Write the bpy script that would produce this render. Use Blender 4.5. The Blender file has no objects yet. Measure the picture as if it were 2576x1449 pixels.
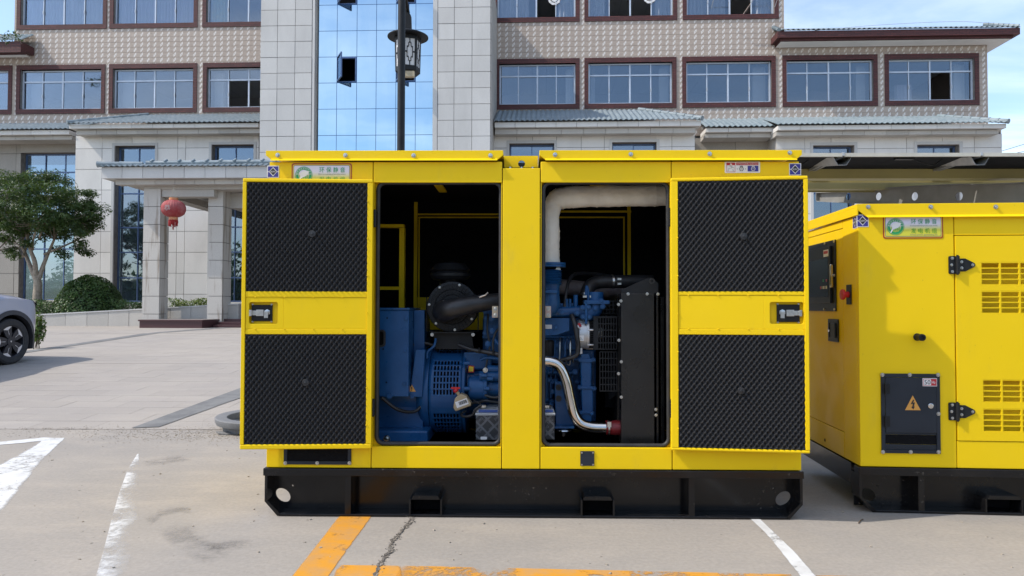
import bpy, math, random
import numpy as np
from mathutils import Vector, Matrix
rnd = random.Random(7)
scene = bpy.context.scene
COL = scene.collection
rad = math.radians

# ------------------------------------------------------------------ camera
CAM = Vector((0.0, 0.0, 1.155))
FPX, W2, H2 = 1806.0, 2576.0, 1449.0
PITCH, ROLL = math.atan(45.5 / FPX), 0.0022
F0 = Vector((0, math.cos(PITCH), math.sin(PITCH)))
U0 = Vector((0, -math.sin(PITCH), math.cos(PITCH)))
R0 = Vector((1, 0, 0))
CR = R0 * math.cos(ROLL) + U0 * math.sin(ROLL)
CU = U0 * math.cos(ROLL) - R0 * math.sin(ROLL)
cam_data = bpy.data.cameras.new('camera')
cam = bpy.data.objects.new('camera', cam_data)
COL.objects.link(cam)
cam_data.sensor_width = 36.0
cam_data.lens = 36.0 * FPX / W2
cam_data.clip_start = 0.05
cam_data.clip_end = 4000
m = Matrix((CR, CU, -F0)).transposed().to_4x4()
m.translation = CAM
cam.matrix_world = m
scene.camera = cam

# ------------------------------------------------------------------ light
SUN_TO = Vector((-0.66, -0.165, 0.735)).normalized()      # towards the sun
sun_data = bpy.data.lights.new('sun', 'SUN')
sun_data.energy = 2.0
sun_data.angle = rad(0.53)
sun_data.color = (1.0, 0.93, 0.83)
sun = bpy.data.objects.new('sun', sun_data)
COL.objects.link(sun)
sun.rotation_euler = SUN_TO.to_track_quat('Z', 'Y').to_euler()
world = bpy.data.worlds.new('World')
scene.world = world
world.use_nodes = True
wn, wl = world.node_tree.nodes, world.node_tree.links
wn.clear()
w_out = wn.new('ShaderNodeOutputWorld')
w_bg = wn.new('ShaderNodeBackground')
w_bg.inputs['Strength'].default_value = 0.128
sky = wn.new('ShaderNodeTexSky')
sky.sky_type = 'NISHITA'
sky.sun_disc = False
sky.sun_elevation = math.asin(SUN_TO.z)
sky.sun_rotation = math.atan2(SUN_TO.x, SUN_TO.y)
sky.air_density, sky.dust_density, sky.ozone_density = 1.0, 1.0, 1.5
w_tc = wn.new('ShaderNodeTexCoord')
w_sep = wn.new('ShaderNodeSeparateXYZ')
wl.new(w_tc.outputs['Generated'], w_sep.inputs[0])
def wmath(op, a, b, c=None):
    n = wn.new('ShaderNodeMath'); n.operation = op
    for i, v in enumerate((a, b, c)):
        if v is None: continue
        if isinstance(v, (int, float)): n.inputs[i].default_value = v
        else: wl.new(v, n.inputs[i])
    return n.outputs[0]
zz = wmath('ADD', wmath('MAXIMUM', w_sep.outputs[2], 0.0), 0.10)
w_cmb = wn.new('ShaderNodeCombineXYZ')
wl.new(wmath('DIVIDE', w_sep.outputs[0], zz), w_cmb.inputs[0])
wl.new(wmath('DIVIDE', w_sep.outputs[1], zz), w_cmb.inputs[1])
w_map = wn.new('ShaderNodeMapping')
w_map.inputs['Scale'].default_value = (0.55, 1.0, 1.0)
w_map.inputs['Rotation'].default_value = (0, 0, rad(20))
wl.new(w_cmb.outputs[0], w_map.inputs['Vector'])
w_nz = wn.new('ShaderNodeTexNoise')
w_nz.inputs['Scale'].default_value = 0.9
w_nz.inputs['Detail'].default_value = 9
w_nz.inputs['Roughness'].default_value = 0.58
w_nz.inputs['Distortion'].default_value = 0.5
wl.new(w_map.outputs[0], w_nz.inputs['Vector'])
w_rmp = wn.new('ShaderNodeMapRange')
w_rmp.inputs['From Min'].default_value = 0.43
w_rmp.inputs['From Max'].default_value = 0.74
w_rmp.inputs['To Max'].default_value = 0.70
w_rmp.interpolation_type = 'SMOOTHSTEP'
wl.new(w_nz.outputs['Fac'], w_rmp.inputs['Value'])
w_mix = wn.new('ShaderNodeMix'); w_mix.data_type = 'RGBA'
w_mix.inputs['B'].default_value = (6.8, 7.0, 7.3, 1)
wl.new(w_rmp.outputs[0], w_mix.inputs['Factor'])
wl.new(sky.outputs[0], w_mix.inputs['A'])
wl.new(w_mix.outputs['Result'], w_bg.inputs['Color'])
wl.new(w_bg.outputs[0], w_out.inputs['Surface'])
vs = scene.view_settings
vs.view_transform = 'Standard'
vs.look = 'None'
vs.gamma = 1.0
vs.exposure = 1.05
scene.cycles.max_bounces = 8
scene.cycles.transparent_max_bounces = 12
scene.cycles.use_denoising = True
scene.cycles.caustics_reflective = False
scene.cycles.caustics_refractive = False

# ------------------------------------------------------------------ ground profile and measuring helpers
def ground_z(y):
    """Yard height: level concrete apron, then a paved forecourt that climbs gently to the building."""
    pts = ((6.4, 0.0), (11.0, 0.275), (17.0, 0.50))
    if y <= 6.4: return 0.0
    if y >= 17.0: return 0.50
    for (a, za), (b, zb) in zip(pts, pts[1:]):
        if a <= y <= b: return za + (zb - za) * (y - a) / (b - a)

def ray(px, py):
    return (F0 + CR * ((px - W2 / 2) / FPX) - CU * ((py - H2 / 2) / FPX))
def at(px, py, D):
    d = ray(px, py)
    return CAM + d * (D / d.y)
def on_ground(px, py, h=0.0):
    d = ray(px, py)
    t = 0.5
    lo, hi = 0.5, 300.0
    for _ in range(60):
        mid = (lo + hi) / 2
        p = CAM + d * (mid / d.y)
        if p.z > ground_z(p.y) + h: lo = mid
        else: hi = mid
    p = CAM + d * (lo / d.y)
    return p

class Frame:
    """A vertical working plane: local x along it, y into it, z up."""
    def __init__(s, origin, yaw):
        s.o = Vector(origin); s.yaw = yaw
        c, sn = math.cos(yaw), math.sin(yaw)
        s.ex, s.ey = Vector((c, sn, 0)), Vector((-sn, c, 0))
    def F(s, px, py, d=0.0):
        r = ray(px, py); q = CAM - s.o
        t = (d - q.dot(s.ey)) / r.dot(s.ey)
        p = q + r * t
        return p.dot(s.ex), p.z
    def S(s, px, py, x=0.0):
        r = ray(px, py); q = CAM - s.o
        t = (x - q.dot(s.ex)) / r.dot(s.ex)
        p = q + r * t
        return p.dot(s.ey), p.z
    def R(s, px0, py0, px1, py1, d=0.0):
        xm, ym = (px0 + px1) / 2, (py0 + py1) / 2
        return (s.F(px0, ym, d)[0], s.F(px1, ym, d)[0], s.F(xm, py1, d)[1], s.F(xm, py0, d)[1])
    def world(s, x, y, z):
        return s.o + s.ex * x + s.ey * y + Vector((0, 0, z))

# ------------------------------------------------------------------ mesh builder
class MB:
    def __init__(s): s.v, s.f, s.m = [], [], None
    def add(s, vs_, fs_):
        n = len(s.v)
        if s.m is not None: vs_ = [tuple(s.m @ Vector(v)) for v in vs_]
        s.v += [tuple(v) for v in vs_]
        s.f += [tuple(i + n for i in f) for f in fs_]
        return s
    def box(s, x0, x1, y0, y1, z0, z1):
        return s.add([(x0, y0, z0), (x1, y0, z0), (x1, y1, z0), (x0, y1, z0), (x0, y0, z1), (x1, y0, z1), (x1, y1, z1), (x0, y1, z1)],
                     [(3, 2, 1, 0), (4, 5, 6, 7), (0, 1, 5, 4), (1, 2, 6, 5), (2, 3, 7, 6), (3, 0, 4, 7)])
    def prism(s, pts, y0, y1):
        """pts in (x, z), counter-clockwise seen from -y."""
        n = len(pts)
        v = [(x, y0, z) for x, z in pts] + [(x, y1, z) for x, z in pts]
        f = [tuple(range(n)), tuple(range(2 * n - 1, n - 1, -1))]
        f += [(j, i, i + n, j + n) for i in range(n) for j in [(i + 1) % n]]
        return s.add(v, f)
    def slab(s, pts, z0, z1):
        n = len(pts)
        v = [(p[0], p[1], z0) for p in pts] + [(p[0], p[1], z1) for p in pts]
        f = [tuple(range(n - 1, -1, -1)), tuple(range(n, 2 * n))]
        f += [(i, j, j + n, i + n) for i in range(n) for j in [(i + 1) % n]]
        return s.add(v, f)
    def ring(s, outer, inner, y0, y1):
        """plate between two equal-length outlines in (x, z), front at y0, back at y1."""
        n = len(outer)
        v = [(x, y0, z) for x, z in outer] + [(x, y0, z) for x, z in inner] + [(x, y1, z) for x, z in outer] + [(x, y1, z) for x, z in inner]
        f = []
        for i in range(n):
            j = (i + 1) % n
            f += [(i, j, n + j, n + i), (2 * n + j, 2 * n + i, 3 * n + i, 3 * n + j), (j, i, 2 * n + i, 2 * n + j), (n + i, n + j, 3 * n + j, 3 * n + i)]
        return s.add(v, f)
    def cyl(s, p0, p1, r0, r1=None, n=16, cap=True):
        return s.tube([p0, p1], [r0, r0 if r1 is None else r1], n, cap)
    def tube(s, pts, r, n=10, cap=True, closed=False):
        pts = [Vector(p) for p in pts]; k = len(pts)
        rr = r if isinstance(r, (list, tuple)) else [r] * k
        tang = []
        for i in range(k):
            a = pts[i - 1] if (i > 0 or closed) else pts[i]
            b = pts[(i + 1) % k] if (i < k - 1 or closed) else pts[i]
            t = (b - a); tang.append(t.normalized() if t.length > 1e-9 else Vector((0, 0, 1)))
        ref = Vector((0, 0, 1)) if abs(tang[0].z) < 0.9 else Vector((1, 0, 0))
        u = tang[0].cross(ref).normalized()
        v = []
        for i in range(k):
            u = (u - tang[i] * u.dot(tang[i])).normalized()
            w = tang[i].cross(u)
            for j in range(n):
                a = 2 * math.pi * j / n
                v.append(pts[i] + (u * math.cos(a) + w * math.sin(a)) * rr[i])
        f = []
        for i in range(k if closed else k - 1):
            i2 = (i + 1) % k
            for j in range(n):
                j2 = (j + 1) % n
                f.append((i * n + j, i * n + j2, i2 * n + j2, i2 * n + j))
        if cap and not closed:
            f.append(tuple(range(n - 1, -1, -1))); f.append(tuple((k - 1) * n + j for j in range(n)))
        return s.add(v, f)
    def lathe(s, prof, origin=(0, 0, 0), axis='Z', n=24, a0=0.0, a1=2 * math.pi):
        """prof: (radius, height) pairs along the axis."""
        o = Vector(origin); full = abs(a1 - a0 - 2 * math.pi) < 1e-6
        m_ = n if full else n + 1
        v = []
        for r, h in prof:
            for j in range(m_):
                a = a0 + (a1 - a0) * j / n
                c, sn = r * math.cos(a), r * math.sin(a)
                v.append(o + Vector({'Z': (c, sn, h), 'X': (h, c, sn), 'Y': (sn, h, c)}[axis]))
        f = []
        for i in range(len(prof) - 1):
            for j in range(n):
                j2 = (j + 1) % m_
                f.append((i * m_ + j, i * m_ + j2, (i + 1) * m_ + j2, (i + 1) * m_ + j))
        return s.add(v, f)
    def mesh(s, name, mat_=None, smooth=None):
        me = bpy.data.meshes.new(name)
        me.from_pydata(s.v, [], s.f)
        if mat_ is not None: me.materials.append(mat_)
        if smooth is not None:
            me.polygons.foreach_set('use_smooth', [True] * len(me.polygons))
            me.set_sharp_from_angle(angle=rad(smooth))
        me.update()
        return me
    def build(s, name, mat_, parent=None, smooth=None, bevel=0.0, **kw):
        return link(name, s.mesh(name, mat_, smooth), parent, bevel=bevel, **kw)

def link(name, me, parent=None, loc=None, rot=None, scale=None, bevel=0.0, label=None, kind=None):
    o = bpy.data.objects.new(name, me)
    COL.objects.link(o)
    if parent is not None: o.parent = parent
    if loc is not None: o.location = loc
    if rot is not None: o.rotation_euler = rot
    if scale is not None: o.scale = scale
    if bevel > 0:
        b = o.modifiers.new('bevel', 'BEVEL'); b.width = bevel; b.segments = 2; b.limit_method = 'ANGLE'; b.angle_limit = rad(40)
        b.harden_normals = False
    if label: o['label'] = label
    if kind: o['kind'] = kind
    return o
def tag(o, label, cat, group=None):
    o['label'] = label; o['category'] = cat
    if group: o['group'] = group
    return o
def thing(name, label, cat, loc=(0, 0, 0), rotz=0.0, group=None):
    o = bpy.data.objects.new(name, None)
    o.empty_display_size = 0.2
    COL.objects.link(o); o.location = loc; o.rotation_euler = (0, 0, rotz)
    return tag(o, label, cat, group)
def circ(cx, cz, r, n=24, rz=None):
    rz = r if rz is None else rz
    return [(cx + r * math.cos(2 * math.pi * i / n), cz + rz * math.sin(2 * math.pi * i / n)) for i in range(n)]
def rrect(x0, x1, z0, z1, r, k=5):
    out = []
    for cx, cz, a in ((x1 - r, z0 + r, -90), (x1 - r, z1 - r, 0), (x0 + r, z1 - r, 90), (x0 + r, z0 + r, 180)):
        for i in range(k + 1):
            t = rad(a + 90 * i / k); out.append((cx + r * math.cos(t), cz + r * math.sin(t)))
    return out
def around(inner, x0, x1, z0, z1):
    """matching points on the rectangle boundary for each point of an inner outline."""
    cx, cz = (x0 + x1) / 2, (z0 + z1) / 2
    out = []
    xs = [p[0] for p in inner]; zs = [p[1] for p in inner]
    hx, hz = (max(xs) - min(xs)) / 2, (max(zs) - min(zs)) / 2
    icx, icz = (max(xs) + min(xs)) / 2, (max(zs) + min(zs)) / 2
    for x, z in inner:
        u, w = (x - icx) / hx, (z - icz) / hz
        k = max(abs(u), abs(w))
        out.append((cx + u / k * (x1 - x0) / 2, cz + w / k * (z1 - z0) / 2))
    return out
def smooth_path(pts, n=8):
    """Catmull-Rom through the points."""
    P = [Vector(p) for p in pts]; P = [P[0] * 2 - P[1]] + P + [P[-1] * 2 - P[-2]]
    out = []
    for i in range(1, len(P) - 2):
        for k in range(n):
            t = k / n
            a, b, c, d = P[i - 1], P[i], P[i + 1], P[i + 2]
            out.append(0.5 * ((2 * b) + (c - a) * t + (2 * a - 5 * b + 4 * c - d) * t * t + (3 * b - a - 3 * c + d) * t ** 3))
    out.append(P[-2])
    return out
FONT_CACHE = {}
def text_me(body, mat_, width=None, height=None, shear=0.0):
    cu = bpy.data.curves.new('lettering', 'FONT'); cu.body = body; cu.align_x = 'CENTER'; cu.align_y = 'CENTER'; cu.shear = shear
    cu.resolution_u = 3
    o = bpy.data.objects.new('lettering', cu); COL.objects.link(o)
    dg = bpy.context.evaluated_depsgraph_get()
    me = bpy.data.meshes.new_from_object(o.evaluated_get(dg))
    bpy.data.objects.remove(o); bpy.data.curves.remove(cu)
    co = np.zeros(len(me.vertices) * 3); me.vertices.foreach_get('co', co); co = co.reshape(-1, 3)
    mn, mx = co.min(0), co.max(0)
    co -= (mn + mx) / 2
    sx = width / (mx[0] - mn[0]) if width else None
    sz = height / (mx[1] - mn[1]) if height else None
    sx = sx or sz; sz = sz or sx
    out = np.zeros_like(co); out[:, 0] = co[:, 0] * sx; out[:, 2] = co[:, 1] * sz
    me.vertices.foreach_set('co', out.ravel()); me.materials.clear(); me.materials.append(mat_); me.update()
    return me
def label_text(body, mat_, parent, x, y, z, width=None, height=None, rot=None, name='lettering', shear=0.0):
    return link(name, text_me(body, mat_, width, height, shear), parent, loc=(x, y, z), rot=rot)
def grid_mesh(name, P, mat_, smooth=True):
    """P: array (nu, nv, 3)."""
    nu, nv = P.shape[:2]
    me = bpy.data.meshes.new(name)
    idx = np.arange(nu * nv).reshape(nu, nv)
    q = np.stack([idx[:-1, :-1], idx[1:, :-1], idx[1:, 1:], idx[:-1, 1:]], -1).reshape(-1, 4)
    me.vertices.add(nu * nv); me.vertices.foreach_set('co', P.reshape(-1).astype(np.float32))
    me.loops.add(q.size); me.loops.foreach_set('vertex_index', q.reshape(-1).astype(np.int32))
    me.polygons.add(len(q)); me.polygons.foreach_set('loop_start', np.arange(0, q.size, 4, dtype=np.int32))
    me.update(calc_edges=True)
    if smooth: me.polygons.foreach_set('use_smooth', [True] * len(me.polygons))
    me.materials.append(mat_); me.validate()
    return me

# ------------------------------------------------------------------ materials
class NT:
    def __init__(s, name):
        s.m = bpy.data.materials.new(name); s.m.use_nodes = True
        s.n, s.l = s.m.node_tree.nodes, s.m.node_tree.links
        s.b = s.n['Principled BSDF']; s.out = s.n['Material Output']
    def new(s, t, **kw):
        n = s.n.new(t)
        for k, v in kw.items(): setattr(n, k, v)
        return n
    def put(s, sock, v):
        if isinstance(v, (int, float)): sock.default_value = v
        elif isinstance(v, (tuple, list)): sock.default_value = tuple(v) if len(v) != 3 or sock.type == 'VECTOR' else (*v, 1)
        else: s.l.new(v, sock)
    def math(s, op, a, b=0.0, c=None, clamp=False):
        n = s.new('ShaderNodeMath', operation=op, use_clamp=clamp)
        s.put(n.inputs[0], a); s.put(n.inputs[1], b)
        if c is not None: s.put(n.inputs[2], c)
        return n.outputs[0]
    def mix(s, fac, a, b, blend='MIX'):
        n = s.new('ShaderNodeMix', data_type='RGBA', blend_type=blend)
        s.put(n.inputs['Factor'], fac); s.put(n.inputs['A'], a); s.put(n.inputs['B'], b)
        return n.outputs['Result']
    def coord(s, which='Object'):
        return s.new('ShaderNodeTexCoord').outputs[which]
    def pos(s):
        return s.new('ShaderNodeNewGeometry').outputs['Position']
    def noise(s, scale, detail=4, rough=0.55, vec=None, out='Fac', dist=0.0):
        n = s.new('ShaderNodeTexNoise')
        n.inputs['Scale'].default_value = scale; n.inputs['Detail'].default_value = detail; n.inputs['Roughness'].default_value = rough
        n.inputs['Distortion'].default_value = dist
        s.l.new(vec if vec is not None else s.coord(), n.inputs['Vector'])
        return n.outputs[out]
    def ramp(s, v, a, b, lo=0.0, hi=1.0, smooth=True):
        n = s.new('ShaderNodeMapRange'); n.interpolation_type = 'SMOOTHSTEP' if smooth else 'LINEAR'
        s.put(n.inputs['Value'], v); s.put(n.inputs['From Min'], a); s.put(n.inputs['From Max'], b); s.put(n.inputs['To Min'], lo); s.put(n.inputs['To Max'], hi)
        return n.outputs[0]
    def mapping(s, vec, scale=(1, 1, 1), rot=(0, 0, 0), loc=(0, 0, 0)):
        n = s.new('ShaderNodeMapping'); n.inputs['Scale'].default_value = scale; n.inputs['Rotation'].default_value = rot; n.inputs['Location'].default_value = loc
        s.l.new(vec, n.inputs['Vector']); return n.outputs[0]
    def bump(s, h, strength=0.3, dist=0.01):
        n = s.new('ShaderNodeBump'); n.inputs['Strength'].default_value = strength; n.inputs['Distance'].default_value = dist
        s.l.new(h, n.inputs['Height']); s.l.new(n.outputs[0], s.b.inputs['Normal'])
    def val(s, col, v):
        n = s.new('ShaderNodeHueSaturation'); s.put(n.inputs['Color'], col); s.put(n.inputs['Value'], v); return n.outputs[0]
    def base(s, col, rough=0.5, metal=0.0, spec=0.5, coat=0.0):
        s.put(s.b.inputs['Base Color'], col); s.put(s.b.inputs['Roughness'], rough); s.put(s.b.inputs['Metallic'], metal)
        s.put(s.b.inputs['Specular IOR Level'], spec); s.put(s.b.inputs['Coat Weight'], coat)
        return s
    def random(s): return s.new('ShaderNodeObjectInfo').outputs['Random']
def mat(name, c, rough=0.5, metal=0.0, c2=None, ns=6.0, bump=None, rndv=0.0, spec=0.5, coat=0.0, nd=4, world_pos=False, rvar=0.0):
    t = NT(name); col = c
    vec = t.pos() if world_pos else t.coord()
    if c2 is not None:
        col = t.mix(t.ramp(t.noise(ns, nd, vec=vec), 0.3, 0.7), c, c2)
    if rndv: col = t.val(col if not isinstance(col, tuple) else (*col, 1), t.ramp(t.random(), 0, 1, 1 - rndv, 1 + rndv, smooth=False))
    r = t.ramp(t.noise(ns * 1.7, 3, vec=vec), 0.3, 0.7, rough - rvar, rough + rvar) if rvar else rough
    t.base(col, r, metal, spec, coat)
    if bump: t.bump(t.noise(bump[0], 3, vec=vec), bump[1], bump[2] if len(bump) > 2 else 0.004)
    return t.m

def yellow_material():
    t = NT('yellow_paint'); v = t.pos()
    dust = t.ramp(t.noise(2.2, 5, 0.6, v), 0.35, 0.75)
    c = t.mix(t.math('MULTIPLY', dust, 0.35), (0.84, 0.575, 0.004), (0.78, 0.53, 0.012))
    smear = t.math('MULTIPLY', t.ramp(t.noise(5.5, 6, 0.7, t.mapping(v, (1.0, 1.0, 0.30))), 0.56, 0.78), t.ramp(t.noise(0.9, 3, vec=v), 0.40, 0.62))
    c = t.mix(t.math('MULTIPLY', smear, 0.22), c, (0.44, 0.33, 0.10))
    spots = t.ramp(t.noise(38.0, 3, 0.6, v), 0.70, 0.76)
    c = t.mix(t.math('MULTIPLY', spots, 0.30), c, (0.40, 0.28, 0.05))
    t.base(c, t.ramp(t.noise(5.0, 4, vec=v), 0.3, 0.7, 0.42, 0.58), 0.0, 0.22, 0.0)
    t.bump(t.math('ADD', t.math('MULTIPLY', t.noise(260.0, 2, vec=v), 0.035), t.noise(2.4, 2, vec=v)), 0.35, 0.012)
    return t.m
YEL = yellow_material()
def black_gloss():
    t = NT('black_frame_paint'); v = t.pos()
    d = t.ramp(t.noise(3.0, 6, 0.65, v), 0.45, 0.8)
    c = t.mix(t.math('MULTIPLY', d, 0.5), (0.005, 0.005, 0.006), (0.026, 0.024, 0.022))
    t.base(c, t.ramp(t.noise(9.0, 4, vec=v), 0.3, 0.7, 0.14, 0.26), 0.0, 0.36)
    chip = t.math('MULTIPLY', t.ramp(t.noise(55.0, 4, 0.65, v), 0.63, 0.68), t.ramp(t.noise(2.6, 4, vec=v), 0.50, 0.60))
    c = t.mix(t.math('MULTIPLY', chip, 0.75), c, (0.13, 0.11, 0.09)); t.put(t.b.inputs['Base Color'], c)
    t.bump(t.noise(40.0, 3, vec=v), 0.05, 0.002)
    return t.m
BLK = black_gloss()
BLK_M = mat('black_powder_coat', (0.009, 0.010, 0.012), 0.45, spec=.25, c2=(0.015, 0.016, 0.018), ns=9, bump=(300, 0.12, 0.001))
GREY_D = mat('dark_grey_paint', (0.017, 0.022, 0.030), 0.48, spec=.28, c2=(0.023, 0.028, 0.038), ns=5, bump=(250, 0.1, 0.001))
FOAM = mat('foam', (0.024, 0.0245, 0.026), 0.95, c2=(0.040, 0.040, 0.042), ns=300, bump=(900, 0.35, 0.001), spec=0.25)
LINING = mat('sound_lining', (0.006, 0.006, 0.007), 0.95, c2=(0.009, 0.009, 0.010), ns=60, bump=(120, 0.5, 0.004), spec=0.1)
RUB = mat('rubber', (0.016, 0.016, 0.017), 0.55, c2=(0.028, 0.027, 0.026), ns=14, bump=(60, 0.15, 0.002))
HOSE = mat('hose_rubber', (0.012, 0.012, 0.013), 0.42, c2=(0.022, 0.022, 0.024), ns=20, bump=(120, 0.2, 0.002))
BLU = mat('blue_engine_paint', (0.008, 0.060, 0.175), 0.36, spec=.35, c2=(0.013, 0.080, 0.22), ns=7, bump=(90, 0.25, 0.002), rvar=0.1)
BLU_C = mat('blue_cast_iron', (0.008, 0.052, 0.155), 0.46, spec=.35, c2=(0.014, 0.076, 0.20), ns=18, bump=(70, 0.6, 0.004), rvar=0.1)
STEEL = mat('polished_steel', (0.62, 0.60, 0.57), 0.14, 1.0, c2=(0.5, 0.48, 0.46), ns=8, rvar=0.06)
RADP = mat('radiator_black_paint', (0.008, 0.008, 0.009), 0.30, c2=(0.012, 0.012, 0.012), ns=4, spec=.4, bump=(40, .05, .002), rvar=.06)
ZINC = mat('zinc_bolt', (0.62, 0.62, 0.60), 0.30, 1.0, c2=(0.5, 0.5, 0.49), ns=60)
ZINC_Y = mat('yellow_zinc', (0.55, 0.46, 0.30), 0.35, 1.0, c2=(0.5, 0.36, 0.33), ns=25)
ALU = mat('cast_aluminium', (0.56, 0.57, 0.58), 0.42, 0.55, c2=(0.48, 0.49, 0.5), ns=30, bump=(150, 0.2, 0.001))
WRAP = mat('heat_wrap', (0.78, 0.755, 0.68), 0.85, c2=(0.66, 0.63, 0.56), ns=9, bump=(26, 0.55, 0.012))
RED = mat('red_plastic', (0.50, 0.012, 0.014), 0.38, c2=(0.42, 0.010, 0.012), ns=12)
REDSIL = mat('red_silicone', (0.23, 0.012, 0.014), 0.45, c2=(0.17, 0.010, 0.012), ns=20, bump=(60, 0.2, 0.002))
TAN = mat('tan_plastic', (0.42, 0.33, 0.20), 0.5, c2=(0.36, 0.28, 0.17), ns=15)
LGREY = mat('light_grey_plastic', (0.42, 0.44, 0.46), 0.45, c2=(0.36, 0.38, 0.40), ns=20)
WHITE = mat('white_print', (0.74, 0.73, 0.72), 0.42, c2=(0.70, 0.69, 0.68), ns=10)
PRINT_BLK = mat('black_print', (0.012, 0.012, 0.014), 0.45)
PRINT_GRY = mat('grey_print', (0.20, 0.22, 0.20), 0.45)
PRINT_BLU = mat('blue_print', (0.030, 0.026, 0.22), 0.42, c2=(0.034, 0.030, 0.24), ns=10)
PRINT_RED = mat('red_print', (0.44, 0.018, 0.025), 0.42)
PRINT_RB = mat('rust_red_print', (0.34, 0.045, 0.010), 0.42)
PRINT_GRN = mat('green_print', (0.010, 0.30, 0.10), 0.42)
PRINT_GRN2 = mat('leaf_green_print', (0.06, 0.30, 0.02), 0.42)
PRINT_ORG = mat('orange_print', (0.62, 0.30, 0.06), 0.45)
PRINT_SIG = mat('sign_yellow_print', (0.80, 0.56, 0.02), 0.45)
def gradient_print():
    t = NT('plate_gradient_print')
    g = t.new('ShaderNodeSeparateXYZ'); t.l.new(t.coord('Generated'), g.inputs[0])
    c = t.mix(t.ramp(g.outputs[2], 0.28, 0.72), (0.62, 0.60, 0.05), (0.66, 0.64, 0.76))
    t.base(c, 0.38); return t.m
PRINT_GRAD = gradient_print()
# ================================================================== ground
def concrete_material(name, c1, c2, c3, pits=True):
    t = NT(name); v = t.pos()
    big = t.ramp(t.noise(0.55, 5, 0.6, v), 0.35, 0.68)
    mid_ = t.ramp(t.noise(3.2, 6, 0.68, t.mapping(v, (0.6, 1.3, 1))), 0.42, 0.72)
    fine = t.noise(45.0, 4, 0.7, v)
    c = t.mix(big, c1, c2); c = t.mix(t.math('MULTIPLY', mid_, 0.6), c, c3)
    c = t.val(c, t.ramp(fine, 0.25, 0.75, 0.90, 1.08))
    h = fine
    if pits:
        vo = t.new('ShaderNodeTexVoronoi'); vo.inputs['Scale'].default_value = 5.5; t.l.new(v, vo.inputs['Vector'])
        vo2 = t.new('ShaderNodeTexVoronoi'); vo2.inputs['Scale'].default_value = 17.0; t.l.new(v, vo2.inputs['Vector'])
        sel = t.math('GREATER_THAN', t.noise(7.0, 2, vec=v), 0.52)
        pit = t.math('MULTIPLY', t.ramp(vo.outputs['Distance'], 0.03, 0.065, 1, 0), sel)
        pit2 = t.math('MULTIPLY', t.ramp(vo2.outputs['Distance'], 0.06, 0.13, 1, 0), t.math('GREATER_THAN', t.noise(11.0, 2, vec=v), 0.60))
        pit = t.math('MAXIMUM', pit, t.math('MULTIPLY', pit2, .7))
        c = t.mix(t.math('MULTIPLY', pit, 0.75), c, (0.07, 0.062, 0.055))
        h = t.math('SUBTRACT', fine, t.math('MULTIPLY', pit, 1.6))
    t.base(c, 0.86, 0, 0.3); t.bump(h, 0.35, 0.004)
    return t.m
CONC = concrete_material('apron_concrete', (0.322, 0.292, 0.256), (0.280, 0.259, 0.235), (0.370, 0.330, 0.283))
PAVE_BASE = concrete_material('paving_bed', (0.315, 0.288, 0.262), (0.30, 0.275, 0.25), (0.35, 0.318, 0.28), False)
def paver_material():
    t = NT('paver_stone'); v = t.pos()
    c = t.mix(t.ramp(t.noise(0.5, 5, 0.6, v), 0.35, 0.7), (0.315, 0.288, 0.262), (0.352, 0.318, 0.280))
    c = t.mix(t.ramp(t.noise(5.0, 5, 0.65, t.mapping(v, (0.35, 1.2, 1))), 0.45, 0.75, 0, .5), c, (0.385, 0.348, 0.305))
    c = t.val(c, t.ramp(t.noise(130.0, 3, vec=v), 0.3, 0.7, 0.92, 1.07))
    c = t.val(c, t.ramp(t.random(), 0, 1, 0.965, 1.035, smooth=False))
    t.base(c, 0.8, 0, 0.3); t.bump(t.noise(90, 3, vec=v), 0.2, 0.003); return t.m
PAVE = paver_material()
def sheet(name, x0, x1, ys, dz, m_, parent=None, kind='structure'):
    v, f = [], []
    for y in ys: v += [(x0, y, ground_z(y) + dz), (x1, y, ground_z(y) + dz)]
    for i in range(len(ys) - 1): f.append((2 * i, 2 * i + 1, 2 * i + 3, 2 * i + 2))
    b = MB(); b.add(v, f)
    return b.build(name, m_, parent, kind=kind)
PLAZA_Y = 6.62
ground = sheet('ground', -600, 600, [-600, -40, 0, 3, 6.4, 8, 11, 14, 17, 40, 120, 1500], -0.012, PAVE_BASE)
ground['label'] = 'bare ground running out to the horizon'
apron = sheet('concrete_apron', -30, 30, [-30, 0, 3, 5, 6.4, PLAZA_Y], 0.0, CONC)
apron['label'] = 'pale concrete apron under the generators'
# ---- paved forecourt: slabs in running bond climbing to the building
plaza = sheet('forecourt', -24, 14, [PLAZA_Y + .012, 8, 9.5, 11, 13, 15, 17, 22.5], -0.0022, PAVE_BASE)
plaza['label'] = 'paved forecourt climbing gently to the office building'
PL, PD, G = 0.60, 0.33, 0.0034
slopes = lambda y: math.atan((ground_z(y + .05) - ground_z(y - .05)) / .1)
b0 = MB(); b0.box(-PL / 2 + G / 2, PL / 2 - G / 2, -PD / 2 + G / 2, PD / 2 - G / 2, -.004, .0005)
paver_me = b0.mesh('paver', PAVE)
far = MB(); count = 0
row = 0; y = PLAZA_Y + PD / 2 + .02
cand = []
while y < 22.4:
    xo = (row % 2) * PL / 2 + (rnd.random() * .04)
    for i in range(-38, 22):
        x = i * PL + xo
        if -23.8 < x < 13.6:
            cand.append((x, y))
    y += PD; row += 1
shown = sorted([c for c in cand if -0.78 * c[1] < c[0] < -0.33 * c[1]], key=lambda c: c[1])[:290]
shown_set = set(shown)
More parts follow.
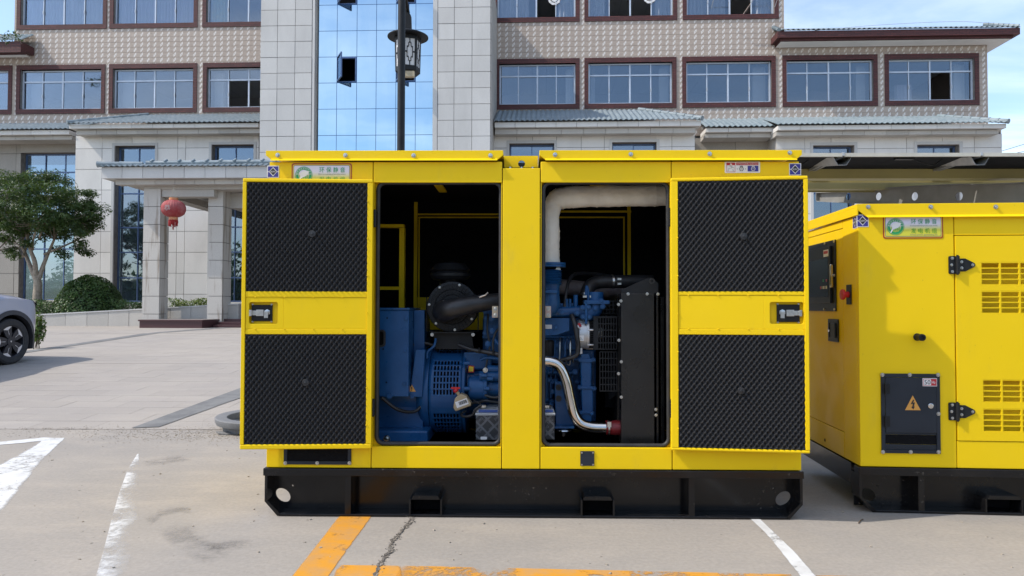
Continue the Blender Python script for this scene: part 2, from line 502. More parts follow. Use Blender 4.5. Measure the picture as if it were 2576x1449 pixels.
for c in cand:
    x, y = c; z = ground_z(y); a = slopes(y)
    dz = rnd.uniform(-.0006, .0006)
    if c in shown_set:
        o = link('paver', paver_me, plaza, loc=(x, y, z + dz), rot=(a + rnd.uniform(-.0015, .0015), rnd.uniform(-.001, .001), 0))
    else:
        far.m = Matrix.Translation((x, y, z + dz)) @ Matrix.Rotation(a, 4, 'X')
        far.box(-PL / 2 + G / 2, PL / 2 - G / 2, -PD / 2 + G / 2, PD / 2 - G / 2, -.004, .0005)
far.m = None
far.build('pavers', PAVE, plaza, kind='stuff')

# ---- dark asphalt strips (cable trenches) across the paving
ASPH = mat('trench_asphalt', (0.13, 0.13, 0.13), 0.85, c2=(0.19, 0.19, 0.185), ns=5, bump=(80, .4, .003), nd=6)
def ground_strip(name, pts_a, pts_b, m_, lift, label, n=14, jitter=0.0, kind='structure'):
    """a thin sheet between two ground polylines given as world (x, y)."""
    v, f = [], []
    for k in range(n + 1):
        t = k / n
        def lerp(P):
            s = t * (len(P) - 1); i = min(int(s), len(P) - 2); u = s - i
            return (P[i][0] + (P[i + 1][0] - P[i][0]) * u, P[i][1] + (P[i + 1][1] - P[i][1]) * u)
        for P in (pts_a, pts_b):
            x, y = lerp(P); x += rnd.uniform(-jitter, jitter); y += rnd.uniform(-jitter, jitter)
            v.append((x, y, ground_z(y) + lift))
        if k: f.append((2 * k - 2, 2 * k - 1, 2 * k + 1, 2 * k))
    b = MB(); b.add(v, f); o = b.build(name, m_, None, kind=kind); o['label'] = label; return o
def g2(px, py): p = on_ground(px, py); return (p.x, p.y)
a0, a1 = g2(331, 1078), g2(601, 978); c0, c1 = g2(400, 1075), g2(601, 1003)
ea = (a1[0] + (a1[0] - a0[0]) * 2.0, a1[1] + (a1[1] - a0[1]) * 2.0); ec = (c1[0] + (c1[0] - c0[0]) * 2.6, c1[1] + (c1[1] - c0[1]) * 2.6)
ground_strip('asphalt_strip', [a0, a1, ea], [c0, c1, ec], ASPH, .006, 'broad dark asphalt strip beside the concrete rings', jitter=.004)
a0, a1 = g2(60, 884), g2(590, 821.5); c0, c1 = g2(60, 889), g2(590, 824)
ground_strip('asphalt_strip', [a0, a1], [c0, c1], ASPH, .006, 'thin dark strip running across the paving towards the steps', jitter=.003)

# ---- joint between apron and paving, with a broken edge
CRACK = mat('crack_dirt', (0.075, 0.066, 0.057), 0.95, c2=(0.15, 0.132, 0.113), ns=30, bump=(60, .8, .006))
jp = [(x * .1, PLAZA_Y + .006 + rnd.uniform(-.006, .006)) for x in range(-80, 81)]
ground_strip('expansion_joint', [(p[0], p[1] - rnd.uniform(.001, .010)) for p in jp], [(p[0], p[1] + rnd.uniform(.001, .008)) for p in jp], CRACK, .003, 'cracked joint between apron and paving', n=160)

# ---- paint
def worn_paint(name, c, c_dark, wear_scale, wear_lo, wear_hi, edge=None):
    t = NT(name); v = t.pos()
    n_ = t.noise(wear_scale, 7, 0.72, v, dist=.4)
    n2 = t.noise(wear_scale * 9, 4, 0.7, v)
    k = t.math('ADD', t.math('MULTIPLY', n_, .75), t.math('MULTIPLY', n2, .25))
    cover = t.ramp(k, wear_lo, wear_hi)
    if edge is not None:
        # fade towards the sheet's border, broken up by the same noise
        uv = t.new('ShaderNodeUVMap'); s = t.new('ShaderNodeSeparateXYZ'); t.l.new(uv.outputs[0], s.inputs[0])
        u = t.math('MINIMUM', s.outputs[0], t.math('SUBTRACT', 1.0, s.outputs[0])) if edge[0] in ('both', 'all') else s.outputs[edge[0]]
        if edge[0] == 'all': u = t.math('MINIMUM', u, t.math('MULTIPLY', t.math('MINIMUM', s.outputs[1], t.math('SUBTRACT', 1.0, s.outputs[1])), 1.6))
        f_ = t.ramp(t.math('ADD', u, t.math('MULTIPLY', t.math('SUBTRACT', k, .5), edge[3])), edge[1], edge[2])
        cover = t.math('MULTIPLY', cover, f_)
    col = t.mix(t.ramp(t.noise(8, 5, .6, v), .35, .7), c, c_dark)
    t.base(col, 0.7, 0, 0.3); t.bump(n2, .2, .003)
    tr = t.new('ShaderNodeBsdfTransparent'); mx = t.new('ShaderNodeMixShader')
    t.l.new(cover, mx.inputs[0]); t.l.new(tr.outputs[0], mx.inputs[1]); t.l.new(t.b.outputs[0], mx.inputs[2]); t.l.new(mx.outputs[0], t.out.inputs['Surface'])
    return t.m
YLINE = worn_paint('worn_yellow_line_paint', (0.62, 0.275, 0.025), (0.50, 0.265, 0.085), 3.0, .36, .46, ('both', -.01, .05, .16))
YLINE2 = worn_paint('patchy_yellow_line_paint', (0.62, 0.275, 0.025), (0.50, 0.275, 0.10), 2.6, .41, .52, ('both', -.01, .05, .16))
WLINE = worn_paint('worn_white_line_paint', (0.64, 0.645, 0.64), (0.54, 0.535, 0.52), 3.2, .36, .50, ('both', -.02, .10, .30))
WFADE = worn_paint('faded_white_line_paint', (0.64, 0.645, 0.645), (0.54, 0.53, 0.51), 2.6, .38, .60, (0, 0.02, 0.95, 1.6))
def quad_strip(name, L, Rr, m_, lift, label, n=1):
    """paint sheet between left and right polylines (pixel-measured, laid on the ground), u runs right to left."""
    P = [on_ground(*p) for p in L]; Q = [on_ground(*p) for p in Rr]
    v = []; f = []
    for p, q in zip(P, Q): v += [(p.x, p.y, ground_z(p.y) + lift), (q.x, q.y, ground_z(q.y) + lift)]
    for i in range(len(P) - 1): f.append((2 * i, 2 * i + 1, 2 * i + 3, 2 * i + 2))
    b = MB(); b.add(v, f); o = b.build(name, m_, None, kind='structure'); o['label'] = label
    uv = o.data.uv_layers.new(name='UVMap')
    for pl_ in o.data.polygons:
        for li, vi in zip(pl_.loop_indices, pl_.vertices): uv.data[li].uv = (1.0 - (vi % 2), (vi // 2) / max(1, len(P) - 1))
    return o
quad_strip('yellow_line', [(852, 1300), (735, 1449), (630, 1585)], [(935, 1300), (848, 1421), (748, 1560)], YLINE, .0018, 'orange-yellow bay line running out from under the left of the generator')
quad_strip('yellow_line', [(848, 1422), (838, 1449), (800, 1540)], [(1008, 1424), (1012, 1449), (1025, 1540)], YLINE2, .0018, 'short orange-yellow line from the corner to the crack')
quad_strip('yellow_line', [(1012, 1424), (996, 1449), (960, 1540)], [(1990, 1446), (2000, 1478), (2010, 1580)], YLINE2, .0022, 'long orange-yellow bay line across the front of the apron')
quad_strip('yellow_line', [(2050, 1448), (2060, 1480), (2070, 1560)], [(2700, 1462), (2720, 1494), (2760, 1560)], YLINE2, .0018, 'orange-yellow line on the right beyond the white line')
quad_strip('white_line', [(1880, 1300), (1918, 1335), (1965, 1390), (2010, 1449), (2070, 1540)], [(1905, 1300), (1948, 1340), (2000, 1390), (2052, 1449), (2130, 1540)], WLINE, .003, 'white line running out from the right end of the generator')
quad_strip('white_line', [(345, 1143), (322, 1180), (300, 1240), (280, 1310), (262, 1380), (242, 1449), (205, 1560)], [(353, 1140), (352, 1180), (348, 1240), (352, 1310), (338, 1380), (312, 1449), (290, 1560)], WFADE, .0018, 'faded sprayed white line left of the generator')
quad_strip('white_line', [(-140, 1225), (-20, 1180), (90, 1120), (110, 1102)], [(-190, 1520), (0, 1294), (110, 1155), (165, 1102)], WLINE, .0018, 'broad white line slanting down the left edge')
quad_strip('white_line', [(-60, 1120), (0, 1112), (60, 1106), (110, 1101)], [(-60, 1128), (0, 1120), (60, 1115), (160, 1104)], WLINE, .003, 'thin white line crossing the end of the broad white line')
# ---- crack through the apron, crumbled edge
cp = [(1038, 1302), (1030, 1318), (1012, 1334), (1000, 1350), (988, 1362), (982, 1374), (984, 1388), (968, 1402), (955, 1420), (944, 1449), (930, 1480)]
La, Ra = [], []
for i in range(len(cp) - 1):
    for k in range(7):
        t = k / 7; x = cp[i][0] + (cp[i + 1][0] - cp[i][0]) * t; y = cp[i][1] + (cp[i + 1][1] - cp[i][1]) * t
        w = 2.5 + 4.5 * abs(math.sin(i * 1.3 + 1)) * rnd.uniform(.4, 1.0)
        La.append(g2(x - w * .8 + rnd.uniform(-3.5, 3.5), y)); Ra.append(g2(x + w + rnd.uniform(-3.5, 3.5), y))
CRUMB = mat('crumbled_concrete', (0.15, 0.13, 0.11), 0.95, c2=(0.36, 0.32, 0.27), ns=55, bump=(60, 1.0, .02), nd=6)
ground_strip('crumbled_crack', La, Ra, CRUMB, .003, 'crumbled crack through the apron beside the yellow line', n=len(La) - 1)
Lb = [(p[0] + rnd.uniform(-.001, .006), p[1]) for p in La]
ground_strip('crack', La, [(p[0] + .006 + rnd.uniform(0, .008), p[1]) for p in La], CRACK, .005, 'thin dark crack line', n=len(La) - 1)
b = MB()
for i in range(120):
    j = rnd.randrange(len(La)); t = rnd.uniform(-.3, 1.3)
    x = La[j][0] + (Ra[j][0] - La[j][0]) * t + rnd.gauss(0, .01); y = La[j][1] + rnd.uniform(-.02, .02); s = rnd.uniform(.0016, .0042)
    b.m = Matrix.Translation((x, y, s * .4 + .003)) @ Matrix.Rotation(rnd.uniform(0, 6), 4, 'Z') @ Matrix.Rotation(rnd.uniform(-.5, .5), 4, 'X')
    b.box(-s, s, -s * .7, s * .7, -s * .5, s * .5)
b.m = None
b.build('crack_crumbs', CRUMB, None, kind='stuff')['label'] = 'concrete crumbs along the crack'
# tyre scuffs: dark rubber arcs
SCUFF = worn_paint('tyre_scuff', (0.25, 0.235, 0.215), (0.30, 0.28, 0.255), 4.5, .36, .80, ('all', 0.0, 0.42, .5))
for L, Rr, lab in (([(360, 1305), (400, 1280), (450, 1270), (478, 1273)], [(378, 1325), (408, 1303), (455, 1292), (490, 1300)], 'dark tyre scuff curving on the apron'),
              ([(385, 1330), (410, 1365), (460, 1400), (510, 1420)], [(480, 1300), (510, 1335), (560, 1372), (610, 1400)], 'faint tyre track sweeping towards the yellow line'),
              ([(500, 1372), (540, 1362), (600, 1352), (640, 1356)], [(515, 1400), (560, 1392), (610, 1384), (650, 1382)], 'dark tyre smudge left of the yellow line'),
              ([(345, 1158), (390, 1152), (430, 1146), (480, 1140)], [(365, 1175), (400, 1172), (450, 1165), (490, 1158)], 'faint tyre scuff near the paving joint')):
    quad_strip('tyre_scuff', L, Rr, SCUFF, .0012, lab)
# grit swept along the joint by the rings
GRIT = mat('grit', (0.38, 0.335, 0.28), 0.95, c2=(0.28, 0.245, 0.20), ns=40)
b = MB()
for i in range(2600):
    k = rnd.random()
    x = rnd.uniform(-4.6, -2.2) if k < .75 else rnd.uniform(-6, 2.5)
    y = PLAZA_Y - abs(rnd.gauss(.02, .22)) + rnd.uniform(0, .15)
    if k < .5: x = -2.75 + rnd.gauss(0, .45); y = 6.45 + rnd.gauss(0, .2)
    s = rnd.uniform(.0014, .0038) * (1.7 if rnd.random() < .05 else 1)
    b.m = Matrix.Translation((x, y, ground_z(y) + s * .35)) @ Matrix.Rotation(rnd.uniform(0, 6), 4, 'Z') @ Matrix.Rotation(rnd.uniform(-.5, .5), 4, 'X')
    b.box(-s, s, -s * .8, s * .8, -s * .5, s * .5)
for i in range(170):
    D = rnd.uniform(2.6, 6.5); x = rnd.uniform(-.75, .75) * D; s = rnd.uniform(.0025, .007)
    b.m = Matrix.Translation((x, D, s * .4)) @ Matrix.Rotation(rnd.uniform(0, 6), 4, 'Z') @ Matrix.Rotation(rnd.uniform(-.5, .5), 4, 'X')
    b.box(-s, s, -s * .7, s * .7, -s * .5, s * .5)
b.m = None
b.build('grit', GRIT, None, kind='stuff')['label'] = 'loose grit scattered on the concrete'
MB().tube([on_ground(2160, 1318) + Vector((0, 0, .004)), on_ground(2165, 1312) + Vector((0, 0, .006)), on_ground(2171, 1308) + Vector((0, 0, .004))], .003, 5).build('twig', mat('twig', (.12, .08, .05), .9), None)
tag(bpy.data.objects['twig'], 'tiny brown twig on the concrete between the generators', 'twig')
# ================================================================== office building
BF = Frame((0, 25, 0), rad(-2.5))
BG = 0.5
bld = thing('office_building', 'long office building with tiled upper storeys, stone front and blue glass centre', 'building', BF.world(0, 0, BG), BF.yaw)
def bz(z): return z - BG
def BR(px0, py0, px1, py1, d):
    x0, x1, z0, z1 = BF.R(px0, py0, px1, py1, d); return x0, x1, z0 - BG, z1 - BG
def BX(px, py, d): x, z = BF.F(px, py, d); return x, z - BG
def granite(name, c1, c2, stain=True):
    t = NT(name); v = t.pos()
    c = t.mix(t.ramp(t.noise(60, 4, .7, v), .35, .65), c1, c2)
    st = t.ramp(t.noise(1.1, 5, .62, t.mapping(v, (1.0, 1.0, .35))), .40, .75)
    c = t.mix(t.math('MULTIPLY', st, .45 if stain else .2), c, tuple(k * .72 for k in c1))
    c = t.val(c, t.ramp(t.random(), 0, 1, .93, 1.06, smooth=False))
    t.base(c, .72, 0, .3); t.bump(t.noise(70, 3, vec=v), .2, .004); return t.m
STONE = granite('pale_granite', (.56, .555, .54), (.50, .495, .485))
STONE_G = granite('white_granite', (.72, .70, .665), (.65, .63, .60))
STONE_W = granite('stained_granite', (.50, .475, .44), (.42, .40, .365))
STONE_L = granite('stained_shaded_granite', (.36, .335, .30), (.27, .25, .22))  # recessed bays: stained stone, also darkened in colour for shade under the eaves
JOINT = mat('dark_joint', (.16, .15, .145), .9, c2=(.22, .21, .2), ns=8)
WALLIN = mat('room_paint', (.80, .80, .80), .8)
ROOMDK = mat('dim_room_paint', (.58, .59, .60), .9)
FRM = mat('window_aluminium', (.52, .58, .67), .42, .1, c2=(.46, .53, .63), ns=6)
FRMB = mat('blue_window_aluminium', (.10, .16, .30), .4, .2, c2=(.08, .13, .26), ns=6)
SOFF = mat('white_soffit', (.86, .85, .82), .85, c2=(.80, .79, .76), ns=2)
def glass_material(name, tint, refl, base_t):
    t = NT(name)
    gl_ = t.new('ShaderNodeBsdfGlossy'); gl_.inputs['Roughness'].default_value = .012; gl_.inputs['Color'].default_value = (*refl, 1)
    tr = t.new('ShaderNodeBsdfTransparent'); tr.inputs['Color'].default_value = (*tint, 1)
    fr = t.new('ShaderNodeFresnel'); fr.inputs['IOR'].default_value = 1.5
    v = t.pos()
    nz = t.noise(.9, 2, vec=v)
    bp = t.new('ShaderNodeBump'); bp.inputs['Strength'].default_value = .03; bp.inputs['Distance'].default_value = .05
    t.l.new(nz, bp.inputs['Height']); t.l.new(bp.outputs[0], gl_.inputs['Normal'])
    mx = t.new('ShaderNodeMixShader')
    t.l.new(t.math('ADD', t.math('MULTIPLY', fr.outputs[0], 1.0), base_t, clamp=True), mx.inputs[0])
    t.l.new(tr.outputs[0], mx.inputs[1]); t.l.new(gl_.outputs[0], mx.inputs[2]); t.l.new(mx.outputs[0], t.out.inputs['Surface'])
    return t.m
GLASS = glass_material('window_glass', (.80, .82, .84), (.70, .78, .88), .11)
GLASSB = glass_material('ground_floor_glass', (.38, .45, .50), (.72, .84, 1.0), .16)
def curtain_glass():
    t = NT('blue_mirror_glass'); v = t.pos()
    t.base(t.mix(t.ramp(t.noise(1.6, 5, .6, t.mapping(v, (1, 1, .25))), .4, .7, 0, .35), (.40, .54, .64), (.50, .61, .67)), .02, 1.0)
    n_ = t.noise(.8, 2, vec=v); t.bump(n_, .05, .05)
    return t.m
CGLASS = curtain_glass()
unit = MB().box(-.5, .5, -.5, .5, -.5, .5)
UNIT = {}
def block(name, m_, parent, x0, x1, y0, y1, z0, z1, label=None):
    if m_.name not in UNIT: UNIT[m_.name] = unit.mesh('block', m_)
    return link(name, UNIT[m_.name], parent, loc=((x0 + x1) / 2, (y0 + y1) / 2, (z0 + z1) / 2), scale=(x1 - x0, y1 - y0, z1 - z0), label=label)
def stone_grid(parent, xs, zs, y, holes=(), m_=None, gap=.016, name='stone_panel', proud=.028):
    """panels between consecutive xs and zs, skipping and trimming round the holes."""
    m_ = m_ or STONE
    for i in range(len(xs) - 1):
        for k in range(len(zs) - 1):
            rects = [(xs[i] + gap / 2, xs[i + 1] - gap / 2, zs[k] + gap / 2, zs[k + 1] - gap / 2)]
            for (a, c, p, q) in holes:
                nr = []
                for r in rects:
                    x0, x1, z0, z1 = r
                    if x1 <= a or x0 >= c or z1 <= p or z0 >= q: nr.append(r); continue
                    if x0 < a: nr.append((x0, a, z0, z1))
                    if x1 > c: nr.append((c, x1, z0, z1))
                    if z0 < p: nr.append((max(x0, a), min(x1, c), z0, p))
                    if z1 > q: nr.append((max(x0, a), min(x1, c), q, z1))
                rects = nr
            for x0, x1, z0, z1 in rects:
                if x1 - x0 > .05 and z1 - z0 > .05: block(name, m_, parent, x0, x1, y - proud + rnd.uniform(-.004, .004), y - .001, z0, z1)
def wall_sheet(name, m_, parent, x0, x1, z0, z1, y, holes, reveal=.22):
    """wall face at y with openings and their reveals."""
    xs = sorted({x0, x1, *[v for h in holes for v in h[:2] if x0 < v < x1]}); zs = sorted({z0, z1, *[v for h in holes for v in h[2:] if z0 < v < z1]})
    b = MB()
    for i in range(len(xs) - 1):
        for k in range(len(zs) - 1):
            cx, cz = (xs[i] + xs[i + 1]) / 2, (zs[k] + zs[k + 1]) / 2
            if any(h[0] < cx < h[1] and h[2] < cz < h[3] for h in holes): continue
            b.add([(xs[i], y, zs[k]), (xs[i + 1], y, zs[k]), (xs[i + 1], y, zs[k + 1]), (xs[i], y, zs[k + 1])], [(0, 1, 2, 3)])
            b.add([(xs[i], y + reveal, zs[k]), (xs[i + 1], y + reveal, zs[k]), (xs[i + 1], y + reveal, zs[k + 1]), (xs[i], y + reveal, zs[k + 1])], [(3, 2, 1, 0)])
    for a, c, p, q in holes:
        a, c, p, q = max(a, x0), min(c, x1), max(p, z0), min(q, z1)
        y2 = y + reveal
        b.add([(a, y, p), (a, y2, p), (a, y2, q), (a, y, q), (c, y, p), (c, y2, p), (c, y2, q), (c, y, q)], [(0, 1, 2, 3), (7, 6, 5, 4), (0, 4, 5, 1), (3, 2, 6, 7)])
    return b.build(name, m_, parent)
# ---------------- upper storeys
DU = 3.0
def tile_material():
    t = NT('patterned_wall_tile'); v = t.pos()
    uv = t.new('ShaderNodeUVMap'); s = t.new('ShaderNodeSeparateXYZ'); t.l.new(uv.outputs[0], s.inputs[0])
    U, V = s.outputs[0], s.outputs[1]
    dv = t.math('SUBTRACT', V, .5)
    du = t.math('SUBTRACT', t.math('SUBTRACT', U, .5), t.math('MULTIPLY', dv, .34))
    e_ = t.math('ADD', t.math('DIVIDE', t.math('ABSOLUTE', du), .195), t.math('DIVIDE', t.math('ABSOLUTE', dv), .52))
    loz = t.math('LESS_THAN', e_, 1.0)
    split = t.math('LESS_THAN', t.math('ABSOLUTE', t.math('ADD', dv, t.math('MULTIPLY', du, .7))), .045)
    base_c = t.mix(t.ramp(t.noise(16, 5, .7, t.mapping(v, (.5, .5, 1.6))), .35, .68), (.36, .295, .245), (.43, .36, .305))
    lo = t.mix(split, (.63, .595, .56), (.46, .41, .37))
    t.base(t.mix(loz, base_c, lo), .5, 0, .4); return t.m
TILE = tile_material()
BRICK_T = None
def brick_surround_material():
    t = NT('dark_red_brick'); v = t.coord('UV')
    br = t.new('ShaderNodeTexBrick'); t.l.new(v, br.inputs['Vector'])
    br.inputs['Color1'].default_value = (.105, .030, .028, 1); br.inputs['Color2'].default_value = (.070, .021, .021, 1); br.inputs['Mortar'].default_value = (.030, .016, .016, 1)
    br.inputs['Scale'].default_value = 1.0; br.inputs['Brick Width'].default_value = .24; br.inputs['Row Height'].default_value = .066; br.inputs['Mortar Size'].default_value = .008
    t.base(br.outputs[0], .6, 0, .4); t.bump(br.outputs['Fac'], -.4, .01); return t.m
BRICK = brick_surround_material()
def uv_metric(o, axes=(0, 2)):
    me = o.data; uv = me.uv_layers.new(name='UVMap')
    for p in me.polygons:
        n_ = p.normal
        for li, vi in zip(p.loop_indices, p.vertices):
            c = me.vertices[vi].co
            if abs(n_.x) > .7: uv.data[li].uv = (c.y, c.z)
            elif abs(n_.z) > .7: uv.data[li].uv = (c.x, c.y)
            else: uv.data[li].uv = (c.x, c.z)
def aluminium_window(parent, x0, x1, z0, z1, y, cols, transom=None, name='window', frame_m=None, glass_m=None, bar=.045, open_cells=(), mull=None):
    """frame bars plus one pane per light; x fractions in cols, transom as height fraction from the top."""
    frame_m = frame_m or FRM; glass_m = glass_m or GLASS
    b = MB(); t = bar
    b.box(x0, x0 + t, y, y + .07, z0, z1); b.box(x1 - t, x1, y, y + .07, z0, z1)
    b.box(x0 + t, x1 - t, y + .001, y + .069, z0, z0 + t); b.box(x0 + t, x1 - t, y + .001, y + .069, z1 - t, z1)
    zr = [z0 + t, z1 - t]
    trs = [] if transom is None else (transom if isinstance(transom, (list, tuple)) else [transom])
    cuts = [z1 - (z1 - z0) * q for q in trs]
    for zt in cuts: b.box(x0 + t, x1 - t, y + .002, y + .068, zt - t / 2, zt + t / 2)
    lv = [z0 + t] + sorted([zt for zt in cuts]) + [z1 - t]
    edges = [x0 + t] + [x0 + (x1 - x0) * c for c in cols] + [x1 - t]
    for i, xc_ in enumerate(edges[1:-1]):
        w = t * (1.0 if (mull and i in mull) else .62)
        for k in range(len(lv) - 1):
            b.box(xc_ - w / 2, xc_ + w / 2, y + .003 + .004 * (i % 2), y + .066, lv[k] + (t / 2 if k else 0), lv[k + 1] - (t / 2 if k < len(lv) - 2 else 0))
    w_ = b.build(name, frame_m, parent)
    for i in range(len(edges) - 1):
        for k in range(len(lv) - 1):
            if (i, k) in open_cells: continue
            yy = y + .03 + .012 * (i % 2)
            MB().box(edges[i] + .003, edges[i + 1] - .003, yy, yy + .006, lv[k] + .003, lv[k + 1] - .003).build('pane', glass_m, w_)
    return w_
def tile_cladding(parent, cells, holes, y):
    """boxes of patterned tile; returns the (x0, x1, z0, z1) list kept outside the openings."""
    keep = []
    for (x0, x1, z0, z1) in cells:
        rects = [(x0, x1, z0, z1)]
        for a, c, p, q in holes:
            nr = []
            for r in rects:
                X0, X1, Z0, Z1 = r
                if X1 <= a or X0 >= c or Z1 <= p or Z0 >= q: nr.append(r); continue
                if X0 < a: nr.append((X0, a, Z0, Z1))
                if X1 > c: nr.append((c, X1, Z0, Z1))
                if Z0 < p: nr.append((max(X0, a), min(X1, c), Z0, p))
                if Z1 > q: nr.append((max(X0, a), min(X1, c), q, Z1))
            rects = nr
        for r in rects:
            if r[1] - r[0] > .01 and r[3] - r[2] > .01: keep.append((r, (x0, x1, z0, z1)))
    return keep
def tile_box_mesh(items, y, name='wall_tile'):
    b = MB(); uvs = []
    for (x0, x1, z0, z1), (cx0, cx1, cz0, cz1) in items:
        g = .004
        a, c, p, q = x0 + (.0008 if x0 == cx0 else 0), x1 - (.0008 if x1 == cx1 else 0), z0 + (g if z0 == cz0 else 0), z1 - (g if z1 == cz1 else 0)
        yy = y - .012 + rnd.uniform(-.0015, .0015)
        b.add([(a, yy, p), (c, yy, p), (c, yy, q), (a, yy, q), (a, y, p), (c, y, p), (c, y, q), (a, y, q)], [(0, 1, 2, 3), (1, 5, 6, 2), (4, 0, 3, 7), (3, 2, 6, 7), (4, 5, 1, 0)])
        f = lambda x, z: ((x - cx0) / (cx1 - cx0), (z - cz0) / (cz1 - cz0))
        for fc in ((a, p), (c, p), (c, q), (a, q)): uvs.append(f(*fc))
        uvs += [(0.02, .02)] * 16
    me = b.mesh(name, TILE)
    uv = me.uv_layers.new(name='UVMap'); uv.data.foreach_set('uv', np.array(uvs, dtype=np.float32).ravel())
    return me
TW, TH = .2712, .2085
def clad(parent, x0, x1, z0, z1, y, holes, n_single):
    nx_, nz_ = int((x1 - x0) / TW + .5), int((z1 - z0) / TH + .5)
    cw_, ch_ = (x1 - x0) / nx_, (z1 - z0) / nz_
    cells = [(x0 + i * cw_, x0 + (i + 1) * cw_, z0 + k * ch_, z0 + (k + 1) * ch_) for k in range(nz_) for i in range(nx_)]
    keep = tile_cladding(parent, cells, holes, y)
    keep.sort(key=lambda r: -((r[0][1] - r[0][0]) * (r[0][3] - r[0][2]) > TW * TH * .8) * 100 - r[0][0])
    single, rest = keep[:n_single], keep[n_single:]
    for it in single: link('wall_tile', tile_box_mesh([it], y), parent)
    if rest: link('wall_tiles', tile_box_mesh(rest, y, 'wall_tiles'), parent, kind='stuff')
# window outlines (outer brick surround), second and third storey
win2 = [(-190, 165, 31, 285), (42, 163, 265, 284), (275, 160.5, 496, 283), (511, 158, 735, 281.5), (1020, 154, 1232, 279.5), (1246, 150, 1458, 278), (1470, 145.5, 1701.5, 277), (1716, 142, 1951, 271), (1968, 138, 2207, 269), (2225, 133, 2462, 265)]
win3 = [(44, -54, 270, 72), (277.5, -56, 498, 68), (510.5, -59, 735, 71 - 2), (1020, -64, 1232, 64), (1241, -66, 1458, 57), (1470, -70, 1703, 54), (1717, -73, 1958, 49)]
W2R = [BR(*w, DU) for w in win2]; W3R = [BR(*w, DU) for w in win3]
z2b = sum(r[2] for r in W2R) / len(W2R); z2t = sum(r[3] for r in W2R) / len(W2R)
z3b = sum(r[2] for r in W3R) / len(W3R); z3t = z3b + (z2t - z2b)
W2R = [(r[0], r[1], z2b, z2t) for r in W2R]; W3R = [(r[0], r[1], z3b, z3t) for r in W3R]
BT = .155
def inner_of(r): return (r[0] + BT, r[1] - BT, r[2] + BT * 1.25, r[3] - BT * 1.2)
xl_hi = BX(37, 50, DU)[0]; xr_hi = BX(1972, 40, DU)[0]; xr_lo = BX(2484, 200, DU)[0]; xl_lo = BX(-330, 200, DU)[0]
z_low = BX(1300, 345, DU)[1]; z_step = BX(1975, 80, DU)[1]; z_hi = z3t + 1.0
holes = [inner_of(r) for r in W2R + W3R]
up = wall_sheet('upper_wall', JOINT, bld, xl_hi, xr_hi, z_low, z_hi, DU, holes)
upl = wall_sheet('upper_wall', JOINT, bld, xl_lo, xl_hi - .001, z_low, z_step, DU, holes[:1])
upr = wall_sheet('upper_wall', JOINT, bld, xr_hi + .001, xr_lo, z_low, z_step, DU, holes)
outer = W2R + W3R
clad(up, xl_hi, xr_hi, z_low, z_hi, DU, outer, 130)
clad(upl, xl_lo, xl_hi, z_low, z_step, DU, outer, 0)
clad(upr, xr_hi, xr_lo, z_low, z_step, DU, outer, 165)
MB().box(xl_hi, xl_hi + .2, DU + .23, DU + 7, z_step, z_hi).build('side_wall', TILE, bld)
MB().box(xr_hi - .2, xr_hi, DU + .23, DU + 7, z_low, z_hi).build('side_wall', TILE, bld)
MB().box(xr_lo - .2, xr_lo, DU + .23, DU + 7, z_low, z_step).build('side_wall', TILE, bld)
CURT = [mat('white_curtain', (.82, .82, .84), .9, c2=(.74, .74, .77), ns=4), mat('lilac_curtain', (.76, .72, .84), .9, c2=(.80, .79, .85), ns=3), mat('striped_curtain', (.74, .78, .58), .9, c2=(.55, .75, .70), ns=9)]
def curtain(parent, x0, x1, z0, z1, y, m_, seed):
    nu = max(12, int((x1 - x0) / .02)); U = np.linspace(0, 1, nu); V = np.linspace(0, 1, 4)
    X = x0 + (x1 - x0) * U[:, None] + 0 * V[None]; Z = z0 + (z1 - z0) * V[None] + 0 * U[:, None]
    Y = y + .05 * np.sin(X * 42 + seed + 1.5 * np.sin(X * 5 + seed)) + .015 * np.sin(X * 97)
    return link('curtain', grid_mesh('curtain', np.stack([X, Y, Z], -1), m_), parent)
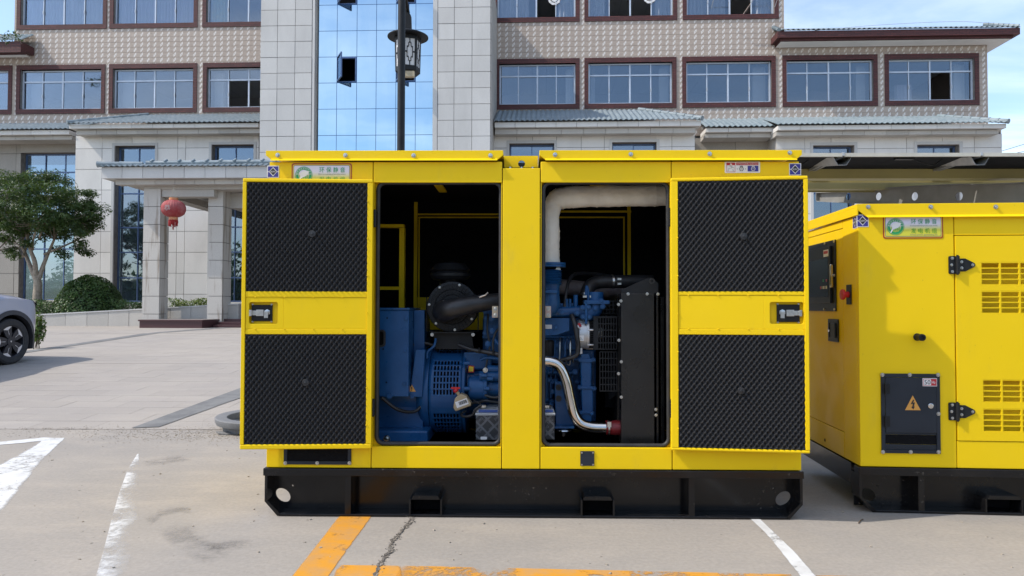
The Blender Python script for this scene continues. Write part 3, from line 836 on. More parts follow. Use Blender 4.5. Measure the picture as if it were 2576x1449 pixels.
for i, r in enumerate(W2R + W3R):
    x0, x1, z0, z1 = inner_of(r)
    third = i >= len(W2R); j = i - len(W2R) if third else i
    oc = ()
    if not third: oc = {3: ((1, 0), (2, 0)), 9: ((2, 0),)}.get(j, ())
    else: oc = {4: ((2, 0),), 5: ((1, 0), (2, 0)), 6: ((2, 0),)}.get(j, ())
    w = aluminium_window(bld, x0 + .005, x1 - .005, z0 + .005, z1 - .005, DU + .11, (.25, .5, .75), .29, open_cells=oc, mull=(1,), bar=.058)
    s = MB()
    a, c, p, q = r
    yb = DU - .045
    s.box(a, c, yb, DU - .002, p, z0); s.box(a, c, yb, DU - .002, z1, q); s.box(a, x0, yb + .001, DU - .002, z0 + .0005, z1 - .0005); s.box(x1, c, yb + .001, DU - .002, z0 + .0005, z1 - .0005)
    so = s.build('brick_surround', BRICK, w); uv_metric(so)
    # sliding-sash handles
    for q_ in (.25, .75):
        hx = x0 + (x1 - x0) * q_; MB().box(hx - .012, hx + .02, DU + .085, DU + .109, z0 + .5, z0 + .62).build('sash_handle', ALU, w)
    if not third:
        pw_ = (x1 - x0) * rnd.uniform(.10, .17); left_ = j < 4
        xa_ = x0 + .06 if left_ else x1 - .06 - pw_
        MB().box(xa_, xa_ + pw_, DU + .55, DU + .75, z0 - .3, z1 - .05).build('room_pilaster', WALLIN, w)
    zl_ = z0 + .04; zh_ = z1 - .04
    ww = x1 - x0
    if third:
        if j == 0: curtain(w, x0 + .1, x1 - .05, zl_, zh_, DU + .32, CURT[0], 1)
        if j == 1: curtain(w, x0 + .05, x1 - .05, zl_, zh_, DU + .32, CURT[1], 2)
        if j == 2: curtain(w, x0 + .05, x0 + ww * .22, zl_, zh_, DU + .32, CURT[2], 3)
        if j == 4: curtain(w, x0 + .05, x0 + ww * .40, zl_, zh_, DU + .32, CURT[0], 4); curtain(w, x0 + ww * .78, x1 - .03, zl_, zh_, DU + .32, CURT[0], 5)
        if j == 5: curtain(w, x0 + .05, x0 + ww * .20, zl_, zh_, DU + .32, CURT[0], 6); curtain(w, x0 + ww * .80, x1 - .03, zl_, zh_, DU + .32, CURT[0], 7)
        if j == 6: curtain(w, x0 + .05, x0 + ww * .46, zl_, zh_, DU + .32, CURT[0], 8); curtain(w, x0 + ww * .82, x1 - .03, zl_, zh_, DU + .32, CURT[0], 9)
        if j in (4, 5):
            cx_, cz_ = x0 + ww * .73, z0 + .78
            o = MB().ring(circ(cx_, cz_, .24, 24), circ(cx_, cz_, .16, 24), DU + .10, DU + .106); o.prism(circ(cx_, cz_, .12, 12), DU + .101, DU + .106)
            for k in range(10): o.prism(circ(cx_ + .20 * math.cos(k * .628), cz_ + .20 * math.sin(k * .628), .055, 8), DU + .092, DU + .0995)
            o.build('round_paper_cut', WHITE, w)
    elif j == 9: curtain(w, x0 + ww * .28, x0 + ww * .48, zl_, z0 + 1.05, DU + 1.4, CURT[1], 10)
# washing line rod outside the third-storey window
r = inner_of(W3R[6])
MB().tube([(r[0] + (r[1] - r[0]) * .30, DU - .5, r[2] + .62), (r[1] + .05, DU - .5, r[2] + .66)], .012, 6).build('drying_rod', ALU, bld)
for q_ in (.28, 1.0): MB().tube([(r[0] + (r[1] - r[0]) * q_, DU - .05, r[2] + .25), (r[0] + (r[1] - r[0]) * q_ + .04, DU - .5, r[2] + .64)], .012, 6).build('rod_bracket', ALU, bld)
# rooms behind the glass
z2c = z2t + .1
for (xa_, xb_, zf_, zc_) in ((xl_lo + .1, xr_lo - .25, z2b - .85, z2t + .12), (xl_hi + .25, xr_hi - .25, z3b - .6, z3t + .15)):
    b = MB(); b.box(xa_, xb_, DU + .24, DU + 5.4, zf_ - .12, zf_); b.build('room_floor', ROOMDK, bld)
    b = MB(); b.box(xa_, xb_, DU + .24, DU + 5.4, zc_, zc_ + .1)
    k = xa_ + .3
    b.build('room_ceiling', WALLIN, bld)
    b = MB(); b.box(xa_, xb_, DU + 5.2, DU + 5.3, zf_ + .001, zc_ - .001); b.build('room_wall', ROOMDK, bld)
    b = MB()
    for q in range(int((xb_ - xa_) / 6.6)):
        xx = xa_ + 3.0 + q * 6.6; b.box(xx, xx + .15, DU + .9, DU + 5.19, zf_ + .001, zc_ - .001)
    b.build('room_partition', WALLIN, bld)
    b = MB()
    for q in range(12):
        xx = xa_ + 1.2 + q * 2.9
        if xx < xb_ - 1: b.box(xx, xx + .9, DU + 4.9, DU + 5.18, zf_ + .002, zf_ + 2.0)
    b.build('room_cupboard', mat('room_cupboard', (.10, .085, .08), .7) if 'room_cupboard' not in bpy.data.materials else bpy.data.materials['room_cupboard'], bld)
    b = MB()
    for q in range(int((xb_ - xa_) / .6)): b.box(xa_ + q * .6, xa_ + q * .6 + .015, DU + .3, DU + 5.1, zc_ - .004, zc_ - .0005)
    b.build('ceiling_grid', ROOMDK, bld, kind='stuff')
# ---------------- eave of the upper right wing (and its left twin)
ROOF_T = mat('blue_grey_roof_tile', (.17, .215, .245), .55, c2=(.24, .285, .31), ns=5, rndv=.10, nd=5)
ROOF_L = mat('pale_blue_roof_tile', (.165, .215, .24), .5, c2=(.24, .285, .305), ns=5, rndv=.10, nd=5)
def tile_profile_mesh(w, l, m_, t=.018):
    """one wavy roof tile, ridge across its middle, sloping along local y."""
    n = 8; v = []; f = []
    for e_ in (0, l):
        for k in range(n + 1):
            u = k / n; v.append((u * w - w / 2, e_, .5 * w * .42 * (1 - math.cos(2 * math.pi * u)) * .5))
        for k in range(n + 1):
            u = k / n; v.append((u * w - w / 2, e_, .5 * w * .42 * (1 - math.cos(2 * math.pi * u)) * .5 - t))
    N = n + 1
    for k in range(n):
        f.append((k, k + 1, 2 * N + k + 1, 2 * N + k)); f.append((N + k + 1, N + k, 3 * N + k, 3 * N + k + 1)); f.append((N + k, N + k + 1, k + 1, k))
    b = MB(); b.add(v, f); return b.mesh('roof_tile', m_, 60)
def tile_roof(parent, x0, x1, y0, z0, y1, z1, rows, m_, cw=.30, hip_l=0.0, hip_r=0.0, single=False):
    """rows of wavy tiles from the eave (y0, z0) up to (y1, z1)."""
    n = max(1, int((x1 - x0) / cw)); cw = (x1 - x0) / n
    a = math.atan2(z1 - z0, y1 - y0); L = math.hypot(y1 - y0, z1 - z0) / rows
    me = tile_profile_mesh(cw * 1.02, L * 1.10, m_)
    rest = MB(); cnt = 0
    for r_ in range(rows):
        k = r_ / rows; y_, z_ = y0 + (y1 - y0) * k, z0 + (z1 - z0) * k
        for i in range(n):
            x = x0 + (i + .5) * cw
            if x < x0 + hip_l * k or x > x1 - hip_r * k: continue
            lo, ro = (x, y_, z_ + .012 * r_ % .013 + rnd.uniform(-.003, .003)), (a + .03, rnd.uniform(-.012, .012), rnd.uniform(-.01, .01))
            if single: link('roof_tile', me, parent, loc=lo, rot=ro)
            else:
                rest.m = Matrix.Translation(lo) @ Matrix.Rotation(ro[2], 4, 'Z') @ Matrix.Rotation(ro[1], 4, 'Y') @ Matrix.Rotation(ro[0], 4, 'X')
                rest.add([tuple(v.co) for v in me.vertices], [tuple(p.vertices) for p in me.polygons])
    rest.m = None
    if rest.v: rest.build('roof_tiles', m_, parent, smooth=60, kind='stuff')
def ridge_tiles(parent, p, q, m_, n, r_=.085):
    p, q = Vector(p), Vector(q); d = (q - p) / n
    for i in range(n):
        a = p + d * i; b = MB(); b.tube([a, a + d * .12, a + d * 1.02], [r_ * 1.12, r_ * 1.0, r_ * .88], 10); b.build('ridge_tile', m_, parent, smooth=50)
dE = DU - .80
ex0, ezt = BX(1956, 84, dE); ex1, _ = BX(2566, 62, dE)
zt_ = BX(2300, 73.5, dE)[1]; zb_e = BX(2300, 89.5, dE)[1]
ev = link('upper_eave', None, bld)
b = MB(); b.box(ex0, ex1, dE, DU + 7, zb_e, zt_); o = b.build('eave_band', BRICK, ev); uv_metric(o)
b = MB(); b.box(ex0 + .14, ex1 - .16, dE + .13, DU + 7, zb_e - .09, zb_e - .001); o = b.build('eave_band', BRICK, ev); uv_metric(o)
zs_ = BX(2350, 127, DU)[1]
b = MB()
P = [(ex0 + .18, dE + .20, zb_e - .092), (ex1 - .20, dE + .20, zb_e - .092), (ex1 - .20, DU - .03, zb_e - .10), (ex0 + .18, DU - .03, zb_e - .10)]
b.slab([(p[0], p[1]) for p in P], zb_e - .11, zb_e - .093)
b.box(xr_lo + .01, ex1 - .2, DU - .029, DU + 7, zb_e - .11, zb_e - .093)
b.build('soffit', SOFF, ev)
tile_roof(ev, ex0 + .1, ex1 - .02, dE - .06, zt_ + .02, DU + .6, zt_ + .55, 4, ROOF_L, .185)
ridge_tiles(ev, (ex1 - .05, dE - .02, zt_ + .06), (ex1 - .9, DU - .1, zt_ + .42), ROOF_L, 7, .07)
ridge_tiles(ev, (ex0 + .05, dE - .02, zt_ + .04), (ex0 + .05, DU - .1, zt_ + .42), ROOF_L, 6, .07)
MB().tube(smooth_path([(ex0 + 1.5, dE + .3, zt_ + .12), (ex0 + 4, dE + .3, zt_ + .30), (ex1 - 2, dE + .3, zt_ + .38), (ex1 - .4, dE + .3, zt_ + .22)]), .008, 5).build('lightning_wire', ALU, ev)
# left twin
lx1, _ = BX(52, 120, dE); lx0 = lx1 - 6.5
zlt, zlb = BX(20, 104, dE)[1], BX(20, 124, dE)[1]
b = MB(); b.box(lx0, lx1, dE, DU - .05, zlb, zlt); b.box(lx0, lx1 - .0, dE + .002, dE + .3, zlb - .12, zlb - .001); o = b.build('eave_band', BRICK, ev); uv_metric(o)
b = MB(); b.box(lx0, lx1 - .2, dE + .31, DU - .06, zlb - .06, zlb - .002); b.build('soffit', SOFF, ev)
tile_roof(ev, lx0, lx1, dE - .06, zlt + .02, DU - .1, zlt + .5, 3, ROOF_L, .185)
# ---------------- tower
DT = 0.0
zr_l = [BX(700, 26 + 39.7 * k, DT)[1] for k in range(-2, 21)]
zb_t = 0.0
xt = [BX(p, 300, DT)[0] for p in (654, 696.5, 741, 783.5)]
tower_z1 = BX(900, -70, DT)[1]
def tower_pier(xs, zs, ret_x, label):
    p = link('tower_pier', MB().box(xs[0], xs[-1], DT, DU + 1.0, 0, tower_z1).mesh('tower_pier', JOINT), bld)
    stone_grid(p, xs, [z for z in sorted(zs) if -.2 < z < tower_z1 + .2], DT)
    return p
pl_ = tower_pier(xt, zr_l, None, '')
xr_ = [BX(p, 300, DT)[0] for p in (1100.5, 1142, 1187, 1233.5)]
zr_r = [BX(1170, 19 + 40.5 * k, DT)[1] for k in range(-2, 21)]
pr_ = tower_pier(xr_, zr_r, None, '')
# return side facing the right wing
zs_s = sorted(z for z in zr_r if -.2 < z < tower_z1 + .2)
for k in range(len(zs_s) - 1):
    block('stone_panel', STONE_W, pr_, xr_[-1] + .001, xr_[-1] + .03, .01, 1.45, zs_s[k] + .008, zs_s[k + 1] - .008)
    block('stone_panel', STONE_W, pr_, xr_[-1] + .001, xr_[-1] + .03, 1.466, DU - .02, zs_s[k] + .008, zs_s[k + 1] - .008)
# jambs either side of the glass
xg0, xg1 = BX(799, 200, .22)[0], BX(1091, 200, .22)[0]
b = MB(); b.box(xt[-1] + .012, xt[-1] + .10, -.02, .5, 0, tower_z1); b.build('stone_jamb', STONE, bld)
b = MB(); b.box(xt[-1] + .104, xg0 - .006, .10, .5, 0, tower_z1); b.build('stone_jamb', STONE_W, bld)
b = MB(); b.box(xg1 + .004, xr_[0] - .012, -.02, .5, 0, tower_z1); b.build('stone_jamb', STONE, bld)
cg = link('glass_curtain_wall', None, bld); cg['label'] = 'tall blue mirror glass front of the tower'
DG = .22
gx = [BX(p, 170, DG)[0] for p in (800, 847.5, 897.5, 946.5, 996, 1045.5, 1091)]
gz = [BX(945, p, DG)[1] for p in (-120, -55, 11, 76.5, 142, 207.5, 273.5, 340, 406, 472, 538, 604, 670, 736, 806)][::-1]
openc = {(1, 9), (4, 9), (1, 12), (4, 12)}
OPEN_TILT = []
for i in range(len(gx) - 1):
    for k in range(len(gz) - 1):
        if (i, k) in openc: OPEN_TILT.append((gx[i], gx[i + 1], gz[k], gz[k + 1])); continue
        MB().box(gx[i] + .009, gx[i + 1] - .009, DG + rnd.uniform(-.001, .001), DG + .02, gz[k] + .009, gz[k + 1] - .009).build('pane', CGLASS, cg, bevel=.0)
b = MB()
for x in gx[1:-1]: b.box(x - .02, x + .02, DG + .006, DG + .12, gz[0], gz[-1])
for z in gz: b.box(gx[0], gx[-1], DG + .007, DG + .11, z - .02, z + .02)
b.build('mullion_grid', mat('blue_mullion', (.035, .13, .36), .4, c2=(.03, .11, .32), ns=4), cg)
MB().box(gx[0] - .05, gx[-1] + .05, DG + 1.1, DG + 1.2, 0, gz[-1]).build('tower_core', LINING, cg)
for n_, (x0, x1, z0, z1) in enumerate(OPEN_TILT):
    t_ = .035
    w_, h_ = (x1 - x0) - .05, (z1 - z0) - .06
    b = MB(); b.ring([(-w_ / 2, -h_), (w_ / 2, -h_), (w_ / 2, 0), (-w_ / 2, 0)], [(-w_ / 2 + t_, -h_ + t_), (w_ / 2 - t_, -h_ + t_), (w_ / 2 - t_, -t_), (-w_ / 2 + t_, -t_)], -.03, .02)
    sash = b.mesh('open_sash', FRMB)
    # side hung leaf swung outwards about its left edge with a slight tilt
    s = link('open_sash', sash, cg, loc=(x0 + .03, DG - .03, z1 - .03), rot=(0, 0, rad(-62)))
    for v_ in s.data.vertices: v_.co.x += w_ / 2
    MB().box(t_ + .002, w_ - t_ - .002, -.004, .004, -h_ + t_ + .002, -t_ - .002).build('sash_pane', GLASS, s)
    b = MB(); b.ring([(x0 + .022, z0 + .022), (x1 - .022, z0 + .022), (x1 - .022, z1 - .022), (x0 + .022, z1 - .022)], [(x0 + .055, z0 + .055), (x1 - .055, z0 + .055), (x1 - .055, z1 - .055), (x0 + .055, z1 - .055)], DG - .015, DG + .10); b.build('vent_frame', FRMB, cg)
# ---------------- ground floor
DGf = 1.5
def eave_course(parent, xa_, xb_, z0, z1, d, depth, step, m_=None):
    n = max(1, round((xb_ - xa_) / step)); s = (xb_ - xa_) / n
    for i in range(n): block('eave_stone', m_ or STONE, parent, xa_ + i * s + .006, xa_ + (i + 1) * s - .006, d + rnd.uniform(-.003, .003), d + depth, z0, z1)
def ground_bay(px_l, px_r, d, y_eave_top, y_mid, y_eave_bot, wins, hipl, hipr, roof_top_py, vx, mroof, wing, dover=.52):
    """stone-clad ground-floor wall with recessed windows under a tiled lean-to roof."""
    pm = (px_l + px_r) / 2
    xa_, xb_ = BX(px_l, 380, d)[0], BX(px_r, 380, d)[0]
    ze = BX(pm, y_eave_bot, d - .25)[1]
    hs = [BR(w[0], w[1], w[2], w[3], d) for w in wins]
    wall = wall_sheet('ground_floor_wall', JOINT, bld, xa_, xb_, 0, ze, d, hs, .32)
    zs = [ze - .002]
    first = .50
    zs.append(ze - first)
    while zs[-1] > .35: zs.append(zs[-1] - .79)
    zs[-1] = 0.0
    xs = sorted({xa_, xb_, *[BX(v, 380, d)[0] for v in vx]})
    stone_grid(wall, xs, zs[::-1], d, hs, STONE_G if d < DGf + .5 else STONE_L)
    return wall, xa_, xb_, ze, hs
def lean_to(px_l, px_r, d, pys, hl, hr, py_top, mroof, rows, side=0):
    """two stone courses and the tile roof over a ground-floor bay: pys = tile edge, course 1 bottom, course 2 bottom."""
    pm = (px_l + px_r) / 2
    ov = .62
    e_ = link('lean_to_roof', None, bld)
    x0, x1 = BX(px_l, pys[0], d - ov)[0], BX(px_r, pys[0], d - ov)[0]
    z0, z1, z2 = [BX(pm, q, d - ov)[1] for q in pys]
    i1 = .16
    eave_course(e_, x0 + .06, x1 - .06, z1 + .01, z0 - .01, d - ov, ov + .3, .78, STONE_G)
    eave_course(e_, x0 + .06 + (i1 if hl else 0), x1 - .06 - (i1 if hr else 0), z2, z1 - .012, d - ov + .17, ov + .1, .78, STONE_W)
    zt = BX(pm, py_top, DU - .03)[1]
    tile_roof(e_, x0 + .04, x1 - .04, d - ov - .12, z0 + .012, DU - .03, zt, rows, mroof, .185, hl, hr, single=(px_l == 1240))
    if hl: ridge_tiles(e_, (x0 + .04, d - ov - .10, z0 + .05), (x0 + hl, DU - .05, zt + .04), mroof, 8)
    if hr: ridge_tiles(e_, (x1 - .04, d - ov - .10, z0 + .05), (x1 - hr, DU - .05, zt + .04), mroof, 8)
    return e_
# left projecting bay, left recessed bay, right projecting bay, right recessed bay, far right bay
wl = [(287, 367, 389, 760), (531, 364, 637, 760)]
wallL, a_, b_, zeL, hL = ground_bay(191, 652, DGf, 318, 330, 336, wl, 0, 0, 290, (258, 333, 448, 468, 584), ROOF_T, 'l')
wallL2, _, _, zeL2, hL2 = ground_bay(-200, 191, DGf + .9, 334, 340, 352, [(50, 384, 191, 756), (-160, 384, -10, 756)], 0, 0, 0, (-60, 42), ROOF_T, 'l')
wr = [(1281, 361, 1394, 760), (1540, 358, 1652, 760)]
wallR, _, _, zeR, hR = ground_bay(1240, 1748, DGf, 305, 325, 333, wr, 0, 0, 0, (1300, 1340, 1400, 1462, 1520, 1690), ROOF_T, 'r')
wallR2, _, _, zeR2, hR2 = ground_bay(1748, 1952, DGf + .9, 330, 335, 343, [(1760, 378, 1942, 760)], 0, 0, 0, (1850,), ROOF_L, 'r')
wr3 = [(2046, 366, 2150, 760), (2308, 364, 2415, 760)]
wallR3, _, _, zeR3, hR3 = ground_bay(1952, 2520, DGf, 320, 330, 335, wr3, 0, 0, 0, (2024, 2090, 2200, 2280, 2370, 2450), ROOF_L, 'r')
for wall, hs, d in ((wallL, hL, DGf), (wallR, hR, DGf), (wallR3, hR3, DGf), (wallL2, hL2, DGf + .9), (wallR2, hR2, DGf + .9)):
    for (x0, x1, z0, z1) in hs:
        wd = d < 2
        w = aluminium_window(bld, x0 + .01, x1 - .01, z0 + .01, z1 - .01, d + .24, (.5,) if wd else (.36, .72), [.30, .52, .68, .845] if wd else [.125, .42, .65], 'tall_window', FRMB, GLASSB, .05)
        if wd:
            s = MB(); t_ = .10
            s.box(x0 - t_, x0 - .002, d - .055, d + .01, z0, z1 + t_); s.box(x1 + .002, x1 + t_, d - .055, d + .01, z0, z1 + t_); s.box(x0 - .0015, x1 + .0015, d - .054, d + .01, z1 + .002, z1 + t_)
            s.build('stone_surround', STONE, w)
# gable returns of the projecting bays
for x, s_, d0, d1 in ((BX(191, 380, DGf)[0], -1, DGf + .005, DGf + .9), (BX(1748, 380, DGf)[0], 1, DGf + .005, DGf + .9), (BX(1952, 380, DGf)[0], -1, DGf + .005, DGf + .9), (BX(2520, 380, DGf)[0], 1, DGf + .005, DGf + 7)):
    n = 9
    for k in range(n): block('stone_panel', STONE_W, bld, min(x, x + s_ * -.03), max(x, x + s_ * -.03), d0, d1, zeL * k / n + .008, zeL * (k + 1) / n - .008)
    MB().box(min(x - s_ * .031, x - s_ * .06), max(x - s_ * .031, x - s_ * .06), d0, d1, 0, zeL).build('return_wall', JOINT, bld)
lean_to(170, 654, DGf, (311, 322, 334), 1.9, 0, 291, ROOF_T, 6)
lean_to(-210, 178, DGf + .6, (328, 340, 350), 0, 0, 314, ROOF_T, 4)
lean_to(1240, 1768, DGf, (305, 319, 333), 0, 2.0, 279, ROOF_T, 6)
lean_to(1771, 1951, DGf + .6, (321, 332, 343), 0, 0, 301, ROOF_L, 4)
lean_to(1952, 2536, DGf, (313, 325, 336), 0, 1.3, 296, ROOF_L, 4)
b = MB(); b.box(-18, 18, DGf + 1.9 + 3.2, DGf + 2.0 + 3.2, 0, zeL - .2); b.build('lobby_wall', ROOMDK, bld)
b = MB(); b.box(-18, 18, DGf + 1.3, DGf + 5, zeL - .28, zeL - .2); b.build('lobby_ceiling', WALLIN, bld)
b = MB(); b.box(-18, 18, DGf + 1.3, DGf + 5, 0.0, .05); b.build('lobby_floor', WALLIN, bld)
# ---------------- entrance porch
PF = Frame((0, 20.6, 0), rad(-2.5))
porch = thing('entrance_porch', 'stone entrance porch on square columns with a tiled edge', 'porch', PF.world(0, 0, BG), PF.yaw)
def PX(px, py, d): x, z = PF.F(px, py, d); return x, z - BG
def stone_column(px0, px1, d, w_d, py_top, seed):
    x0, x1 = PX(px0, 640, d)[0], PX(px1, 640, d)[0]
    zt = PX((px0 + px1) / 2, py_top, d)[1]
    c = link('column', MB().box(x0 + .03, x1 - .03, d + .03, d + w_d - .03, 0.0, zt).mesh('column', JOINT), porch)
    zc = zt; hts = [.55, .79, .79, .79, .79, .79, .79]
    hts[0] = zt - 6 * .79 if zt - 6 * .79 > .2 else .5
    lv = [zt]
    for py in (519.5, 565, 609.5, 654.5, 699.5, 745, 790): lv.append(PX((px0 + px1) / 2, py, d)[1])
    lv.append(.02)
    for i in range(len(lv) - 1):
        if lv[i] - lv[i + 1] > .05: block('stone_block', STAINED, c, x0, x1, d, d + w_d, lv[i + 1] + .008, lv[i] - .008)
    return c
def stained_stone():
    t = NT('rust_streaked_granite'); v = t.pos()
    c = t.mix(t.ramp(t.noise(60, 4, .7, v), .35, .65), (.52, .495, .455), (.46, .435, .40))
    st = t.ramp(t.noise(3.2, 5, .65, t.mapping(v, (1.6, 1.6, .14))), .52, .68)
    c = t.mix(t.math('MULTIPLY', st, .75), c, (.20, .15, .105))
    t.base(c, .75, 0, .3); t.bump(t.noise(70, 3, vec=v), .2, .004); return t.m
STAINED = stained_stone()
pd = .45
cw_ = .82
stone_column(359.5, 401.5, pd, cw_ * .62, 474, 1); stone_column(522.5, 559.5, pd + .3, cw_ * .75, 475, 2)
stone_column(760, 800, pd, cw_ * .62, 474, 3)
fr = link('porch_roof', None, porch)
fx0, fz0 = PX(255, 448, 0); fx1 = PX(1100, 448, 0)[0]
zt1 = PX(460, 419.5, 0)[1]; zb1 = PX(460, 447.5, 0)[1]; zb2 = PX(460, 463, .16)[1]
eave_course(fr, fx0, fx1, zb1, zt1, 0, .35, .635)
eave_course(fr, fx0 + .30, fx1, zb2, zb1 - .010, .20, .30, .62, STONE_W)
MB().box(fx0 + .02, fx1, .36, 4.6, zb1 + .03, zt1 - .02).build('roof_slab', STONE_W, fr)
n = 9
for k in range(n): block('eave_stone', STONE_W, fr, fx0 - .0, fx0 + .35, .36 + k * .45, .36 + (k + 1) * .45 - .012, zb1, zt1)
MB().box(fx0 + .02, fx1, .02, 4.6, zt1 + .001, zt1 + .02).build('roof_felt', JOINT, fr)
b = MB(); b.box(fx0 + .4, fx1, .51, 4.4, zb2 + .03, zb1 + .02); b.build('soffit', STONE_W, fr)
# beams between the column heads
zbm1 = PX(460, 476, pd)[1]; zbm0 = PX(460, 494, pd)[1]
xcA, xcB = PX(402, 640, pd)[0], PX(522, 640, pd)[0]
b = MB(); b.box(PX(360, 640, pd)[0], fx1 - 1, pd + .02, pd + .5, zbm1 - .002, zb2 + .028); b.build('beam', STONE_W, fr)
b = MB(); b.box(xcA + .01, xcB + .15, pd + .05, pd + .45, zbm0, zbm1 - .004); b.build('beam', STONE_W, fr)
b = MB(); b.box(xcB + .30, xcB + .75, pd + .8, 4.3, zbm0 - .25, zbm1); b.build('beam', STONE_W, fr)
b = MB(); b.box(xcA - .2, xcA + .2, pd + .55, 4.3, zbm0, zbm1); b.build('beam', STONE_W, fr)
tile_roof(fr, fx0 - .05, fx1, -.10, zt1 + .012, .55, zt1 + .16, 1, ROOF_T, .16, single=True)
ridge_tiles(fr, (fx0 - .12, -.02, zt1 + .085), (fx0 + 1.1, .25, zt1 + .13), ROOF_T, 2, .085)
ridge_tiles(fr, (fx0 + 1.2, .3, zt1 + .17), (fx1, .3, zt1 + .21), ROOF_T, 16, .075)
for i in range(14):
    x = fx0 + 1.35 + i * .42
    b = MB(); b.tube([(x, .22, zt1 + .20), (x + .06, .28, zt1 + .27)], .035, 8); b.build('ridge_tile', ROOF_T, fr, smooth=50)
# podium of dark red granite
GRAN_R = mat('dark_red_granite', (.085, .034, .036), .35, c2=(.060, .026, .028), ns=40, bump=(90, .1, .002))
GRAN_T = mat('worn_step_top', (.20, .175, .165), .6, c2=(.26, .235, .22), ns=3)
x0, zp = PX(351, 803, pd - .75); x1 = PX(508, 803, pd - .75)[0]
pod = link('podium', None, porch)
zp = PX(430, 804, pd - .75)[1]
b = MB(); b.box(x0, x1, pd - .75, 4.4, 0.0, zp - .05); b.build('podium_base', GRAN_R, pod)
b = MB(); b.box(x0 - .03, x1 + .03, pd - .78, 4.4, zp - .049, zp - .006); b.build('podium_nosing', GRAN_R, pod)
b = MB(); b.box(x0 - .02, x1 + .02, pd - .77, 4.4, zp - .0055, zp); b.build('podium_top', GRAN_T, pod)
xs0 = x1 + .05; xs1 = PX(900, 803, pd)[0]
for k in range(3):
    yk = pd - .18 + k * .32
    b = MB(); b.box(xs0, xs1, yk, 4.4 - k * .01, zp / 3 * k + .001, zp / 3 * (k + 1)); b.build('step', GRAN_R, pod, bevel=.008)
# ================================================================== generator sets: shared builders
def hexbolt(name, mat_, parent, x, y, z, r=0.008, h=0.007, me={}):
    key = (mat_.name, r, h)
    if key not in me:
        b = MB(); b.lathe([(r * 1.45, 0), (r * 1.45, -0.0015), (r * 1.02, -0.0016)], axis='Y', n=16)
        b.lathe([(r, -0.0015), (r, -h), (r * 0.85, -h - 0.001), (0.0001, -h - 0.001)], axis='Y', n=6)
        me[key] = b.mesh('bolt', mat_, 30)
    return link(name, me[key], parent, loc=(x, y, z))

def foam_panel(x0, x1, z0, z1, y, parent, seed=0):
    lx, lz, st = 0.0285, 0.037, 0.0040
    nu, nv = int((x1 - x0) / st), int((z1 - z0) / st)
    X, Z = np.meshgrid(np.linspace(x0, x1, nu), np.linspace(z0, z1, nv), indexing='ij')
    rs = np.random.RandomState(seed)
    wob = 0.0
    for _ in range(5):
        a, b, p = rs.uniform(-7, 7), rs.uniform(-7, 7), rs.uniform(0, 6.28)
        wob = wob + 0.22 * np.sin(a * X + b * Z + p)
    kx, kz = 2 * np.pi / lx, 2 * np.pi / lz
    A = np.sin((kx * X - kz * Z) * 1.0 + wob); B = np.sin(kx * X + kz * Z + 0.6 * wob)
    h = 0.0125 * (0.58 * np.maximum(A, -0.75) + 0.52 * B)
    edge = np.minimum(np.minimum(X - x0, x1 - X), np.minimum(Z - z0, z1 - Z))
    h = h * np.clip(edge / 0.006, 0.25, 1)
    P = np.stack([X, y - 0.012 - h, Z], -1)
    me = grid_mesh('foam_panel', P, FOAM)
    o = link('foam_panel', me, parent)
    return o

def seal_loop(parent, x0, x1, z0, z1, y, r=0.018, w=0.012):
    pts = [(x, y, z) for x, z in rrect(x0, x1, z0, z1, 0.035, 5)]
    MB().tube(pts, w, 8, closed=True).build('rubber_seal', RUB, parent, smooth=60)

def silent_sticker(parent, x, z, y, w, h, rot=None):
    """blue square with a white lozenge and SILENT on its black middle; x, z is its centre."""
    o = link('silent_sticker', MB().box(-w / 2, w / 2, 0, 0.0012, -h / 2, h / 2).mesh('silent_sticker', WHITE), parent, loc=(x, y - 0.0014, z), rot=rot)
    o['label'] = 'blue and white square sticker reading SILENT'
    q = 0.44
    b = MB()
    def tri(pts): b.prism([(px * w, pz * h) for px, pz in pts], -0.0008, -0.0001)
    g = 0.035
    # blue field split by the white cross-bar, with the white lozenge left open
    L = 0.30
    tri([(-q, g), (-L - 0.03, g), (0, L + 0.10), (L + 0.03, g), (q, g), (q, q), (-q, q)])
    tri([(-q, -q), (q, -q), (q, -g), (L + 0.03, -g), (0, -L - 0.10), (-L - 0.03, -g), (-q, -g)])
    b.build('blue_field', PRINT_BLU, o)
    MB().prism([(-L * w, 0), (0, -L * h), (L * w, 0), (0, L * h)], -0.0009, -0.0002).build('black_lozenge', PRINT_BLK, o)
    label_text('SILENT', WHITE, o, 0, -0.0014, 0, width=w * 0.43, height=h * 0.14)
    return o

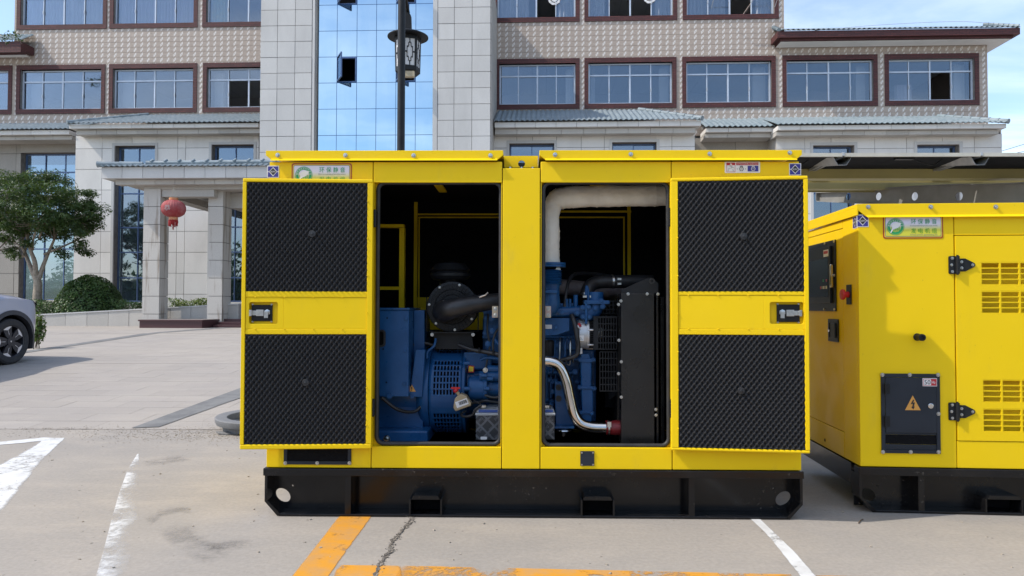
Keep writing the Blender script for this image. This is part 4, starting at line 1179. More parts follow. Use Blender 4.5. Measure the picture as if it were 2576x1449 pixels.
def env_plate(parent, x0, x1, z0, z1, y):
    """red-edged plate with a green roundel and two lines of Chinese lettering."""
    w, h = x1 - x0, z1 - z0
    cx, cz = (x0 + x1) / 2, (z0 + z1) / 2
    o = link('sign_plate', MB().prism(rrect(-w / 2, w / 2, -h / 2, h / 2, 0.012), -0.002, 0).mesh('sign_plate', PRINT_RB), parent, loc=(cx, y, cz))
    o['label'] = 'red-edged sign plate with a green roundel and green lettering'
    e = 0.032 * w
    MB().prism(rrect(-w / 2 + e * .62, w / 2 - e * .62, -h / 2 + e * .62, h / 2 - e * .62, 0.010), -0.0026, -0.0021).build('inner_border', PRINT_SIG, o)
    MB().prism(rrect(-w / 2 + e, w / 2 - e, -h / 2 + e, h / 2 - e, 0.008), -0.0032, -0.0027).build('grey_border', PRINT_GRY, o)
    e *= 1.3
    MB().prism(rrect(-w / 2 + e, w / 2 - e, -h / 2 + e, h / 2 - e, 0.007), -0.0038, -0.0033).build('print_field', PRINT_GRAD, o)
    rc, rx = h * 0.36, -w * 0.295
    yy = -0.0044
    b = MB(); b.prism(circ(rx, 0, rc, 40), yy, yy + 0.0005); b.build('roundel', PRINT_GRN, o)
    b = MB(); b.ring(circ(rx, 0, rc * 0.93, 40), circ(rx, 0, rc * 0.90, 40), yy - 0.0006, yy)
    b.prism(circ(rx, 0, rc * 0.62, 32), yy - 0.0006, yy)
    b.build('roundel_ring', PRINT_GRAD, o)
    for k in range(-4, 5):
        a = rad(90 - k * 20)
        me = text_me('国环境保护标志产品'[k + 4], WHITE, height=rc * 0.20)
        link('lettering', me, o, loc=(rx + rc * 0.765 * math.cos(a), yy - 0.0012, rc * 0.765 * math.sin(a)), rot=(0, k * rad(20), 0))
    b = MB()
    for k in range(5):
        zc = -rc * 0.05 - k * rc * 0.12
        half = math.sqrt(max(0.0, 0.58 ** 2 - (zc / rc) ** 2)) * rc
        b.box(rx - half, rx + half, yy - 0.0012, yy - 0.0007, zc - rc * 0.022, zc + rc * 0.022)
    for k in (-2, -1, 0, 1, 2):
        b.box(rx + k * rc * 0.2 - rc * 0.02, rx + k * rc * 0.2 + rc * 0.02, yy - 0.0014, yy - 0.0009, -rc * 0.48, -rc * 0.03)
    b.build('roundel_grid', PRINT_GRN, o)
    leaf = [(-.62, -.72), (-.40, -.20), (-.46, .10), (-.30, .34), (0.05, .50), (.62, .46), (.50, .10), (.25, -.12), (-.02, -.22), (-.30, -.36), (-.52, -.74)]
    MB().prism([(rx + a * rc, b_ * rc) for a, b_ in reversed(leaf)], yy - 0.0020, yy - 0.0015).build('roundel_leaf', WHITE, o)
    tx = w * 0.175
    for i, ch in enumerate('环保静音'):
        label_text(ch, PRINT_GRN, o, tx - w * 0.17 + i * w * 0.115, yy - 0.001, h * 0.22, width=w * .082, height=h * .215, shear=.0)
    label_text('Environmental protection mute', PRINT_GRY, o, tx, yy - 0.001, h * 0.035, width=w * 0.45, height=h * .075)
    for i, ch in enumerate('发电机组'):
        label_text(ch, PRINT_GRN2, o, tx - w * 0.17 + i * w * 0.115, yy - 0.001, -h * 0.17, width=w * .082, height=h * .215)
    label_text('Diesel power generating set', PRINT_GRY, o, tx, yy - 0.001, -h * 0.345, width=w * 0.45, height=h * .075)
    return o

def web_with_hole(b, x0, x1, z0, z1, y0, y1, hx, hz, rx, rz, tilt):
    """steel web sheet x0..x1 with one slanted oblong hole."""
    s = max(rx, rz) * 1.25
    b.box(x0, hx - s, y0, y1, z0, z1); b.box(hx + s, x1, y0, y1, z0, z1)
    b.box(hx - s, hx + s, y0, y1, z0, hz - s); b.box(hx - s, hx + s, y0, y1, hz + s, z1)
    ct, st = math.cos(tilt), math.sin(tilt)
    pts = []
    for i in range(32):
        a = 2 * math.pi * i / 32
        u, v = rx * math.cos(a), rz * math.sin(a)
        pts.append((hx + u * ct - v * st, hz + u * st + v * ct))
    outer = []
    for px, pz in pts:
        u, v = px - hx, pz - hz
        k = max(abs(u), abs(v)); outer.append((hx + u / k * s, hz + v / k * s))
    b.ring(outer, pts, y0, y1)

def base_frame(parent, x0, x1, zt, depth, stiff, pockets, rail_h, rec, holes):
    """black channel skid: top rail, recessed web with lifting holes, chamfered ends, stiffeners, fork pockets."""
    ch = 0.072
    o = MB().box(x0 - .006, x1 + .004, -0.012, 0.06, zt - rail_h, zt).build('skid_rail', BLK, parent, bevel=.004)
    b = MB()
    hz, rx, rz = holes[2:]
    mid = (x0 + x1) / 2
    for hx, tl, a, c in ((holes[0], rad(-38), x0 + .012, mid), (holes[1], rad(38), mid, x1 - .012)):
        web_with_hole(b, a, c, .012, zt - rail_h, rec, rec + .008, hx, hz, rx, rz, tl)
    b.build('skid_web', BLK, parent)
    MB().box(x0 + ch + .004, x1 - ch - .004, 0.0, rec, 0.002, .016).build('skid_flange', BLK, parent, bevel=.003)
    for s, xe in ((1, x0), (-1, x1)):
        e = MB()
        t = .014
        pts = [(xe, zt - rail_h), (xe, ch + .01), (xe + s * ch, .002), (xe + s * (ch + t * 1.3), .010), (xe + s * t, ch + .016), (xe + s * t, zt - rail_h)]
        if s < 0: pts = pts[::-1]
        e.prism(pts[::1] if s > 0 else pts, 0.0, rec + .006)
        e.build('skid_end', BLK, parent)
    for xs in stiff:
        e = MB(); e.box(xs - .005, xs + .005, 0.004, rec, .016, zt - rail_h); e.box(xs - .016, xs + .016, 0.0, .006, .016, zt - rail_h)
        e.build('stiffener', BLK, parent)
    for a, c, zp in pockets:
        e = MB()
        t = .009
        e.box(a, a + t, -.004, rec + .25, .0165, zp); e.box(c - t, c, -.004, rec + .25, .0165, zp)
        e.prism([(a + .012, zp - .001), (c - .012, zp - .001), (c - .022, zp + .018), (a + .022, zp + .018)], -.004, rec + .25)
        e.build('fork_pocket', BLK, parent)
        MB().box(a + t + .001, c - t - .001, rec - .006, rec - .002, .017, zp - .002).build('pocket_opening', LINING, parent)
    MB().box(x0 + .02, x1 - .02, rec + .02, depth - .02, zt - .05, zt - .012).build('skid_floor', BLK, parent)
    b = MB(); b.box(x0 + .02, x1 - .02, depth - .03, depth - .012, .13, zt - .05); b.build('rear_skid_beam', BLK, parent)
    for xa_, xb_ in ((x0 + .001, x0 + .02), (x1 - .02, x1 - .001)): MB().box(xa_, xb_, rec + .010, depth - .032, zt - .125, zt - .003).build('skid_side', BLK, parent)

def door_latch(parent, x0, x1, z0, z1, y, px0, px1, pz0, pz1, flip):
    """recessed black lock plate with steel bolt, cam and screws."""
    p = MB().box(px0, px1, y - .010, y - .002, pz0, pz1).build('lock_plate', BLK_M, parent, bevel=.003)
    w, h = px1 - px0, pz1 - pz0; cz = (pz0 + pz1) / 2; s = -1 if flip else 1
    cx = (px0 + px1) / 2
    b = MB()
    b.box(cx - .028 * 1, cx + .012, y - .020, y - .0105, cz - .016, cz + .018) if s > 0 else b.box(cx - .012, cx + .028, y - .020, y - .0105, cz - .016, cz + .018)
    tip = cx - s * (w * .5 + .006)
    b.box(min(tip, cx), max(tip, cx), y - .018, y - .0108, cz - .012, cz + .013)
    b.box(min(tip, tip + s * .014), max(tip, tip + s * .014), y - .030, y - .0182, cz - .016, cz + .017)
    b.build('latch_bolt', ZINC, parent, bevel=.0015)
    b = MB(); xx = cx + s * w * .27
    b.lathe([(.017, -.0105), (.017, -.018), (.011, -.019), (.011, -.026), (.001, -.027)], (xx, y, cz + .004), 'Y', 6)
    b.box(xx - .013, xx + .008, y - .030, y - .027, cz - .026, cz + .008)
    b.build('lock_cam', ZINC, parent)
    for ax in (px0 + .006, px1 - .006):
        for az in (pz0 - .001, pz1 + .001):
            hexbolt('screw', ZINC, parent, ax, y - .004, az, .004, .005)

def knob(parent, x, y, z):
    b = MB(); b.lathe([(.0185, 0.0), (.0195, -.002), (.018, -.0042), (.007, -.0050), (.006, -.0075), (.002, -.0085), (.0005, -.0085)], (x, y, z), 'Y', 18)
    b.build('foam_fastener', HOSE, parent, smooth=25)

def grille_bars(b, x0, x1, z0, z1, nc, nr, gx, gz, y0, y1):
    """pressed grille: nc x nr openings with bars gx and gz wide."""
    cw = (x1 - x0 - gx * (nc + 1)) / nc; chh = (z1 - z0 - gz * (nr + 1)) / nr
    for i in range(nc + 1):
        a = x0 + i * (cw + gx); b.box(a, a + gx, y0, y1, z0, z1)
    for k in range(nr + 1):
        a = z0 + k * (chh + gz)
        for i in range(nc):
            q = x0 + gx + i * (cw + gx); b.box(q, q + cw, y0 + .0005, y1 - .0005, a, a + gz)

# ================================================================== main generator set (doors open)
gl = on_ground(665, 1299); gr_ = on_ground(2020, 1308.5)
G_YAW = math.atan2(gr_.y - gl.y, gr_.x - gl.x)
GF = Frame((gl.x, gl.y, 0), G_YAW)
GL = (gr_ - gl).length
GD = 1.34
gen = thing('generator_set', 'yellow soundproof diesel generator set with both front doors swung open', 'generator', gl, G_YAW)
R, F = GF.R, GF.F
def gbox(n, mat_, px, d0, d1, parent=gen, bevel=.0025, dref=None, **kw):
    x0, x1, z0, z1 = R(*px, d0 if dref is None else dref)
    return MB().box(x0, x1, d0, d1, z0, z1).build(n, mat_, parent, bevel=bevel, **kw)
zseam = F(1340, 1180)[1]
_, _, zrailb, _ = R(663, 1180, 2020, 1199)
hxl, hz = F(712, 1245, .11); hxr, hz2 = F(1970, 1254, .11)
base_frame(gen, 0.0, GL, zseam - .002, GD, [F(875, 1240, 0)[0], F(1740, 1240, 0)[0]],
           [(F(1029, 1272, 0)[0], F(1112, 1272, 0)[0], F(1070, 1256, 0)[1]), (F(1461, 1275, 0)[0], F(1546, 1275, 0)[0], F(1500, 1258, 0)[1])],
           F(1340, 1180)[1] - F(1340, 1199)[1], .11, (hxl, hxr, (hz + hz2) / 2, .046, .034))
# --- canopy front
ZT = F(1340, 380)[1]
xL, xR = .008, GL - .006
e = .0022
def gx_(p, y=800): return F(p, y)[0]
zh_top, zh_bot = F(1100, 407)[1], F(1100, 459)[1]
zs_top, zs_bot = F(1100, 1124)[1], zseam
xa, xb = gx_(936), gx_(1263)          # left opening bay
xc, xd = gx_(1359), gx_(1690)         # right opening bay
T = .030
MB().box(xL, xa - e, 0, T, zs_bot + .001, zh_top).build('end_panel', YEL, gen, bevel=.003)
MB().box(xd + e, xR, 0, T, zs_bot + .001, zh_top).build('end_panel', YEL, gen, bevel=.003)
zpost = F(1310, 423)[1]
MB().box(xb + e, xc - e, -.002, T, zs_bot + .001, zpost).build('centre_post', YEL, gen, bevel=.003)
for a, c in ((xa, xb), (xc, xd)):
    MB().box(a + e, c - e, -.001, T, zh_bot, zh_top).build('header_panel', YEL, gen, bevel=.003)
    MB().box(a + e, c - e, -.001, T, zs_bot + .001, zs_top).build('sill_panel', YEL, gen, bevel=.003)
# roof caps
zc0, zc1 = F(1340, 405.5)[1], F(1340, 379)[1]
for a, c in ((F(670, 395)[0], F(1266, 395)[0]), (F(1357, 395)[0], F(2016, 395)[0])):
    b = MB(); h = zc1 - zc0; k = h * .55
    b.prism([(a + k, zc0 + .006), (c - k, zc0 + .006), (c, zc0 + k), (c, zc1), (a, zc1), (a, zc0 + k)], -.010, -.0005)
    b.box(a + .0005, c - .0005, -.0095, GD + .012, zc1 - .014, zc1 - .0005)
    b.build('roof_cap', YEL, gen, bevel=.002)
    b = MB(); b.add([(a + k, -.0101, zc0 + .014), (c - k, -.0101, zc0 + .014), (c - k, -.027, zc0 + .0015), (a + k, -.027, zc0 + .0015), (a + k, -.0101, zc0 + .012), (c - k, -.0101, zc0 + .012), (c - k, -.027, zc0 - .001), (a + k, -.027, zc0 - .001)], [(0, 3, 2, 1), (3, 7, 6, 2), (4, 5, 6, 7), (0, 4, 7, 3), (1, 2, 6, 5)])
    b.build('drip_lip', YEL, gen)
for p, y in ((700, 391), (870, 391.5), (1041, 392), (1234, 392), (1396, 390), (1586, 389), (1784, 388), (1985, 385)):
    x, z = F(p, y); hexbolt('roof_bolt', ZINC, gen, x, -.0105, z, .0082, .010)
# lifting bracket
b = MB()
bx0, bx1, bz0, bz1 = R(1268, 392, 1353, 423, .16)
inner = circ(F(1312, 412, .16)[0], F(1312, 412, .16)[1], .020, 24)
bz0 = zpost - .012
b.ring(around(inner, bx0, bx1, bz0 + .001, bz1), inner, .16, .17)
b.build('lifting_plate', YEL, gen)
MB().box(bx0 + .01, bx1 - .01, .30, .31, zpost - .010, bz1 - .012).build('lifting_rib', BLK_M, gen)
MB().box(xb + e, xc - e, T + .001, .45, zpost - .012, zpost - .001).build('post_top', YEL, gen)
for p in (1283, 1312, 1340):
    x, z = F(p, 422); b = MB(); b.lathe([(.012, 0), (.012, .008), (.0085, .009), (.0085, .016), (.001, .017)], (x, .05, zpost), 'Z', 6); b.build('lifting_bolt', ZINC, gen)
# shell
zi = zh_top - .006
MB().box(xL, xL + .02, T + .001, GD, zs_bot + .001, zi).build('end_wall', YEL, gen, bevel=.003)
MB().box(xR - .02, xR, T + .001, GD, zs_bot + .001, zi).build('end_wall', YEL, gen, bevel=.003)
MB().box(xL + .0205, xR - .0205, GD - .02, GD, zs_bot - .07, zi).build('rear_wall', YEL, gen)
b = MB()
b.box(xL + .021, xR - .021, GD - .055, GD - .021, zs_bot + .002, zi - .002)
b.box(xL + .021, xR - .021, T + .09, GD - .056, zi - .032, zi - .003)
b.box(xL + .021, xL + .05, T + .09, GD - .056, zs_bot + .002, zi - .034)
b.box(xR - .05, xR - .021, T + .09, GD - .056, zs_bot + .002, zi - .034)
b.build('sound_lining', LINING, gen)
# openings: flange plate with rounded hole, seal
for a, c, lp, rp, tp, bp in ((xa, xb, 951, 1259, 461, 1115), (xc, xd, 1367, 1680, 461, 1119)):
    x0, x1, z0, z1 = R(lp, tp, rp, bp, .03)
    inner = rrect(x0, x1, z0, z1, .04, 5)
    MB().ring(around(inner, a + e, c - e, zs_top - .004, zh_bot + .004), inner, T + .001, T + .008).build('opening_flange', YEL, gen)
    for q in (a + e, c - e - .004):
        MB().box(q, q + .004, .003, T + .001, zs_top + .0005, zh_bot - .0005).build('opening_return', YEL, gen)
    pts = [(x, T - .006, z) for x, z in rrect(x0 - .002, x1 + .002, z0 - .002, z1 + .002, .042, 6)]
    MB().tube(pts, .0125, 8, closed=True).build('rubber_seal', RUB, gen, smooth=70)
# hinges
for p, y0, y1 in ((943, 529, 570), (938.5, 1005, 1046), (1684, 525, 568), (1688.5, 1006, 1049)):
    x, zt = F(p, y0, -.02); _, zb = F(p, y1, -.02)
    b = MB(); n = 5; hh = (zt - zb) / n
    for i in range(n): b.cyl((x, -.020, zb + i * hh + .0008), (x, -.020, zb + (i + 1) * hh - .0008), .0095, n=12)
    b.cyl((x, -.020, zb - .004), (x, -.020, zt + .004), .006, n=10)
    b.box(x - .004, x + .004, -.018, -.001, zb, zt)
    b.build('hinge', BLK_M, gen, smooth=40)
# cable outlet under the left door
x0, x1, z0, z1 = R(715, 1120, 884, 1168)
MB().ring([(x0, z0), (x1, z0), (x1, z1), (x0, z1)], [(x0 + .018, z0 + .018), (x1 - .018, z0 + .018), (x1 - .018, z1 - .018), (x0 + .018, z1 - .018)], -.008, -.0005).build('outlet_frame', GREY_D, gen)
MB().box(x0 + .018, x1 - .018, -.003, -.0006, z0 + .018, z1 - .018).build('outlet_opening', LINING, gen)
for p in (719, 799, 880):
    x, z = F(p, 1164); hexbolt('outlet_bolt', ZINC, gen, x, -.0085, z, .007, .007)
# small plate under the right opening
pl = gbox('cover_plate', GREY_D, (1460, 1135, 1495, 1172), -.005, -.0012, bevel=.001)
for p, y in ((1463.5, 1138.5), (1491.5, 1138.5), (1463.5, 1168.5), (1491.5, 1168.5)):
    x, z = F(p, y); hexbolt('rivet', ZINC, gen, x, -.0055, z, .0034, .003)
# stickers
x0, x1, z0, z1 = R(672.5, 417, 702, 447); silent_sticker(gen, (x0 + x1) / 2, (z0 + z1) / 2, 0, x1 - x0, z1 - z0)
x0, x1, z0, z1 = R(1985, 411, 2015, 441); silent_sticker(gen, (x0 + x1) / 2, (z0 + z1) / 2, 0, x1 - x0, z1 - z0)
x0, x1, z0, z1 = R(734, 411, 885, 471); env_plate(gen, x0, x1, z0, z1, -.0005)
# burn warning
x0, x1, z0, z1 = R(1823, 407, 1912, 435)
w, h = x1 - x0, z1 - z0
ws = link('warning_sticker', MB().prism(rrect(-w / 2, w / 2, -h / 2, h / 2, .005), -.0012, 0).mesh('warning_sticker', WHITE), gen, loc=((x0 + x1) / 2, -.0004, (z0 + z1) / 2), rot=(0, -.006, 0))
ws['label'] = 'white warning sticker with red headings and a blue radiator symbol'
yy = -.0018
b = MB(); b.ring(rrect(-.45 * w, -.205 * w, -.42 * h, .42 * h, .001, 1), rrect(-.44 * w, -.215 * w, -.39 * h, .39 * h, .001, 1), yy, yy + .0005)
b.box(-.449 * w, -.206 * w, yy - .0004, yy + .0001, .19 * h, .41 * h); b.box(-.175 * w, .45 * w, yy, yy + .0005, .19 * h, .42 * h); b.build('red_heading', PRINT_RED, ws)
label_text('ATTENTION:Be careful burn', WHITE, ws, .137 * w, yy - .001, .305 * h, width=w * .58, height=h * .13)
MB().prism([(-.362 * w, .22 * h), (-.292 * w, .22 * h), (-.327 * w, .385 * h)], yy - .001, yy - .0006).build('warning_triangle', WHITE, ws)
MB().box(.145 * w, .45 * w, yy, yy + .0005, -.38 * h, .13 * h).build('blue_field', PRINT_BLU, ws)
def kettle(cx, m_):
    b = MB(); r = .19 * h
    b.ring(circ(cx, -.15 * h, r, 24), circ(cx, -.15 * h, r * .78, 24), yy - .0014, yy - .0010)
    b.box(cx - .11 * h, cx - .075 * h, yy - .0014, yy - .001, .02 * h, .10 * h); b.box(cx + .075 * h, cx + .11 * h, yy - .0014, yy - .001, .02 * h, .10 * h)
    b.box(cx - .13 * h, cx + .13 * h, yy - .0019, yy - .0015, .07 * h, .105 * h); b.box(cx - .09 * h, cx + .09 * h, yy - .0014, yy - .001, -.165 * h, -.135 * h)
    b.build('radiator_symbol', m_, ws)
kettle(-.03 * w, PRINT_BLK); kettle(.30 * w, WHITE)
b = MB()
for cx, s in ((-.145 * w, 1), (.085 * w, -1)):
    b.prism([(cx - .015 * w * s, -.20 * h), (cx + .018 * w * s, -.15 * h), (cx - .015 * w * s, -.10 * h)][::s], yy - .001, yy - .0006)
b.tube([(-.42 * w, yy - .0006, -.33 * h), (-.40 * w, yy - .0006, -.30 * h), (-.40 * w, yy - .0006, -.12 * h), (-.31 * w, yy - .0006, -.05 * h), (-.33 * w, yy - .0006, .10 * h)], .0009, 4)
b.tube([(-.36 * w, yy - .0006, .13 * h), (-.30 * w, yy - .0006, .06 * h), (-.235 * w, yy - .0006, -.08 * h)], .0009, 4)
b.tube([(-.24 * w, yy - .0006, -.33 * h), (-.27 * w, yy - .0006, -.30 * h), (-.27 * w, yy - .0006, -.15 * h)], .0009, 4)
b.build('burn_symbol', PRINT_GRY, ws)

# --- doors
def open_door(hx_px, side, dyaw, foam_px, band_px, latch_px, plate_px, outer_px, knobs_px):
    hx, _ = F(hx_px, 790, -.052)
    door = link('front_door', None, gen, loc=(hx, -.052, 0), rot=(0, 0, dyaw))
    DF = Frame(GF.world(hx, -.052, 0), G_YAW + dyaw)
    x0, x1, z0, z1 = DF.R(*outer_px, 0)
    xo0, xo1 = x0, x1
    # border rails with a narrow outer return, band and skin
    fu, fl = [DF.R(*q, .0) for q in foam_px]
    d2 = .042
    def P(n, a, c, y0, y1, p, q, mt=YEL, bv=.0025): return MB().box(a, c, y0, y1, p, q).build(n, mt, door, bevel=bv)
    P('door_rail', x0, x1, 0, d2 - .001, fu[3], z1, bv=.005); P('door_rail', x0, x1, 0, d2 - .001, z0, fl[2], bv=.005)
    xi0, xi1 = min(fu[0], fl[0]), max(fu[1], fl[1])
    P('door_stile', x0, xi0, .0006, d2 - .001, fl[2] + .0003, fu[3] - .0003); P('door_stile', xi1, x1, .0006, d2 - .001, fl[2] + .0003, fu[3] - .0003)
    P('door_skin', x0 + .001, x1 - .001, d2, d2 + .004, z0 + .001, z1 - .001)
    lx0, lx1, lz0, lz1 = DF.R(*latch_px, .004)
    bz1, bz0 = fu[2], fl[3]
    zl1, zl0 = DF.F((x0 + x1) / 2 * 0 + (outer_px[0] + outer_px[2]) / 2, band_px[0], .0)[1], DF.F((outer_px[0] + outer_px[2]) / 2, band_px[1], .0)[1]
    P('cross_rail', xi0 + .0004, xi1 - .0004, .004, d2 - .001, zl1 + .001, bz1); P('cross_rail', xi0 + .0004, xi1 - .0004, .004, d2 - .001, bz0, zl0 - .001)
    bm = MB()
    inner = rrect(lx0, lx1, lz0, lz1, .012, 4)
    if side < 0: a_, c_ = xi0 + .001, lx1 + .03
    else: a_, c_ = lx0 - .03, xi1 - .001
    bm.ring(around(inner, a_, c_, zl0, zl1), inner, .0065, .018)
    if side < 0: bm.box(c_, xi1 - .001, .0065, .018, zl0, zl1)
    else: bm.box(xi0 + .001, a_, .0065, .018, zl0, zl1)
    bm.build('band_panel', YEL, door, bevel=.0015)
    P('latch_recess', lx0 - .004, lx1 + .004, .034, .037, lz0 - .004, lz1 + .004)
    px0, px1, pz0, pz1 = DF.R(*plate_px, .03)
    door_latch(door, lx0, lx1, lz0, lz1, .034, px0, px1, pz0, pz1, side > 0)
    for i, q in enumerate((fu, fl)):
        foam_panel(xi0 + .0015, xi1 - .0015, q[2] + .0015, q[3] - .0015, .020, door, seed=11 * i + (3 if side > 0 else 5))
    for kx, kz in knobs_px:
        x, z = DF.F(kx, kz, -.004); knob(door, x, -.003, z)
    # weld seams on the rails
    b = MB()
    for zz_, in ((zl1,), (zl0,)):
        for k in range(4):
            xx = xi0 + (xi1 - xi0) * (k + .35) / 4.2
            b.lathe([(.0042, .004), (.0036, .001), (.0004, -.0005)], (xx, 0, zz_), 'Y', 8)
    for k in range(7):
        zz2 = fl[2] + (fu[3] - fl[2]) * (k + .5) / 7
        b.lathe([(.004, .0006), (.0034, -.002), (.0004, -.003)], (xi1 + .002 if side < 0 else xi0 - .002, 0, zz2), 'Y', 8)
    b.build('weld_spots', YEL, door, kind='stuff')
    return door
open_door(938, -1, rad(3.4), ((620.5, 458.5, 923, 733.5), (614, 841, 921, 1118)), (748, 828), (626, 760, 698.5, 815), (633, 767, 686, 808), (606.5, 449.5, 936, 1130), ((785.5, 588), (768.5, 962.5)))
open_door(1689, 1, rad(-5.4), ((1706, 453, 2021.5, 733.5), (1707, 842.5, 2026, 1130)), (743, 828), (1937, 760, 2022, 815), (1953.5, 766, 2011.5, 810), (1688.5, 444.5, 2035.5, 1137), ((1871, 594.5), (1864.5, 983)))
# ================================================================== inside the main generator set
def pt(px, py, d):
    x, z = F(px, py, d); return (x, d, z)
def bolt_at(px, py, d, r=.009, mt=BLU, n='bolt', parent=gen):
    x, z = F(px, py, d); return hexbolt(n, mt, parent, x, d, z, r, r * .9)
# yellow framing seen in the dark at the back
b = MB()
D2 = GD - .075
for px in ((1041, 500, 1049.5, 776), (1050, 537, 1400, 540.5), (1052, 545, 1400, 548), (1052, 548, 1055, 776), (1400, 529.5, 1588, 534), (1400, 545, 1572, 548), (1579, 505, 1587, 698), (1568.5, 549, 1572, 700)):
    x0, x1, z0, z1 = R(*px, D2); b.box(x0, x1, D2 + .001 * (len(b.f) % 5), D2 + .02, z0, z1)
x0, x1, z0, z1 = R(1050, 748, 1400, 830, D2); b.box(x0, x1, D2 + .006, D2 + .02, z0, z1)
b.build('rear_door_frame', YEL, gen)
b = MB(); D1 = .74
for px in ((930, 564, 1016, 572), (1004, 573, 1016.5, 776), (930, 721, 1003, 729)):
    x0, x1, z0, z1 = R(*px, D1); b.box(x0, x1, D1 + .001 * (len(b.f) % 5), D1 + .05, z0, z1)
b.build('control_bay_frame', YEL, gen)
x, z = F(1098, 470, .35); MB().box(x - .03, x + .02, .30, .75, zi - .045, zi - .036).build('roof_brace', YEL, gen)
x, z = F(1503, 474, .35); MB().box(x - .03, x + .03, .20, .75, zi - .045, zi - .036).build('roof_brace', YEL, gen)

# --- generator end: alternator
alt = link('alternator', None, gen)
alt['label'] = 'blue electric alternator with perforated fan shroud'
AX, AD, AR = F(1120, 980, .56)[0], .56, .262
AZ = F(1120, 980, .56)[1]
xs0, xs1 = F(1078, 980, .30)[0], F(1161, 980, .30)[0]
# shroud: slotted steel band
ths = []; rows_n = 44
step = 2 * math.pi / rows_n
tl = []
for k in range(rows_n): tl += [k * step, k * step + step * .22, ]
nx = 8; wx = (xs1 - xs0)
xsplit = [xs0, xs0 + wx * .10]
cw = wx * .80 / nx
for i in range(nx): xsplit += [xsplit[-1] + cw * .36, xsplit[-1] + cw]
xsplit = xsplit[:2]
for i in range(nx):
    q = xs0 + wx * .10 + i * cw
    xsplit += [q + cw * .42, q + cw]
xsplit.append(xs1)
b = MB(); v = []; f = []
nT = len(tl)
for x in xsplit:
    for t_ in tl:
        v.append((x, AD - AR * math.sin(t_), AZ + AR * math.cos(t_)))
blank = {11, 12, 13, 3, 4}
for i in range(len(xsplit) - 1):
    for j in range(nT):
        slot = (i >= 1 and i < len(xsplit) - 2 and i % 2 == 0 and j % 2 == 1 and (j // 2) not in blank)
        if slot: continue
        j2 = (j + 1) % nT
        f.append((i * nT + j, i * nT + j2, (i + 1) * nT + j2, (i + 1) * nT + j))
b.add(v, f)
o = b.build('fan_shroud', BLU, alt, smooth=50)
sm = o.modifiers.new('thickness', 'SOLIDIFY'); sm.thickness = .004; sm.offset = -1
b = MB(); b.lathe([(AR * .80, xs0 + .01), (AR * .80, xs1 - .01)], (0, AD, AZ), 'X', 40); b.build('fan_core', LINING, alt, smooth=50)
b = MB()
b.lathe([(AR * .3, xs0 - .085), (AR * .84, xs0 - .080), (AR * .96, xs0 - .055), (AR * 1.0, xs0 - .034), (AR * 1.0, xs0 - .006), (AR * .985, xs0 - .003)], (0, AD, AZ), 'X', 48)
b.lathe([(AR * 1.012, xs1 + .001), (AR * 1.012, xs1 + .016), (AR * .985, xs1 + .020), (AR * .70, xs1 + .024)], (0, AD, AZ), 'X', 48)
b.build('shroud_rim', BLU, alt, smooth=35)
# stator housing left of the shroud
x0 = F(905, 1000, .42)[0]
b = MB(); zb_ = F(1000, 1088, .3)[1]
b.lathe([(.001, x0), (.235, x0 + .001), (.235, xs0 - .08)], (0, AD + .02, AZ), 'X', 40)
b.build('stator_housing', BLU, alt, smooth=35)
cx0, cx1, cz0, cz1 = R(1031, 880, 1068, 998, .30)
b = MB(); b.prism([(cx0, cz0), (cx1 - .012, cz0), (cx1 + .004, cz1), (cx0 + .035, cz1)], .285, .34); b.build('side_cover', BLU, alt, bevel=.004)
x, z = F(1036, 979, .285)
tw = MB().prism([(x - .024, z - .014), (x + .024, z - .014), (x, z + .026)], .2832, .2848); tw.build('warning_triangle', PRINT_ORG, alt)
tw = MB(); tw.box(x - .0025, x + .0025, .2815, .283, z - .001, z + .014); tw.box(x - .0025, x + .0025, .2815, .283, z - .009, z - .005); tw.build('exclamation_mark', PRINT_BLK, alt)
# terminal cabinet
x0, x1, z0, z1 = R(905, 778, 1028, 998, .22)
MB().box(x0, x1, .22, .62, z0, z1 - .004).build('terminal_cabinet', BLU, alt, bevel=.005)
MB().box(x0 - .006, x1 + .006, .212, .66, z1 - .0035, z1 + .008).build('cabinet_lid', BLU, alt, bevel=.003)
x0b, x1b, _, _ = R(1034, 778, 1068, 860, .40)
MB().box(x1 + .0005, x1b, .40, .66, z0 + .02, z1 - .006).build('cabinet_side_box', BLU, alt, bevel=.004)
for p, y in ((1022, 802), (1020, 883), (1018, 965), (1036, 998)):
    bolt_at(p, y, .2195 if p < 1030 else .284, .009, BLU, 'cabinet_bolt', alt)
bolt_at(979, 996, .2195, .013, BLU, 'cabinet_bolt', alt)
b = MB()
for p, y in ((964, 780 + 98), (974, 800), (972, 962)):
    x, z = F(p, y, .219); b.cyl((x, .2185, z), (x, .2195, z), .005, n=10)
b.build('cabinet_hole', LINING, alt)
x, z = F(958, 851, .218)
MB().ring(rrect(x - .05, x + .028, z - .05, z + .05, .02), rrect(x - .04, x + .018, z - .04, z + .04, .015), .205, .2195).build('cable_grommet', RUB, alt)
MB().prism(rrect(x - .04, x + .018, z - .04, z + .04, .015), .2165, .2185).build('cable_opening', LINING, alt)
# foot block
x0, x1, z0, z1 = R(905, 1083, 1076, 1110, .24)
b = MB(); b.box(x0, x1, .24, .86, z0 - .02, z1); b.build('mounting_foot', BLU, alt, bevel=.012)
bolt_at(973, 1104, .239, .014, ZINC, 'foot_bolt', alt)
x0, x1, z0, z1 = R(905, 998, 1062, 1083, .34)
MB().box(x0, x1, .36, .80, z0 - .01, z1).build('foot_web', BLU, alt)

